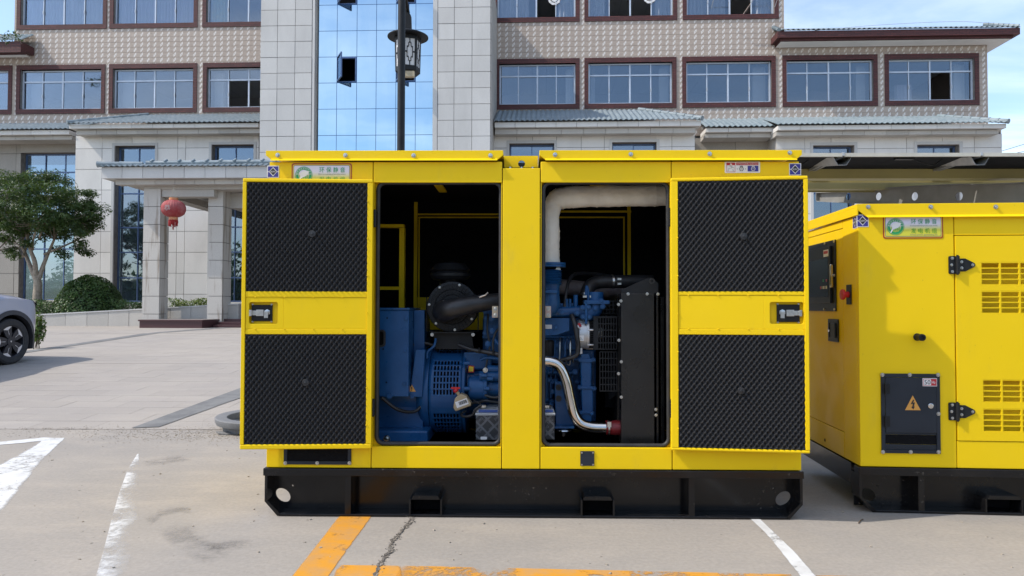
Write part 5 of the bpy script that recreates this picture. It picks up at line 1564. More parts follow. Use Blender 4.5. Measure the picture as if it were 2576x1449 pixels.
# --- engine block group
eng = link('diesel_engine', None, gen)
eng['label'] = 'blue diesel engine block with pipes and brackets'
def eb(n, mt, px, d0, d1, bv=.006, parent=eng):
    x0, x1, z0, z1 = R(*px, d0); return MB().box(x0, x1, d0, d1, z0, z1).build(n, mt, parent, bevel=bv)
def ecyl(n, mt, p, q, rad_, parent=eng, nn=20, sm=40): return MB().cyl(p, q, rad_, n=nn).build(n, mt, parent, smooth=sm)
# bell housing and starter
x0 = F(1166, 930, .42)[0]; x1 = F(1232, 930, .42)[0]
b = MB(); b.lathe([(AR * .80, x0), (AR * .80, x0 + .02), (AR * .74, x0 + .024), (AR * .70, x1 - .02), (AR * .76, x1 - .018), (AR * .76, x1)], (0, AD + .02, AZ + .01), 'X', 40)
b.build('bell_housing', BLU, eng, smooth=35)
eb('housing_top', BLU, (1166, 886, 1236, 930), .40, .70, .01)
b = MB(); x, z = F(1184, 928, .3995)
b.prism([(x - .016, z - .022), (x + .020, z - .020), (x + .022, z + .018), (x - .014, z + .022)], .3975, .3993); b.build('sticker_edge', PRINT_RED, eng)
MB().prism([(x - .012, z - .016), (x + .015, z - .015), (x + .017, z + .013), (x - .010, z + .016)], .3960, .3973).build('yellow_sticker', PRINT_SIG, eng)
def xz(px, py, d): return F(px, py, d)
x, z = xz(1176, 978, .30); x2, _ = xz(1216, 978, .30)
b = MB(); b.lathe([(.001, x), (.062, x + .002), (.074, x + .012), (.074, x2), (.079, x2 + .002), (.079, x2 + .02), (.05, x2 + .022), (.05, x2 + .2)], (0, .36, z), 'X', 28)
b.build('starter_motor', BLU, eng, smooth=35)
x, z = xz(1206, 948, .28); ecyl('starter_solenoid', BLU, (x, .32, z), (x + .22, .32, z), .030)
x, z = xz(1240, 930, .28); ecyl('fuel_filter_pipe', BLU, (x - .03, .32, z), (x + .2, .32, z), .022)
for p, y in ((1168, 914), (1168, 978), (1217, 978), (1226, 953), (1210, 945)): ecyl('housing_stud', BLU, pt(p, y, .285), pt(p + 14, y, .285), .013, nn=12)
bolt_at(1221, 931, .27, .010, ZINC, 'terminal_stud', eng)
# engine block seen in the left bay
eb('engine_block', BLU_C, (1214, 800, 1500, 1060), .50, .88, .012)
for i, (px, d0) in enumerate((((1216, 780, 1300, 850), .42), ((1222, 850, 1300, 890), .46), ((1208, 893, 1300, 915), .44), ((1234, 757, 1300, 800), .38))):
    eb('engine_casting', BLU_C, px, d0, .60, .008)
for p, y in ((1220, 783), (1222, 800), (1236, 800), (1220, 838), (1238, 836), (1237, 860), (1250, 858)): bolt_at(p, y, .40, .010, BLU, 'engine_bolt', eng)
for px, y in ((1245, 785), (1378, 785)):
    x0, x1, z0, z1 = R(px - 7, y - 15, px + 8, y + 14, .10); MB().prism(rrect(x0, x1, z0, z1, .004), .10, .106).build('wire_bracket', ZINC_Y, eng)
    for dy in (-8, 8): bolt_at(px + 1, y + dy, .0995, .008, ZINC, 'bracket_bolt', eng)
# air filter with hose
af = link('air_filter', None, gen)
cx, cz = F(1137, 772, .34); fr = .150
b = MB()
b.lathe([(.001, .345), (.07, .343), (.075, .352), (.10, .350), (.105, .356), (.135, .352), (fr, .356), (fr * 1.02, .362), (fr * 1.02, .385), (fr * .95, .39), (fr * .95, .72), (.001, .725)][::1], (cx, 0, cz), 'Y', 48)
b.build('filter_housing', BLK_M, af, smooth=30)
b = MB()
for k in range(36):
    a = 2 * math.pi * k / 36; c, s_ = math.cos(a), math.sin(a)
    b.tube([(cx + .075 * c, .350, cz + .075 * s_), (cx + .145 * c, .352, cz + .145 * s_)], .0022, 5)
for r_ in (.085, .11, .132): b.tube([(cx + r_ * math.cos(t_), .351, cz + r_ * math.sin(t_)) for t_ in np.linspace(0, 2 * np.pi, 41)[:-1]], .0022, 5, closed=True)
b.build('filter_ribs', BLK_M, af)
for k in range(7):
    a = 2 * math.pi * k / 7 + .35; hexbolt('filter_clip', ZINC, af, cx + .138 * math.cos(a), .348, cz + .138 * math.sin(a), .005, .006)
path = smooth_path([pt(1116, 784, .36), pt(1122, 781, .27), pt(1150, 774, .23), pt(1200, 764, .24), pt(1262, 757, .26)], 8)
n = len(path)
rr = [(.068 - .022 * (i / (n - 1))) * (1 + .018 * (i % 2)) for i in range(n)]
MB().tube(path, rr, 20).build('intake_hose', HOSE, af, smooth=60)
b = MB(); x, z = F(1245, 740, .22)
b.tube([pt(1206, 748, .20), pt(1222, 742, .19), pt(1228, 736, .19)], .004, 6); b.tube([pt(1115, 757, .24), pt(1118, 783, .21), pt(1119, 800, .24)], .003, 6)
b.build('hose_clamp', ZINC, af)
x, z = F(1133, 700, .52)
b = MB(); b.lathe([(.06, z - .06), (.062, z - .012), (.105, z - .01), (.125, z + .012), (.125, z + .028), (.11, z + .04), (.125, z + .05), (.09, z + .09), (.001, z + .105)], (x, .52, 0), 'Z', 32)
b.build('rain_cap', BLK_M, af, smooth=35)
b = MB(); b.lathe([(.064, z - .046), (.067, z - .044), (.067, z - .030), (.064, z - .028)], (x, .52, 0), 'Z', 24); b.build('cap_clamp', ZINC, af, smooth=40)
x0, x1, z0, z1 = R(1085, 838, 1192, 880, .33)
b = MB(); b.prism([(x0 + .02, z0), (x1 - .005, z0), (x1 - .02, z1), (x0, z1)], .40, .408); b.box(x0, x1 - .01, .33, .60, z1, z1 + .006); b.build('filter_bracket', BLK_M, af)
b = MB()
for s in (-1, 1): b.tube([(cx + s * .155, .37, cz + .06), (cx + s * .155, .37, z1 + .01), (cx + s * .11, .37, z1 + .008)], .004, 6)
b.build('filter_strap', BLK_M, af)
for p in (1087, 1190): bolt_at(p, 842, .328, .007, ZINC, 'strap_bolt', af)
MB().tube(smooth_path([pt(1096, 852, .36), pt(1092, 870, .34), pt(1076, 885, .34), pt(1074, 902, .33)], 6), .008, 8).build('drain_pipe', BLU, gen, smooth=60)
MB().tube(smooth_path([pt(1155, 868, .34), pt(1190, 880, .30), pt(1225, 886, .27), pt(1258, 892, .24)], 8), .013, 10).build('cable_conduit', HOSE, gen, smooth=60)
# battery isolator with red key
iso = link('battery_isolator', None, gen)
b = MB(); x, z = F(1163, 1015, .24)
b.prism([(x - .052, z - .022), (x - .040, z - .046), (x + .052, z - .012), (x + .052, z + .002), (x + .022, z + .046), (x - .010, z + .058), (x - .044, z + .030)], .23, .30)
b.build('isolator_box', TAN, iso, bevel=.006)
b = MB(); b.m = Matrix.Translation((x - .002, .2285, z + .004)) @ Matrix.Rotation(rad(-20), 4, 'Y')
b.box(-.036, .036, 0, .0012, -.018, .018); b.build('isolator_label', WHITE, iso)
b = MB(); b.m = Matrix.Translation((x - .002, .2272, z + .004)) @ Matrix.Rotation(rad(-20), 4, 'Y')
for k in range(9): b.box(-.016 + k * .0055, -.013 + k * .0055 + .001 * (k % 2), 0, .0009, -.008, .012)
b.build('barcode_print', PRINT_BLK, iso)
b = MB(); p, q = Vector(pt(1158, 998, .25)), Vector(pt(1148, 984, .24)); b.tube([p, q], [.010, .011], 10); b.build('isolator_shaft', TAN, iso, smooth=50)
b = MB(); q2 = Vector(pt(1144, 978, .235)); b.tube([q, q + (q2 - q) * .5, q2], [.016, .018, .012], 10)
c = Vector(pt(1146, 980, .232))
b.box(c.x - .026, c.x + .026, .226, .24, c.z + .004, c.z + .014); b.build('isolator_key', RED, iso, smooth=40)
MB().tube(smooth_path([pt(1172, 1034, .27), pt(1160, 1042, .25), pt(1168, 1048, .22), pt(1188, 1044, .20), pt(1196, 1030, .19), pt(1211, 1019, .19)], 8), .008, 8).build('battery_cable', HOSE, gen, smooth=60)
MB().tube(smooth_path([pt(1180, 1020, .27), pt(1195, 1012, .22), pt(1208, 1014, .19)], 8), .008, 8).build('battery_cable', HOSE, gen, smooth=60)

# batteries: they stand in the bay and lift out
def battery_print():
    t = NT('battery_label_print'); v = t.mapping(t.coord(), rot=(0, rad(45), 0))
    s = t.new('ShaderNodeSeparateXYZ'); t.l.new(v, s.inputs[0])
    def band(o_): return t.math('LESS_THAN', t.math('ABSOLUTE', t.math('SUBTRACT', t.math('FRACT', t.math('MULTIPLY', o_, 18.0)), .5)), .10)
    k = t.math('MAXIMUM', band(s.outputs[0]), band(s.outputs[2]))
    t.base(t.mix(k, (0.028, .030, .034), (.11, .115, .125)), .5); return t.m
BATP = battery_print()
PRINT_MID = mat('pale_grey_print', (.17, .175, .19), .5)
def battery(px, d, label, txt):
    x0, x1, z0, z1 = R(*px, d)
    w, h, dp = x1 - x0, z1 - z0, .26
    o = thing('battery', label, 'battery', GF.world(x0 + w / 2, d, z0), G_YAW, 'starter batteries in the generator')
    MB().box(-w / 2, w / 2, 0, dp, 0, h * .72).build('case', BATP, o, bevel=.004)
    b = MB(); b.box(-w / 2 - .004, w / 2 + .004, -.004, dp + .004, h * .7205, h * .80); b.box(-w / 2 + .004, w / 2 - .004, .004, dp - .004, h * .8005, h * .90); b.build('lid', LGREY, o, bevel=.005)
    for k in range(7): MB().box(-w / 2 + .008 + k * .009, -w / 2 + .012 + k * .009, -.006, -.0041, h * .73, h * .79).build('lid_rib', LGREY, o)
    MB().box(-w / 2 + .015, w / 2 - .01, .0028, .0039, h * .815, h * .895).build('top_label', mat('battery_blue_print', (.03, .08, .30), .45) if 'battery_blue_print' not in bpy.data.materials else bpy.data.materials['battery_blue_print'], o)
    xp = -w / 2 + .038 if w > .1 else 0
    MB().cyl((xp, .05, h * .9), (xp, .05, h * .99), .012, n=12).build('terminal_post', ZINC, o)
    MB().lathe([(.013, h * .93), (.022, h * .935), (.022, h * 1.0), (.012, h * 1.02), (.001, h * 1.03)], (xp, .05, 0), 'Z', 10).build('terminal_clamp', ZINC, o)
    for i, (tx, tz) in enumerate(txt):
        label_text('SWG', PRINT_MID, o, tx * w / 2, -.0012, tz * h, width=.034, height=.015, rot=(0, rad(-42), 0))
    if w > .1:
        MB().prism(rrect(-w * .30, -w * .02, h * .015, h * .10, .005, 3), -.0016, -.0005).build('small_label', WHITE, o)
    return o
battery((1197, 1022, 1256, 1107), .19, 'grey topped battery with SWG print standing in the left bay', [(-.55, .30), (-.1, .62), (.35, .36), (.80, .66), (-.62, .60), (.05, .12), (.85, .14)])
battery((1362, 1022, 1395.5, 1106), .21, 'dark SWG battery at the lower left corner of the right bay', [(.3, .55), (.45, .20), (-.3, .35)])

# --- right bay: exhaust, pipes, radiator
ex = link('exhaust_pipe', None, gen); ex['label'] = 'exhaust pipe wrapped in off-white heat cloth with blue bellows'
path = smooth_path([pt(1388, 664, .27), pt(1388, 600, .27), pt(1388, 535, .27), pt(1397, 508, .27), pt(1425, 497, .27), pt(1500, 493.5, .27), pt(1600, 492, .27), pt(1690, 490, .27)], 12)
rrs = []
for i, p in enumerate(path):
    k = i / (len(path) - 1)
    base_r = .046 + .018 * min(1, max(0, (k - .28) / .2))
    rrs.append(base_r + .0009 * math.sin(i * 1.7) + .0014 * math.sin(i * .5 + 1) + rnd.uniform(-.0005, .0005))
MB().tube(path, rrs, 28).build('heat_wrap', WRAP, ex, smooth=70)
b = MB()
for i in range(6, len(path) - 3, 9):
    a, c = path[i], path[i + 1]; MB().tube([a, a + (c - a) * .35], [rrs[i] + .0025] * 2, 28).build('wrap_fold', WRAP, ex, smooth=60)
x, z = F(1388, 666, .27)
b = MB(); b.lathe([(.047, z + .012), (.082, z + .011), (.082, z - .001), (.060, z - .002), (.082, z - .003), (.082, z - .014), (.04, z - .015)], (x, .27, 0), 'Z', 24); b.build('exhaust_flange', BLU, ex, smooth=30)
bolt_at(1404, 678, .245, .010, ZINC, 'flange_bolt', ex)
zb0, zb1 = F(1388, 716, .27)[1], F(1388, 679, .27)[1]
prof = []
nb = 9
for i in range(nb * 2 + 1): prof.append((.052 + (.010 if i % 2 else 0), zb0 + (zb1 - zb0) * i / (nb * 2)))
b = MB(); b.lathe(prof, (x, .27, 0), 'Z', 24); b.build('bellows', BLU, ex, smooth=20)
b = MB(); b.tube(smooth_path([(x, .27, zb0), (x + .002, .27, zb0 - .07), (x - .006, .27, zb0 - .13), (x - .06, .29, zb0 - .17)], 6), [.052, .048, .044, .044, .043, .042, .044, .046, .047, .047, .047, .048, .048, .048, .048, .048, .048, .048, .048][:19], 20); b.build('exhaust_elbow', BLU_C, ex, smooth=50)
x0, x1, z0, z1 = R(1370, 730, 1402, 738, .22); MB().box(x0, x1, .22, .33, z0, z1).build('elbow_flange', BLU, ex, bevel=.003)
# rocker covers, manifold, thermostat
eb('rocker_cover', BLU, (1392, 762, 1450, 800), .52, .80, .014); eb('rocker_cover', BLU, (1452, 770, 1492, 800), .56, .80, .012)
b = MB(); b.tube([pt(1370, 786, .34), pt(1462, 783, .34)], .034, 20); b.build('water_manifold', BLU, eng, smooth=50)
b = MB(); b.tube(smooth_path([pt(1455, 784, .34), pt(1480, 786, .34), pt(1497, 778, .34), pt(1498, 757, .34)], 6), [.036, .038, .042, .046, .05, .052, .054, .054, .053, .052, .05, .048, .046, .045, .044, .043, .043, .043, .043], 20); b.build('thermostat_housing', BLU_C, eng, smooth=50)
x, z = F(1499, 760, .34); b = MB(); b.prism(rrect(x - .075, x + .075, z - .012, z + .010, .006), .28, .40); b.build('thermostat_flange', BLU, eng, bevel=.003)
b = MB(); b.lathe([(.045, z + .010), (.045, z + .06)], (x, .34, 0), 'Z', 20); b.build('thermostat_neck', BLU, eng, smooth=40)
b = MB(); x1_, z1_ = F(1474, 783, .30); b.box(x1_ - .007, x1_ + .007, .28, .41, z1_ - .075, z1_ + .06); b.build('manifold_flange', BLU, eng, bevel=.002)
for p, y in ((1466, 774), (1467, 797), (1480, 773), (1482, 797), (1512, 757), (1516, 771), (1497, 775), (1451, 787), (1413, 786)): bolt_at(p, y, .285, .011, BLU, 'manifold_bolt', eng)
for p, y0, y1 in ((1448, 742, 778), (1426, 752, 775), (1434, 752, 775)):
    ecyl('sensor_stem', BLU, pt(p, y1, .33), pt(p, y0, .33), .014 if p == 1448 else .008, nn=12)
b = MB(); b.tube(smooth_path([pt(1480, 800, .32), pt(1480, 740, .32), pt(1477, 722, .32), pt(1475, 724, .32), pt(1474, 745, .32)], 5), .008, 8); b.build('lifting_eye', BLU, eng, smooth=50)
x0, x1, z0, z1 = R(1366, 800, 1433, 845, .30); b = MB(); b.prism([(x0, z0), (x0 + (x1 - x0) * .55, z0 + .006), (x1, z0 + (z1 - z0) * .3), (x1, z1), (x0, z1)], .30, .312); b.build('shield_plate', BLU, eng, bevel=.003)
bolt_at(1399, 824, .299, .012, BLU, 'shield_bolt', eng)
b = MB(); b.tube([pt(1424, 795, .36), pt(1425, 815, .38), pt(1425, 822, .40)], .022, 14); b.build('coolant_stub', BLU_C, eng, smooth=50)
for px, d0 in (((1372, 846, 1430, 905), .44), ((1415, 850, 1452, 880), .40), ((1430, 880, 1470, 905), .42), ((1370, 905, 1470, 935), .46), ((1372, 940, 1440, 1060), .50), ((1376, 950, 1392, 1000), .46), ((1400, 1000, 1450, 1040), .47), ((1460, 880, 1495, 905), .38)):
    eb('engine_casting', BLU_C, px, d0, .62, .008)
for p, y in ((1382, 956), (1390, 960), (1398, 956), (1376, 1004), (1388, 1010), (1440, 916), (1424, 946), (1452, 960)): bolt_at(p, y, .44, .010, BLU, 'engine_bolt', eng)
# gear case cover
x0, x1, z0, z1 = R(1460, 890, 1488, 1072, .33)
b = MB(); b.prism([(x0 + .01, z0), (x1 - .005, z0), (x1 + .012, z0 + .10), (x1 + .010, z0 + .22), (x1, z0 + .23), (x1 + .002, z1 - .06), (x1 - .01, z1), (x0, z1)], .33, .70); b.build('gear_case', BLU, eng, bevel=.008)
for (y0, y1) in ((902, 911), (972, 979), (1035, 1041)):
    q0, q1, p0, p1 = R(1456, y0, 1494, y1, .325); MB().box(q0, q1, .322, .5, p0, p1).build('case_rib', BLU, eng, bevel=.003)
for p, y in ((1459, 905), (1493, 905), (1458, 975), (1495, 977), (1462, 1038), (1489, 1040), (1470, 1070)): bolt_at(p, y, .322, .009, BLU, 'case_bolt', eng)
# engine mount bracket with rubber mount
x0, x1, z0, z1 = R(1394, 960, 1443, 1073, .28)
b = MB(); b.prism([(x0 + .01, z0), (x1, z0), (x1 - .004, z0 + .02), (x1 - .045, z1 - .01), (x0 + .005, z1)], .29, .34); b.box(x0 - .002, x1 + .002, .24, .48, z0 - .006, z0 + .006); b.build('engine_mount', BLU, eng, bevel=.003)
for p, y in ((1405, 974.5), (1405, 1002.5)):
    x, z = F(p, y, .289); b = MB(); b.ring(circ(x, z, .018, 20), circ(x, z, .011, 20), .285, .2895); b.prism(circ(x, z, .0105, 16), .2885, .2895); b.build('mount_hole', RUB, eng)
b = MB(); x, z = F(1418, 1077, .27); b.lathe([(.03, z), (.048, z - .006), (.050, z - .012), (.03, z - .016), (.018, z - .03), (.012, z - .045), (.001, z - .046)], (x, .27, 0), 'Z', 24); b.build('rubber_mount', STEEL, eng, smooth=35)
# charging alternator
ca = link('charging_alternator', None, gen); ca['label'] = 'small silver charging alternator beside the black fan guard'
x0, z = F(1452, 841, .30); x1 = F(1483, 841, .30)[0]
b = MB(); b.lathe([(.001, x0 - .004), (.075, x0), (.088, x0 + .012), (.088, x0 + .055), (.092, x0 + .056), (.092, x1 - .004), (.086, x1)], (0, .36, z), 'X', 36); b.build('alternator_body', ALU, ca, smooth=35)
b = MB(); b.lathe([(.080, x1), (.080, x1 + .036)], (0, .36, z), 'X', 36); b.build('winding', LINING, ca)
b = MB()
for k in range(40):
    a = 2 * math.pi * k / 40; b.box(x1 + .002, x1 + .034, .36 - .084 * math.cos(a) - .0016, .36 - .084 * math.cos(a) + .0016, z + .084 * math.sin(a) - .002, z + .084 * math.sin(a) + .002)
b.build('winding_fins', BLK_M, ca)
b = MB(); b.lathe([(.078, x1 + .036), (.090, x1 + .037), (.090, x1 + .046), (.06, x1 + .048)], (0, .36, z), 'X', 36)
for k in range(6): a = k * math.pi / 3 + .3; b.cyl((x0 + .06, .36 - .090 * math.cos(a), z + .090 * math.sin(a)), (x1 + .046, .36 - .090 * math.cos(a), z + .090 * math.sin(a)), .006, n=8)
b.box(x0 + .006, x0 + .03, .30, .36, z - .115, z - .08); b.build('alternator_cap', ALU, ca, smooth=35)
x, zz_ = F(1463, 848, .267); MB().box(x - .014, x + .014, .2665, .2678, zz_ - .022, zz_ + .010).build('paper_label', WHITE, ca)
for k in range(4): MB().box(x - .011, x + .010 - .004 * k, .2655, .2663, zz_ - .016 + k * .0045, zz_ - .0145 + k * .0045).build('label_print', PRINT_GRY, ca)
MB().tube([pt(1456, 815, .29), pt(1459, 822, .28)], .010, 10).build('red_terminal', RED, ca)
MB().tube(smooth_path([pt(1453, 818, .27), pt(1456, 824, .265), pt(1461, 826, .27)], 5), .004, 6).build('ring_terminal', WHITE, ca)
# black hoses and looms
MB().tube(smooth_path([pt(1438, 792, .30), pt(1446, 815, .27), pt(1452, 850, .26), pt(1454, 880, .26), pt(1448, 895, .26), pt(1420, 905, .27), pt(1385, 918, .30)], 8), .014, 12).build('wiring_loom', HOSE, gen, smooth=60)
MB().tube(smooth_path([pt(1420, 776, .33), pt(1424, 740, .36), pt(1432, 705, .42), pt(1452, 688, .50), pt(1500, 690, .60), pt(1560, 698, .66), pt(1640, 700, .70)], 8), .011, 10).build('breather_hose', HOSE, gen, smooth=60)
hp = smooth_path([pt(1475, 748, .36), pt(1478, 730, .37), pt(1492, 714, .40), pt(1520, 709, .42), pt(1580, 708, .44), pt(1640, 708, .46)], 8)
MB().tube(hp, .040, 18).build('coolant_hose', HOSE, gen, smooth=60)
for q, scr in ((3, ((1471, 746, .315), (1488, 746, .315))), (27, ((1558, 714, .39), (1558, 702, .39)))):
    b = MB(); d_ = (hp[q + 1] - hp[q]).normalized(); b.tube([hp[q] - d_ * .006, hp[q] + d_ * .006], .0425, 20)
    for p, y, dd in scr: c = Vector(pt(p, y, dd)); b.box(c.x - .011, c.x + .011, dd - .006, dd + .01, c.z - .006, c.z + .006)
    b.build('hose_clamp', ZINC, gen, smooth=40)
pp = smooth_path([pt(1350, 908, .20), pt(1385, 910, .20), pt(1408, 922, .20), pt(1424, 955, .20), pt(1434, 1000, .20), pt(1444, 1040, .20), pt(1460, 1064, .20), pt(1486, 1074, .20), pt(1528, 1076, .20)], 9)
MB().tube(pp, .0315, 28).build('charge_air_pipe', STEEL, gen, smooth=80)
c = Vector(pt(1524, 1076, .20)); c2 = Vector(pt(1564, 1076, .20))
b = MB(); b.lathe([(.036, c.x), (.040, c.x + .002), (.040, c.x + .026), (.038, c.x + .030), (.042, c.x + .045), (.042, c2.x)], (0, .20, c.z), 'X', 28); b.build('silicone_coupling', REDSIL, gen, smooth=35)
b = MB(); b.lathe([(.0405, c.x + .010), (.042, c.x + .011), (.042, c.x + .020), (.0405, c.x + .021)], (0, .20, c.z), 'X', 28); b.box(c.x + .004, c.x + .026, .155, .17, c.z + .010, c.z + .040); b.build('coupling_clamp', ZINC, gen, smooth=40)
x, z = F(1430, 728, .74); MB().tube([(x - .1, .74, z + .02), (x + .55, .74, z - .03)], .05, 16).build('turbo_pipe', mat('dusty_pipe', (.10, .075, .07), .6, c2=(.16, .13, .12), ns=20), gen, smooth=60)
# radiator and fan guard
rd = link('radiator', None, gen); rd['label'] = 'black radiator box with fan guard'
x0, x1, z0, z1 = R(1563, 738, 1647, 1110, .12)
MB().box(x0, x1, .12, .95, z0 - .02, z1).build('radiator_side', RADP, rd, bevel=.004)
xq0, xq1, _, _ = R(1649, 738, 1672, 1110, .16)
b = MB(); b.box(xq0, xq0 + .012, .13, .95, z0 - .02, z1); b.box(xq0 + .03, xq0 + .05, .16, .95, z0 - .02, z1 - .02); b.build('radiator_flange', RADP, rd, bevel=.002)
pts = [F(1563, 737, .14), F(1656, 737, .14), F(1656, 712, .14), F(1638, 699, .14), F(1625, 701, .14), F(1566, 728, .14)]
b = MB(); b.prism([(x, z) for x, z in pts], .14, .15); b.build('radiator_shoulder', BLK_M, rd)
x, z = F(1640, 707, .139); b = MB(); b.ring(circ(x, z, .016, 20), circ(x, z, .009, 20), .134, .1395); b.build('shoulder_grommet', RUB, rd)
for p, y in ((1580, 739.5), (1628, 739.5), (1655, 740), (1562, 757), (1556, 766), (1557, 856), (1563, 910), (1556, 940), (1563, 999), (1650, 1030), (1650, 1044)): bolt_at(p, y, .118, .0060, ZINC, 'radiator_bolt', rd)
x0, x1, z0, z1 = R(1493, 797, 1552, 880, .26)
b = MB(); b.box(x0, x0 + .022, .26, .266, z0, z1); grille_bars(b, x0 + .022, x1, z0, z1, 7, 5, .006, .007, .26, .264); b.box(x0, x1, .266, .42, z1, z1 + .004)
x0b, x1b, z0b, z1b = R(1508, 884, 1553, 985, .27)
grille_bars(b, x0b, x1b, z0b, z1b, 6, 6, .0055, .006, .27, .274)
x0c, x1c, z0c, z1c = R(1500, 756, 1560, 790, .40)
grille_bars(b, x0c, x1c, z0c, z1c, 7, 3, .006, .007, .40, .404)
b.build('fan_guard', BLK_M, rd)
b = MB(); x, z = F(1535, 905, .56); b.lathe([(.001, x - .02), (.06, x - .02), (.06, x + .02), (.001, x + .03)], (0, .58, z), 'X', 20)
for k in range(8):
    a = 2 * math.pi * k / 8; c, s_ = math.cos(a), math.sin(a)
    b.add([(x - .02, .58 + .05 * c, z + .05 * s_), (x + .02, .58 + .05 * c + .03 * s_, z + .05 * s_ - .03 * c), (x + .03, .58 + .30 * c + .05 * s_, z + .30 * s_ - .05 * c), (x - .03, .58 + .30 * c - .02 * s_, z + .30 * s_ + .02 * c)], [(0, 1, 2, 3)])
b.build('cooling_fan', BLK_M, rd, smooth=40)
x, z = F(1500, 838, .30)
b = MB()
for k in range(5): b.lathe([(.055, x + .006 + k * .007), (.060, x + .009 + k * .007), (.055, x + .012 + k * .007)], (0, .36, z), 'X', 24)
b.build('belt_pulley', ZINC, eng, smooth=40)

# --- small castings, pipes and looms that fill the bay
for i, px in enumerate((1374, 1384, 1396, 1410, 1424, 1438)):
    eb('block_rib', BLU_C, (px, 940, px + 4, 1008 - 6 * (i % 2)), .435, .50, .003)
for (px0, px1, y, d) in ((1372, 1452, 848, .41), (1372, 1460, 904, .40), (1372, 1446, 938, .42), (1214, 1262, 848, .43), (1214, 1262, 893, .42)):
    b = MB(); b.tube([pt(px0, y, d), pt(px1, y, d)], .010, 10); b.build('casting_flange', BLU_C, eng, smooth=50)
for k in range(4):
    b = MB(); b.tube(smooth_path([pt(1376 + k * 14, 944, .41), pt(1380 + k * 14, 925 - 3 * k, .37), pt(1392 + k * 14, 915, .36), pt(1396 + k * 13, 862, .37), pt(1398 + k * 13, 846, .42)], 5), .0042, 6); b.build('fuel_line', ZINC if k % 2 else BLU, eng, smooth=60)
for px, py, r_ in ((1380, 872, .016), (1402, 868, .02), (1432, 862, .014), (1446, 934, .018), (1412, 948, .012), (1390, 984, .016), (1386, 1018, .018)):
    x, z = F(px, py, .43); b = MB(); b.lathe([(r_, .40), (r_, .385), (r_ * .7, .382), (r_ * .7, .376), (.001, .375)], (x, 0, z), 'Y', 8); b.build('plug', BLU_C, eng, smooth=30)
x, z = F(1386, 872, .37); b = MB(); b.lathe([(.028, z - .055), (.030, z - .05), (.030, z + .03), (.022, z + .04), (.001, z + .042)], (x - .01, .36, 0), 'Z', 18); b.build('oil_filter', BLK_M, eng, smooth=35)
for pts_, r_, m_ in (([(1262, 820, .30), (1246, 838, .28), (1240, 866, .27), (1244, 890, .26), (1262, 900, .25)], .007, HOSE), ([(1228, 790, .36), (1226, 830, .34), (1232, 870, .33), (1226, 905, .32), (1218, 940, .30)], .006, HOSE), ([(1262, 872, .33), (1250, 862, .35), (1240, 845, .37)], .011, BLU),
                    ([(1210, 905, .33), (1225, 900, .32), (1262, 903, .31)], .010, BLU), ([(1220, 994, .28), (1240, 1000, .26), (1262, 998, .25)], .008, HOSE), ([(1186, 1000, .34), (1200, 1012, .33), (1222, 1008, .30), (1262, 1014, .28)], .009, HOSE)):
    MB().tube(smooth_path([pt(*q) for q in pts_], 6), r_, 8).build('engine_hose', m_, eng, smooth=60)
for px, py in ((1238, 800), (1240, 832), (1228, 866), (1244, 946), (1236, 968)):
    x, z = F(px, py, .33); b = MB(); b.lathe([(.020, .34), (.020, .325), (.013, .323), (.013, .315), (.001, .314)], (x, 0, z), 'Y', 6); b.build('pipe_union', BLU, eng)
for px, py, d in ((1442, 905, .255), (1452, 862, .235), (1424, 910, .25), (1240, 886, .235), (1205, 882, .262)):
    c = Vector(pt(px, py, d)); MB().box(c.x - .004, c.x + .004, d - .004, d + .03, c.z - .017, c.z + .017).build('cable_tie', BLK_M, gen)
x, z = F(1384, 822, .298); MB().box(x - .03, x + .01, .2965, .2985, z - .012, z + .012).build('engine_plate', ALU, eng)
MB().tube(smooth_path([pt(1100, 900, .60), pt(1095, 872, .45), pt(1060, 862, .42), pt(1040, 868, .41)], 6), .012, 8).build('generator_cable', HOSE, gen, smooth=60)
MB().tube(smooth_path([pt(960, 1000, .20), pt(1000, 1030, .24), pt(1040, 1036, .30), pt(1062, 1020, .33)], 6), .010, 8).build('generator_cable', HOSE, gen, smooth=60)
# ================================================================== second generator set (closed), right edge of the yard
p0, p1 = on_ground(2163, 1289), on_ground(2576, 1302.5)
M_YAW = math.atan2(p1.y - p0.y, p1.x - p0.x)
M_YAW = (M_YAW + rad(-2.2)) / 2
MF = Frame((p0.x, p0.y, 0), M_YAW)
ML, MD = 2.75, 1.0
gen2 = thing('generator_set', 'closed yellow generator set with control window and barred vents, cut by the right edge', 'generator', (p0.x, p0.y, 0), M_YAW)
def MR(px0, py0, px1, py1, d=0.0): return MF.R(px0, py0, px1, py1, d)
zs2 = MF.F(2360, 1177, 0)[1]; zt2 = MF.F(2360, 512, 0)[1]
hx2, hz2_ = MF.F(2178, 1240, .11)
base_frame(gen2, 0.0, ML, zs2 - .002, MD, [MF.F(2318, 1240, 0)[0], ML - .42], [(MF.F(2478, 1270, 0)[0], MF.F(2478, 1270, 0)[0] + .20, MF.F(2520, 1256, 0)[1]), (ML - .95, ML - .75, MF.F(2520, 1256, 0)[1])], .045, .11, (hx2 + .015, ML - .10, hz2_ - .01, .044, .032))
zl2 = MF.F(2360, 546, 0)[1]
xs_ = MF.F(2403, 800, 0)[0]
zd1 = MF.F(2480, 593, 0)[1]; zd0 = MF.F(2480, 1109, 0)[1]
T2 = .03
ch_ = MF.S(2119, 700, 0)   # seam on the side
MB().box(.006, xs_ - .0022, 0, T2, zs2 + .001, zl2 + .01).build('end_panel', YEL, gen2, bevel=.003)
MB().box(xs_ + .0022, ML - .01, 0, T2, zd1 + .004, zl2 + .01).build('header_panel', YEL, gen2, bevel=.003)
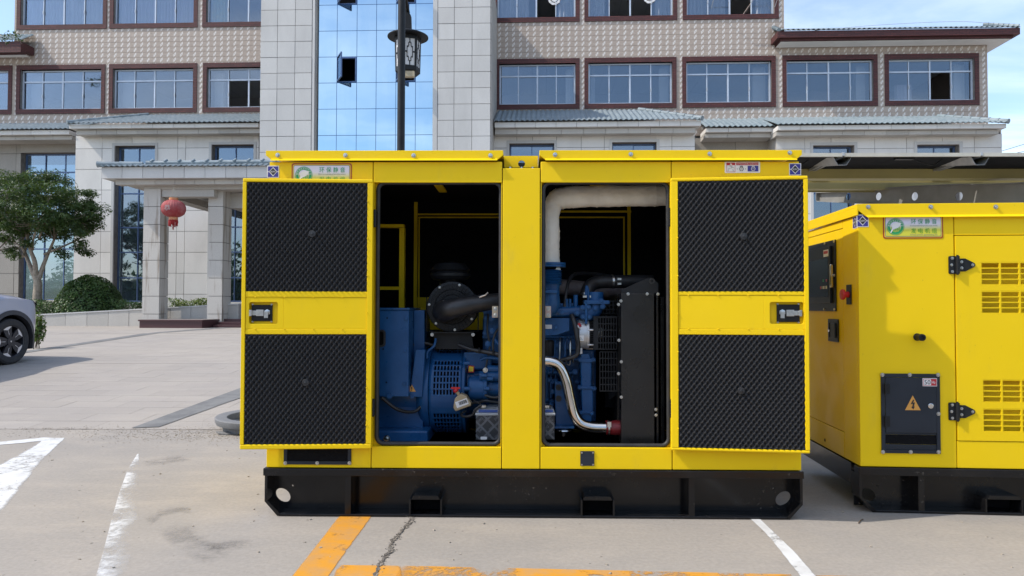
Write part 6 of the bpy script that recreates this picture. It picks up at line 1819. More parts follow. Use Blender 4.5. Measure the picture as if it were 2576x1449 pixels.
MB().box(xs_ + .0022, ML - .01, 0, T2, zs2 + .001, zd0 - .004).build('sill_panel', YEL, gen2, bevel=.003)
# side face: x = 0 plane running back
ySeam = MF.S(2118, 700, 0)[0]
zsp = MF.S(2118, 575, 0)[1]; zsb = MF.S(2118, 1085, 0)[1]
sp = link('side_panel', None, gen2)
MB().box(.006, .03, T2 + .001, ySeam - .0022, zs2 + .001, zl2 + .01).build('corner_panel', YEL, sp, bevel=.003)
MB().box(.006, .03, ySeam + .0022, MD, zsp + .003, zl2 + .01).build('side_header', YEL, sp, bevel=.003)
MB().box(.006, .03, ySeam + .0022, MD, zs2 + .001, zsb - .003).build('side_sill', YEL, sp, bevel=.003)
MB().box(.008, .03, ySeam + .003, MD - .03, zsb, zsp).build('side_door', YEL, sp, bevel=.003)
MB().box(.03, ML - .02, MD - .03, MD, zs2 + .001, zl2).build('rear_panel', YEL, gen2)
MB().box(ML - .03, ML - .006, T2, MD - .031, zs2 + .001, zl2).build('end_wall', YEL, gen2)
b = MB(); b.box(.035, ML - .035, .16, .17, zs2 + .002, zl2); b.build('inner_lining', LINING, gen2)
# roof cap
h = zt2 - (zl2 - .002); k = h * .6
b = MB(); b.prism([(k, zl2 + .004), (ML - k, zl2 + .004), (ML + .004, zl2 + k), (ML + .004, zt2), (-.004, zt2), (-.004, zl2 + k)], -.010, -.0005)
b.box(-.0035, ML, -.0095, MD + .01, zt2 - .02, zt2 - .0005); b.box(-.006, .005, -.0094, MD, zl2 + .012, zt2 - .021)
b.build('roof_cap', YEL, gen2, bevel=.002)
b = MB(); b.add([(k, -.0101, zl2 + .012), (ML - k, -.0101, zl2 + .012), (ML - k, -.027, zl2 - .0005), (k, -.027, zl2 - .0005), (k, -.0101, zl2 + .010), (ML - k, -.0101, zl2 + .010), (ML - k, -.027, zl2 - .003), (k, -.027, zl2 - .003)], [(0, 3, 2, 1), (3, 7, 6, 2), (4, 5, 6, 7), (0, 4, 7, 3), (1, 2, 6, 5)])
b.build('drip_lip', YEL, gen2)
for p in (2182, 2339, 2502): x, z = MF.F(p, 521, 0); hexbolt('roof_bolt', ZINC, gen2, x, -.0105, z, .0085, .010)
for q in range(3): hexbolt('roof_bolt', ZINC, gen2, 1.25 + q * .4, -.0105, MF.F(2502, 521, 0)[1], .0085, .010)
# signs
x0, x1, z0, z1 = MR(2221, 541, 2372, 600); env_plate(gen2, x0, x1, z0, z1, -.0005)
x0, x1, z0, z1 = MR(2153, 540, 2183, 571); silent_sticker(gen2, x0 + (x1 - x0) / 2 + .004, (z0 + z1) / 2, 0, x1 - x0, z1 - z0)
st = silent_sticker(gen2, .006, (z0 + z1) / 2 - .004, .04, x1 - x0, z1 - z0, rot=(0, 0, rad(-90))); st.location = (.0046, .040, (z0 + z1) / 2 - .004)
# vented door
dv = link('vented_door', None, gen2)
vents = []
xv0 = MF.F(2465.5, 800, 0)[0]
cellw = MF.F(2516, 690, 0)[0] - MF.F(2467, 690, 0)[0]
for (ya, yb) in ((659, 718), (731.5, 789.5), (954, 1013), (1027, 1087)):
    vents.append((xv0, xv0 + cellw * 9 + .006, MF.F(2490, yb, 0)[1], MF.F(2490, ya, 0)[1]))
hl = vents
xa2, xb2 = xs_ + .004, ML - .30
def door_sheet(y0, y1):
    b = MB()
    zc_ = sorted({zd0, zd1, *[v for q in hl for v in q[2:]]})
    for i in range(len(zc_) - 1):
        zm = (zc_[i] + zc_[i + 1]) / 2
        hit = [q for q in hl if q[2] < zm < q[3]]
        if hit: b.box(xa2, hit[0][0], y0, y1, zc_[i], zc_[i + 1]); b.box(hit[0][1], xb2, y0, y1, zc_[i], zc_[i + 1])
        else: b.box(xa2, xb2, y0, y1, zc_[i], zc_[i + 1])
    return b
door_sheet(-.003, .006).build('door_sheet', YEL, dv)
b = MB(); b.box(xa2, xa2 + .004, .0062, .03, zd0, zd1); b.box(xa2 + .0045, xb2, .0062, .03, zd1 - .004, zd1); b.box(xa2 + .0045, xb2, .0062, .03, zd0, zd0 + .004); b.build('door_return', YEL, dv)
for q in hl:
    b = MB(); grille_bars(b, q[0] + .0002, q[1] - .0002, q[2] + .0002, q[3] - .0002, 9, 4, .010, .0062, -.0028, .004); b.build('vent_grille', YEL, dv)
b = MB(); b.box(xa2 + .02, xb2, .105, .108, zd0 + .01, zd1 - .01); b.build('vent_backing', YEL, dv)
MB().box(xb2 + .004, ML - .012, 0, T2, zd0, zd1).build('end_panel', YEL, gen2, bevel=.003)
for y0, y1 in ((644, 689), (1013, 1058)):
    xc_, zt_h = MF.F(2408, y0, -.01); zb_h = MF.F(2408, y1, -.01)[1]; zc_ = (zt_h + zb_h) / 2
    xl = MF.F(2385, y0, 0)[0]; xr = MF.F(2451, y0, 0)[0]; hh = (zt_h - zb_h) / 2
    hn = link('strap_hinge', None, dv)
    b = MB(); b.prism(rrect(xl, xc_ - .004, zc_ - hh, zc_ + hh, .008), -.008, -.0005)
    n = 6
    pts = [(xc_ + .004, zc_ - hh * .72), (xc_ + (xr - xc_) * .45, zc_ - hh * .72)] + [(xr - .014 + .014 * math.cos(rad(a)), zc_ + .014 * math.sin(rad(a))) for a in range(-70, 71, 28)] + [(xc_ + (xr - xc_) * .45, zc_ + hh * .72), (xc_ + .004, zc_ + hh * .72)]
    b.prism(pts, -.010, -.0035); b.build('hinge_leaf', BLK_M, hn, bevel=.001)
    b = MB()
    for i in range(3): q = zc_ - hh + 2 * hh * i / 3; b.cyl((xc_, -.013, q + .0008), (xc_, -.013, q + 2 * hh / 3 - .0008), .011, n=14)
    b.cyl((xc_, -.013, zc_ - hh - .005), (xc_, -.013, zc_ + hh + .005), .006, n=10); b.build('hinge_pin', BLK_M, hn, smooth=40)
    for bx_, bz_ in ((xl + .018, hh * .74), (xl + .014, 0), (xl + .018, -hh * .74), (xc_ + .024, hh * .34), (xc_ + .024, -hh * .34), (xr - .014, 0)): hexbolt('hinge_bolt', ZINC, hn, bx_, -.0085, zc_ + bz_, .0056, .006)
# cable box
x0, x1, z0, z1 = MR(2216, 940, 2363.5, 1140)
cb = link('cable_box', None, gen2); cb['label'] = 'dark grey cable cabinet with lightning sign and 50 Hz label'
t_ = .019
MB().ring([(x0, z0), (x1, z0), (x1, z1), (x0, z1)], [(x0 + t_, z0 + t_), (x1 - t_, z0 + t_), (x1 - t_, z1 - t_), (x0 + t_, z1 - t_)], -.009, -.0008).build('box_frame', GREY_D, cb)
zdoor = MF.F(2290, 1088, 0)[1]
MB().box(x0 + t_ + .002, x1 - t_ - .002, -.012, -.004, zdoor, z1 - t_ - .002).build('box_door', GREY_D, cb, bevel=.002)
# open recess below the little door
b = MB(); b.box(x0 + t_ + .001, x1 - t_ - .001, -.0035, -.001, zdoor - .012, zdoor + .01)
b.add([(x0 + t_, -.001, z0 + t_), (x1 - t_, -.001, z0 + t_), (x1 - t_, -.0009, z0 + t_ + .001), (x0 + t_, -.0009, z0 + t_ + .001)], [(0, 1, 2, 3)])
b.prism([(x0 + t_, z0 + t_ + .001), (x1 - t_, z0 + t_ + .001), (x1 - t_, z0 + t_ + .030), (x0 + t_, z0 + t_ + .030)], -.0022, -.0009)
b.build('recess_sill', GREY_D, cb)
MB().box(x0 + t_, x1 - t_, -.0020, -.0009, z0 + t_ + .031, zdoor - .013).build('box_opening', LINING, cb)
for y0, y1 in ((965, 990), (1046, 1073)):
    xh, zt_h = MF.F(2226, y0, -.01); zb_h = MF.F(2226, y1, -.01)[1]
    b = MB(); b.box(xh - .014, xh + .026, -.0145, -.0122, zb_h, zt_h); b.cyl((xh, -.018, zb_h), (xh, -.018, zt_h), .006, n=10); b.build('box_hinge', BLK_M, cb, smooth=40)
for p, y in ((2219.5, 943), (2288.5, 943), (2359.5, 943), (2361, 1041), (2221, 1137), (2291, 1137), (2361, 1137)): x, z = MF.F(p, y, -.009); hexbolt('box_bolt', ZINC, cb, x, -.0092, z, .0075, .007)
x, z = MF.F(2341, 1021, -.012); b = MB(); b.lathe([(.0145, z * 0 - .0122), (.0145, -.016), (.011, -.0175), (.0105, -.0165), (.001, -.0162)], (x, 0, z), 'Y', 20); b.build('cabinet_lock', STEEL, cb, smooth=35)
X0, X1, Z0, Z1 = MR(2274, 994, 2313, 1031)
tw = MB().prism([(X0, Z0), (X1, Z0), ((X0 + X1) / 2, Z1)], -.0132, -.0122).build('warning_triangle', PRINT_ORG, cb)
w_, h_ = X1 - X0, Z1 - Z0; cx_ = (X0 + X1) / 2
MB().prism([(cx_ + (a - .5) * w_, Z0 + q * h_) for a, q in reversed([(.52, .72), (.36, .40), (.50, .44), (.46, .22), (.38, .23), (.53, .05), (.62, .26), (.55, .23), (.64, .54), (.50, .50), (.60, .70)])], -.0142, -.0133).build('lightning_mark', PRINT_BLK, cb)
X0, X1, Z0, Z1 = MR(2318, 951, 2354, 971); w_, h_ = X1 - X0, Z1 - Z0
lb = link('frequency_label', MB().box(-w_ / 2, w_ / 2, -.001, 0, -h_ / 2, h_ / 2).mesh('frequency_label', WHITE), cb, loc=((X0 + X1) / 2, -.0123, (Z0 + Z1) / 2)); lb['label'] = 'white and red label reading 50 Hz'
b = MB(); b.ring([(-.47 * w_, -.43 * h_), (.47 * w_, -.43 * h_), (.47 * w_, .43 * h_), (-.47 * w_, .43 * h_)], [(-.44 * w_, -.38 * h_), (.44 * w_, -.38 * h_), (.44 * w_, .38 * h_), (-.44 * w_, .38 * h_)], -.0016, -.0011)
b.box(.09 * w_, .435 * w_, -.0017, -.0012, -.375 * h_, .375 * h_); b.build('red_field', PRINT_RED, lb)
label_text('50', PRINT_BLK, lb, -.17 * w_, -.002, 0, width=w_ * .42, height=h_ * .56); label_text('Hz', WHITE, lb, .26 * w_, -.0022, 0, width=w_ * .24, height=h_ * .38)
# nozzle
x, z = MF.F(2309, 848, -.01)
b = MB(); b.lathe([(.021, -.0005), (.021, -.006), (.017, -.008), (.017, -.042), (.0195, -.044), (.0195, -.062), (.012, -.064), (.011, -.055), (.001, -.054)], (x, 0, z), 'Y', 20); b.build('pipe_stub', BLK_M, gen2, smooth=35)
# side-face fittings (on the x = 0 plane)
def side_rect(px0, py0, px1, py1):
    ym, zm = (px0 + px1) / 2, (py0 + py1) / 2
    y0 = MF.S(px1, zm, 0)[0]; y1 = MF.S(px0, zm, 0)[0]
    return y0, y1
class SideMB(MB):
    def sbox(s, y0, y1, z0, z1, out0, out1): return s.box(.0055 - out1, .0055 - out0, y0, y1, z0, z1)
y0 = MF.S(2102, 700, 0)[0]; z1 = MF.S(2102, 602, 0)[1]; z0 = MF.S(2102, 783, 0)[1]; y1 = y0 + .52
cp_ = link('control_panel', None, gen2); cp_['label'] = 'black control cabinet with a dark window and small keys'
SideMB().sbox(y0, y1, z0, z1, .0005, .006).build('panel_frame', BLK_M, cp_, bevel=.002)
SideMB().sbox(y0 + .055, y1 - .02, z0 + .05, z1 - .035, .0062, .020).build('panel_door', BLK_M, cp_, bevel=.003)
SCR = mat('panel_window', (.008, .010, .014), .22, spec=.12, c2=(.014, .016, .022), ns=6)
SideMB().sbox(y0 + .085, y1 - .07, z0 + .09, z1 - .11, .0202, .0215).build('panel_window', SCR, cp_)
SideMB().sbox(y0 + .075, y0 + .16, z1 - .098, z1 - .055, .0202, .0212).build('panel_label', WHITE, cp_)
SideMB().sbox(y0 + .083, y0 + .155, z1 - .080, z1 - .062, .0213, .0218).build('label_red', PRINT_RED, cp_)
hmid = (z0 + z1) / 2
SideMB().sbox(y0 + .022, y0 + .040, hmid - .075, hmid + .07, .0065, .030).build('swing_handle', STEEL, cp_, bevel=.006)
for k in range(5): SideMB().sbox(y0 + .10 + k * .026, y0 + .116 + k * .026, hmid - .08, hmid - .062, .0216, .0225).build('panel_key', (WHITE, LGREY, WHITE, LGREY, RED)[k], cp_)
SideMB().sbox(y0 + .155, y0 + .172, hmid - .035, hmid - .020, .0216, .0225).build('panel_key', PRINT_GRN, cp_); SideMB().sbox(y0 + .10, y0 + .117, hmid - .035, hmid - .020, .0216, .0225).build('panel_key', RED, cp_)
for yy_, zz_ in ((y0 + .012, z1 - .012), (y0 + .17, z1 - .012), (y0 + .012, z0 + .012), (y0 + .19, z0 + .012), (y0 + .012, hmid)):
    b = MB(); b.lathe([(.008, -.0005), (.008, .006), (.001, .008)], (0, 0, 0), 'X', 8); o = link('panel_bolt', b.mesh('panel_bolt', ZINC), cp_, loc=(-.001, yy_, zz_), rot=(0, 0, math.pi))
yE, zE = MF.S(2134.5, 741, 0)
es = link('emergency_stop', None, gen2)
b = SideMB(); b.sbox(yE - .036, yE + .036, zE - .058, zE + .058, .0003, .006); b.build('stop_plate', BLK_M, es, bevel=.004)
b = MB(); b.lathe([(.018, -.001), (.018, -.024), (.030, -.026), (.032, -.032), (.030, -.040), (.001, -.042)], (0, yE, zE), 'X', 24); b.build('stop_button', RED, es, smooth=35)
yH, zH = MF.S(2095.5, 831, 0)
hd = link('flush_handle', None, gen2)
b = SideMB(); b.sbox(yH - .085, yH + .085, zH - .07, zH + .07, .0004, .007); b.build('handle_plate', BLK_M, hd, bevel=.005)
b = SideMB(); b.sbox(yH - .055, yH + .02, zH - .045, zH + .045, .0072, .016); b.build('handle_paddle', GREY_D, hd, bevel=.003)
b = SideMB(); b.sbox(yH + .026, yH + .06, zH - .045, zH + .045, .0068, .0074); b.build('handle_well', LINING, hd)
b = MB(); b.lathe([(.012, -.0075), (.012, -.012), (.001, -.013)], (0, yH + .042, zH), 'X', 14); o = b.build('handle_lock', STEEL, hd, smooth=40)
b = MB(); x_, z_ = MF.S(2073, 1107, 0); b.cyl((.0062, x_, z_), (.0048, x_, z_), .010, n=10); b.build('cable_hole', LINING, gen2)
hexbolt('drain_cock', ZINC, gen2, .02, .32, zs2 - .07, .012, .02)

# ================================================================== solar carport behind it
BEIGE = mat('olive_beige_paint', (.44, .39, .17), .55, c2=(.40, .355, .16), ns=3, bump=(60, .1, .003))
GALV = mat('galvanised_steel', (.42, .42, .41), .45, .6, c2=(.34, .34, .335), ns=12)
STEELG = mat('grey_steel_paint', (.20, .195, .18), .5, c2=(.24, .235, .22), ns=5)
PVBACK = mat('panel_underside', (.014, .015, .017), .8, spec=.1, c2=(.02, .021, .024), ns=8)
PVEDGE = mat('panel_edge', (.55, .53, .46), .5, c2=(.48, .46, .40), ns=6)
PVTOP = mat('solar_cell_glass', (.010, .014, .035), .1)
SF = Frame((0, 8.2, 0), rad(-1.0))
car_port = thing('solar_carport', 'steel carport carrying solar panels behind the closed generator', 'carport', SF.world(6.5, .4, ground_z(8.6)), SF.yaw)
gz0 = ground_z(8.6)
ox = 6.5
def SR(px0, py0, px1, py1, d): x0, x1, z0, z1 = SF.R(px0, py0, px1, py1, d); return x0 - ox, x1 - ox, z0 - gz0, z1 - gz0
def SX(px, py, d): x, z = SF.F(px, py, d); return x - ox, z - gz0
DD = .4
def sbox(n, m_, x0, x1, d0, d1, z0, z1, parent=car_port, bv=0): return MB().box(x0, x1, d0 - DD, d1 - DD, z0, z1).build(n, m_, parent, bevel=bv)
xe0 = SX(1700, 390, 0)[0]; xe1 = 5.0
_, zt3 = SX(2300, 384.5, 0); _, zb3 = SX(2300, 393.5, 0)
pw = SX(2470, 390, 0)[0] - SX(2122, 390, 0)[0]
xj = SX(2122, 390, 0)[0]
tilt = .17
for i in range(-2, 5):
    a, c = xj + i * pw + .012, xj + (i + 1) * pw - .012
    pn = link('solar_panel', None, car_port)
    for r_ in range(3):
        d0 = r_ * 1.15; zz_ = tilt * d0
        MB().box(a, c, d0 - DD, d0 + .03 - DD, zb3 + zz_, zt3 + zz_).build('panel_edge', PVEDGE, pn)
        b = MB()
        b.box(a, c, d0 + 1.10 - DD, d0 + 1.13 - DD, zb3 + zz_, zt3 + zz_)
        b.box(a, a + .03, d0 + .031 - DD, d0 + 1.099 - DD, zb3 + zz_, zt3 + zz_); b.box(c - .03, c, d0 + .031 - DD, d0 + 1.099 - DD, zb3 + zz_, zt3 + zz_)
        b.build('panel_frame', GALV, pn)
        b = MB(); b.box(a + .031, c - .031, d0 + .031 - DD, d0 + 1.099 - DD, zt3 - .012 + zz_, zt3 - .006 + zz_); b.build('panel_back', PVBACK, pn)
        b = MB(); b.box((a + c) / 2 - .10, (a + c) / 2 + .10, d0 + .15 - DD, d0 + .22 - DD, zt3 - .04 + zz_, zt3 - .013 + zz_); b.build('junction_box', BLK_M, pn)
        b = MB(); b.tube(smooth_path([((a + c) / 2 + .1, d0 + .2 - DD, zt3 - .03 + zz_), ((a + c) / 2 + .35, d0 + .25 - DD, zt3 - .09 + zz_), ((a + c) / 2 + .5, d0 + .3 - DD, zt3 - .02 + zz_)]), .006, 6); b.build('panel_lead', BLK_M, pn)
    MB().box(a - .012 - .015, a + .003 - .015 + .010, -DD - .004, .02 - DD, zb3 + .01, zt3 + .006).build('panel_clamp', ALU, car_port)
    xx = a - .012
    for s in (-1, 1):
        b = MB()
        b.add([(xx + s * .05, -DD + .03, zb3 - .09), (xx + s * .05, 3.4 - DD, zb3 - .09 + tilt * 3.4), (xx + s * .10, 3.4 - DD, zb3 - .002 + tilt * 3.4), (xx + s * .10, -DD + .03, zb3 - .002),
               (xx + s * .053, -DD + .03, zb3 - .09), (xx + s * .053, 3.4 - DD, zb3 - .09 + tilt * 3.4), (xx + s * .103, 3.4 - DD, zb3 - .002 + tilt * 3.4), (xx + s * .103, -DD + .03, zb3 - .002)],
              [(0, 1, 2, 3), (7, 6, 5, 4), (0, 3, 7, 4), (1, 0, 4, 5), (3, 2, 6, 7), (2, 1, 5, 6)])
        b.build('purlin', GALV, car_port)
    b = MB(); b.add([(xx - .049, -DD + .03, zb3 - .089), (xx + .049, -DD + .03, zb3 - .089), (xx + .049, 3.4 - DD, zb3 - .089 + tilt * 3.4), (xx - .049, 3.4 - DD, zb3 - .089 + tilt * 3.4),
           (xx - .049, -DD + .03, zb3 - .0925), (xx + .049, -DD + .03, zb3 - .0925), (xx + .049, 3.4 - DD, zb3 - .0925 + tilt * 3.4), (xx - .049, 3.4 - DD, zb3 - .0925 + tilt * 3.4)], [(0, 1, 2, 3), (7, 6, 5, 4), (0, 4, 5, 1), (1, 5, 6, 2), (2, 6, 7, 3), (3, 7, 4, 0)]); b.build('purlin_web', GALV, car_port)
# main beams
for n_, (ya, yb, d0) in enumerate(((418.5, 449, .9), (449.5, 475, 2.6))):
    x0, x1, z0, z1 = SR(1700, ya, 2576, yb, d0)
    b = MB(); b.box(x0, 5.0, d0 - DD, d0 + .012 - DD, z0, z1); b.box(x0, 5.0, d0 + .0125 - DD, d0 + .16 - DD, z0, z0 + .012); b.box(x0, 5.0, d0 + .0125 - DD, d0 + .16 - DD, z1 - .012, z1)
    b.box(x0, 5.0, d0 + .28 - DD, d0 + .30 - DD, z0 - .005, z1 - .02)
    b.build('roof_beam', BEIGE, car_port)
# tapered cantilever arm with round holes, running from far left to near right
A0, A1 = at(2062, 496, 12.2), at(2600, 485, 8.55)
adir = (A1 - A0); aL = Vector((adir.x, adir.y, 0)).length; ayaw = math.atan2(adir.y, adir.x)
AF = Frame((A0.x, A0.y, 0), ayaw)
arm = link('cantilever_arm', None, car_port)
arm.matrix_parent_inverse = Matrix.Identity(4)
inv = Matrix.Rotation(-SF.yaw, 4, 'Z') @ Matrix.Translation(-SF.world(6.5, .4, gz0))
arm.matrix_local = inv @ (Matrix.Translation(Vector((A0.x, A0.y, 0))) @ Matrix.Rotation(ayaw, 4, 'Z'))
topp = [(2062, 485), (2120, 483), (2300, 469), (2450, 462.5), (2500, 465)]
botp = [(2068, 505), (2100, 508.5), (2300, 518), (2500, 530)]
tp = [AF.F(*p) for p in topp]; bp = [AF.F(*p) for p in botp]
def zat(P, x):
    for (xa_, za), (xb_, zb_) in zip(P, P[1:]):
        if xa_ <= x <= xb_: return za + (zb_ - za) * (x - xa_) / (xb_ - xa_)
    return P[0][1] if x < P[0][0] else P[-1][1] + (P[-1][1] - P[-2][1]) / (P[-1][0] - P[-2][0]) * (x - P[-1][0]) * .5
hs_ = [AF.F(*p) for p in ((2133.5, 494.5), (2209.5, 494), (2300.5, 494), (2412, 494))]
xe = aL + .8
b = MB(); rh = .060
xsx = [0.0] + [v for h in hs_ for v in (h[0] - .09, h[0] + .09)] + [xe]
for i in range(len(xsx) - 1):
    a, c = xsx[i], xsx[i + 1]
    if i % 2 == 0:
        m_ = max(1, int((c - a) / .25))
        for k in range(m_):
            u, w = a + (c - a) * k / m_, a + (c - a) * (k + 1) / m_
            b.prism([(u, zat(bp, u)), (w, zat(bp, w)), (w, zat(tp, w)), (u, zat(tp, u))], 0, .012)
    else:
        h_ = hs_[i // 2]; inn = circ(h_[0], h_[1], rh, 24)
        out = []
        for px_, pz_ in inn:
            u, w = (px_ - h_[0]) / rh, (pz_ - h_[1]) / rh; k = max(abs(u), abs(w)); xx = h_[0] + u / k * .09
            out.append((xx, zat(tp, xx) if w / k > .999 else zat(bp, xx) if w / k < -.999 else h_[1] + w / k * ((zat(tp, xx) - h_[1]) if w > 0 else (h_[1] - zat(bp, xx)))))
        b.ring(out, inn, 0, .012)
b.build('arm_web', STEELG, arm)
for P, n_ in ((tp, 1), (bp, -1)):
    b = MB(); xs2 = np.linspace(0, xe, 14)
    for u, w in zip(xs2, xs2[1:]):
        zu, zw = zat(P, u), zat(P, w); b.prism([(u, zu + .0005 * n_ - .006), (w, zw + .0005 * n_ - .006), (w, zw + .006), (u, zu + .006)], -.07, .082)
    b.build('arm_flange', STEELG, arm)
b = MB(); b.prism([(-.012, bp[0][1] + .02), (-.001, bp[0][1]), (-.001, tp[0][1]), (-.012, tp[0][1])], -.07, .082); b.build('arm_end', STEELG, arm)
pw_ = A1 + Vector((adir.x, adir.y, 0)).normalized() * .9
post = MB(); lp_ = inv @ Vector((pw_.x, pw_.y, 0)); post.box(lp_.x - .12, lp_.x + .12, lp_.y - .12, lp_.y + .12, ground_z(pw_.y) - gz0, zb3 - .1); post.build('carport_post', STEELG, car_port, bevel=.01)

# ================================================================== street lamp with lantern head
LD = 11.0
lp = at(1008.5, 380, LD)
lamp = thing('street_lamp', 'black street lamp post with a hat-shaped lantern hanging behind it', 'street lamp', (lp.x, lp.y, ground_z(LD)))
lg = ground_z(LD)
def LZ(py, D): return at(1008, py, D).z - lg
MB().lathe([(.12, 0), (.12, .05), (.075, .10), (.064, .25), (.0605, 2.0), (.058, LZ(-60, LD))], (0, 0, 0), 'Z', 24).build('pole', BLK_M, lamp, smooth=40)
LD2 = 11.75
c_ = at(1026, 150, LD2); lx, ly = c_.x - lp.x, LD2 - LD
sc_ = LD2 / FPX
hat_r = 51.5 * sc_
zr = lambda py: at(1026, py, LD2).z - lg
hd_ = link('lantern_head', None, lamp)
zh = zr(92)
MB().lathe([(hat_r, zh - .02), (hat_r * 1.0, zh - .005), (hat_r * .80, zh + .03), (hat_r * .35, zh + .08), (hat_r * .12, zh + .12)], (lx, ly, 0), 'Z', 40).build('lantern_hat', BLK_M, hd_, smooth=40)
MB().lathe([(.001, zh - .018), (hat_r * .995, zh - .021)], (lx, ly, 0), 'Z', 40).build('hat_underside', BLK_M, hd_)
zt4, zb4 = zh - .022, zr(182)
r0, r1 = 33 * sc_, 31 * sc_
LAMPW = mat('white_lamp_panel', (.62, .62, .63), .5, c2=(.55, .55, .56), ns=6)
ang0 = rad(-102)
for k in range(6):
    a = ang0 + k * math.pi / 3; a2 = a + math.pi / 3
    def pt3(u, w, off=0.0):
        r_ = r0 + (r1 - r0) * (1 - w)
        p = Vector((r_ * math.cos(a), r_ * math.sin(a), 0)) * (1 - u) + Vector((r_ * math.cos(a2), r_ * math.sin(a2), 0)) * u
        nrm = Vector((math.cos((a + a2) / 2), math.sin((a + a2) / 2), 0))
        p = p + nrm * off; return (lx + p.x, ly + p.y, zb4 + (zt4 - zb4) * w)
    def face(lst, off, n_, m_):
        b = MB()
        for (u0, u1, w0, w1) in lst:
            b.add([pt3(u0, w0, off), pt3(u1, w0, off), pt3(u1, w1, off), pt3(u0, w1, off), pt3(u0, w0, off - .006), pt3(u1, w0, off - .006), pt3(u1, w1, off - .006), pt3(u0, w1, off - .006)], [(0, 1, 2, 3), (0, 4, 5, 1), (1, 5, 6, 2), (2, 6, 7, 3), (3, 7, 4, 0)])
        b.build(n_, m_, hd_)
    face([(.02, .98, .02, .98)], -.002, 'lamp_panel', LAMPW)
    face([(0, .12, 0, 1), (.88, 1, 0, 1), (.12, .88, .88, 1), (.12, .88, 0, .12)], .006, 'lantern_frame', BLK_M)
    t_ = .055
    L_ = [(.47, .53, .12, .24), (.47, .53, .76, .88), (.12, .26, .48, .52), (.74, .88, .48, .52)]
    for s_ in (0, 1):
        f_ = lambda u: 1 - u if s_ else u
        def seg(u0, u1, w0, w1): L_.append((min(f_(u0), f_(u1)), max(f_(u0), f_(u1)), w0, w1))
        seg(.26, .26 + t_, .34, .66); seg(.26 + t_, .40, .34, .36 + .012); seg(.26 + t_, .40, .628, .66); seg(.38, .38 + t_, .24, .34); seg(.38, .38 + t_, .66, .76); seg(.38 + t_, .5, .22, .25); seg(.38 + t_, .5, .75, .78)
    face(L_, .0045, 'lattice', BLK_M)
b = MB(); b.lathe([(r1 * 1.03, zb4 + .02), (r1 * 1.03, zb4 - .005), (r1 * .72, zb4 - .06), (.001, zb4 - .061)], (lx, ly, 0), 'Z', 6, ang0, ang0 + 2 * math.pi); b.build('lantern_base', BLK_M, hd_)
b = MB(); b.box(lx - .10, lx + .13, ly - .17, ly - .09, zb4 - .12, zb4 - .03); b.build('ballast_box', mat('ballast_cream', (.42, .36, .25), .6, c2=(.36, .31, .21), ns=20), hd_)
b = MB(); b.prism([(lx - .05, zh + .08), (lx + .06, zh + .08), (lx + .05, zh + .34), (lx - .03, zh + .50), (lx - .05, zh + .50)], ly - .05, ly + .05)
b.tube([(lx, ly, zh + .40), (lx * .4, ly * .5, zh + .52), (0, 0, zh + .55)], .03, 10)
b.build('lamp_bracket', BLK_M, lamp)
for s, za in ((1, zh + .55),): MB().lathe([(.075, za - .05), (.075, za + .05)], (0, 0, 0), 'Z', 20).build('pole_collar', BLK_M, lamp)

# ================================================================== red paper lantern under the porch
ln_c = at(436.5, 525, 20.75)
s_ = 20.75 / FPX
LRED = NT('faded_red_silk'); v = LRED.coord()
c_ = LRED.mix(LRED.ramp(LRED.noise(4, 5, .6, v), .35, .7), (.27, .028, .032), (.33, .10, .10)); LRED.base(c_, .75); LRED = LRED.m
GOLD = mat('orange_gold_band', (.50, .17, .06), .5, c2=(.55, .26, .12), ns=20)
TASS = mat('red_tassel', (.32, .012, .015), .8, c2=(.24, .01, .012), ns=40)
rl = thing('red_lantern', 'red paper lantern with tassels hanging under the porch', 'lantern', ln_c)
rw, rh_ = 29.5 * s_, 22.5 * s_
nS = 26
v, f = [], []
nz_ = 14; na = nS * 4
for i in range(nz_ + 1):
    t = -math.pi / 2 + math.pi * i / nz_; zz = rh_ * math.sin(t); rr_ = max(.09, rw * math.cos(t) ** .8 if math.cos(t) > 0 else .09)
    for j in range(na):
        a = 2 * math.pi * j / na; q = 1 - .035 * (1 - abs(math.sin(a * nS / 2)) ** .6)
        v.append((rr_ * q * math.cos(a), rr_ * q * math.sin(a), zz))
for i in range(nz_):
    for j in range(na): f.append((i * na + j, i * na + (j + 1) % na, (i + 1) * na + (j + 1) % na, (i + 1) * na + j))
MB().add(v, f).build('lantern_body', LRED, rl, smooth=50)
MB().lathe([(.10, rh_ - .01), (.125, rh_ - .01), (.125, rh_ + .055), (.10, rh_ + .055)], axis='Z', n=24).build('top_band', GOLD, rl, smooth=40)
MB().lathe([(.10, -rh_ + .01), (.12, -rh_ + .01), (.125, -rh_ - .07), (.10, -rh_ - .07)], axis='Z', n=24).build('bottom_band', GOLD, rl, smooth=40)
b = MB()
for k in range(46):
    a = 2 * math.pi * k / 46; x, y = .115 * math.cos(a), .115 * math.sin(a); L_ = rnd.uniform(.13, .22)
    b.tube([(x, y, -rh_ - .06), (x * 1.05 + rnd.uniform(-.01, .01), y, -rh_ - .06 - L_ * .5), (x * rnd.uniform(.7, 1.15), y * .9, -rh_ - .06 - L_)], [.010, .010, .006], 5)
for k in range(10): b.tube([(rnd.uniform(-.03, .03), rnd.uniform(-.03, .03), -rh_ - .06), (rnd.uniform(-.04, .04), 0, -rh_ - rnd.uniform(.25, .36))], .008, 5)
b.build('tassels', TASS, rl, kind='stuff')
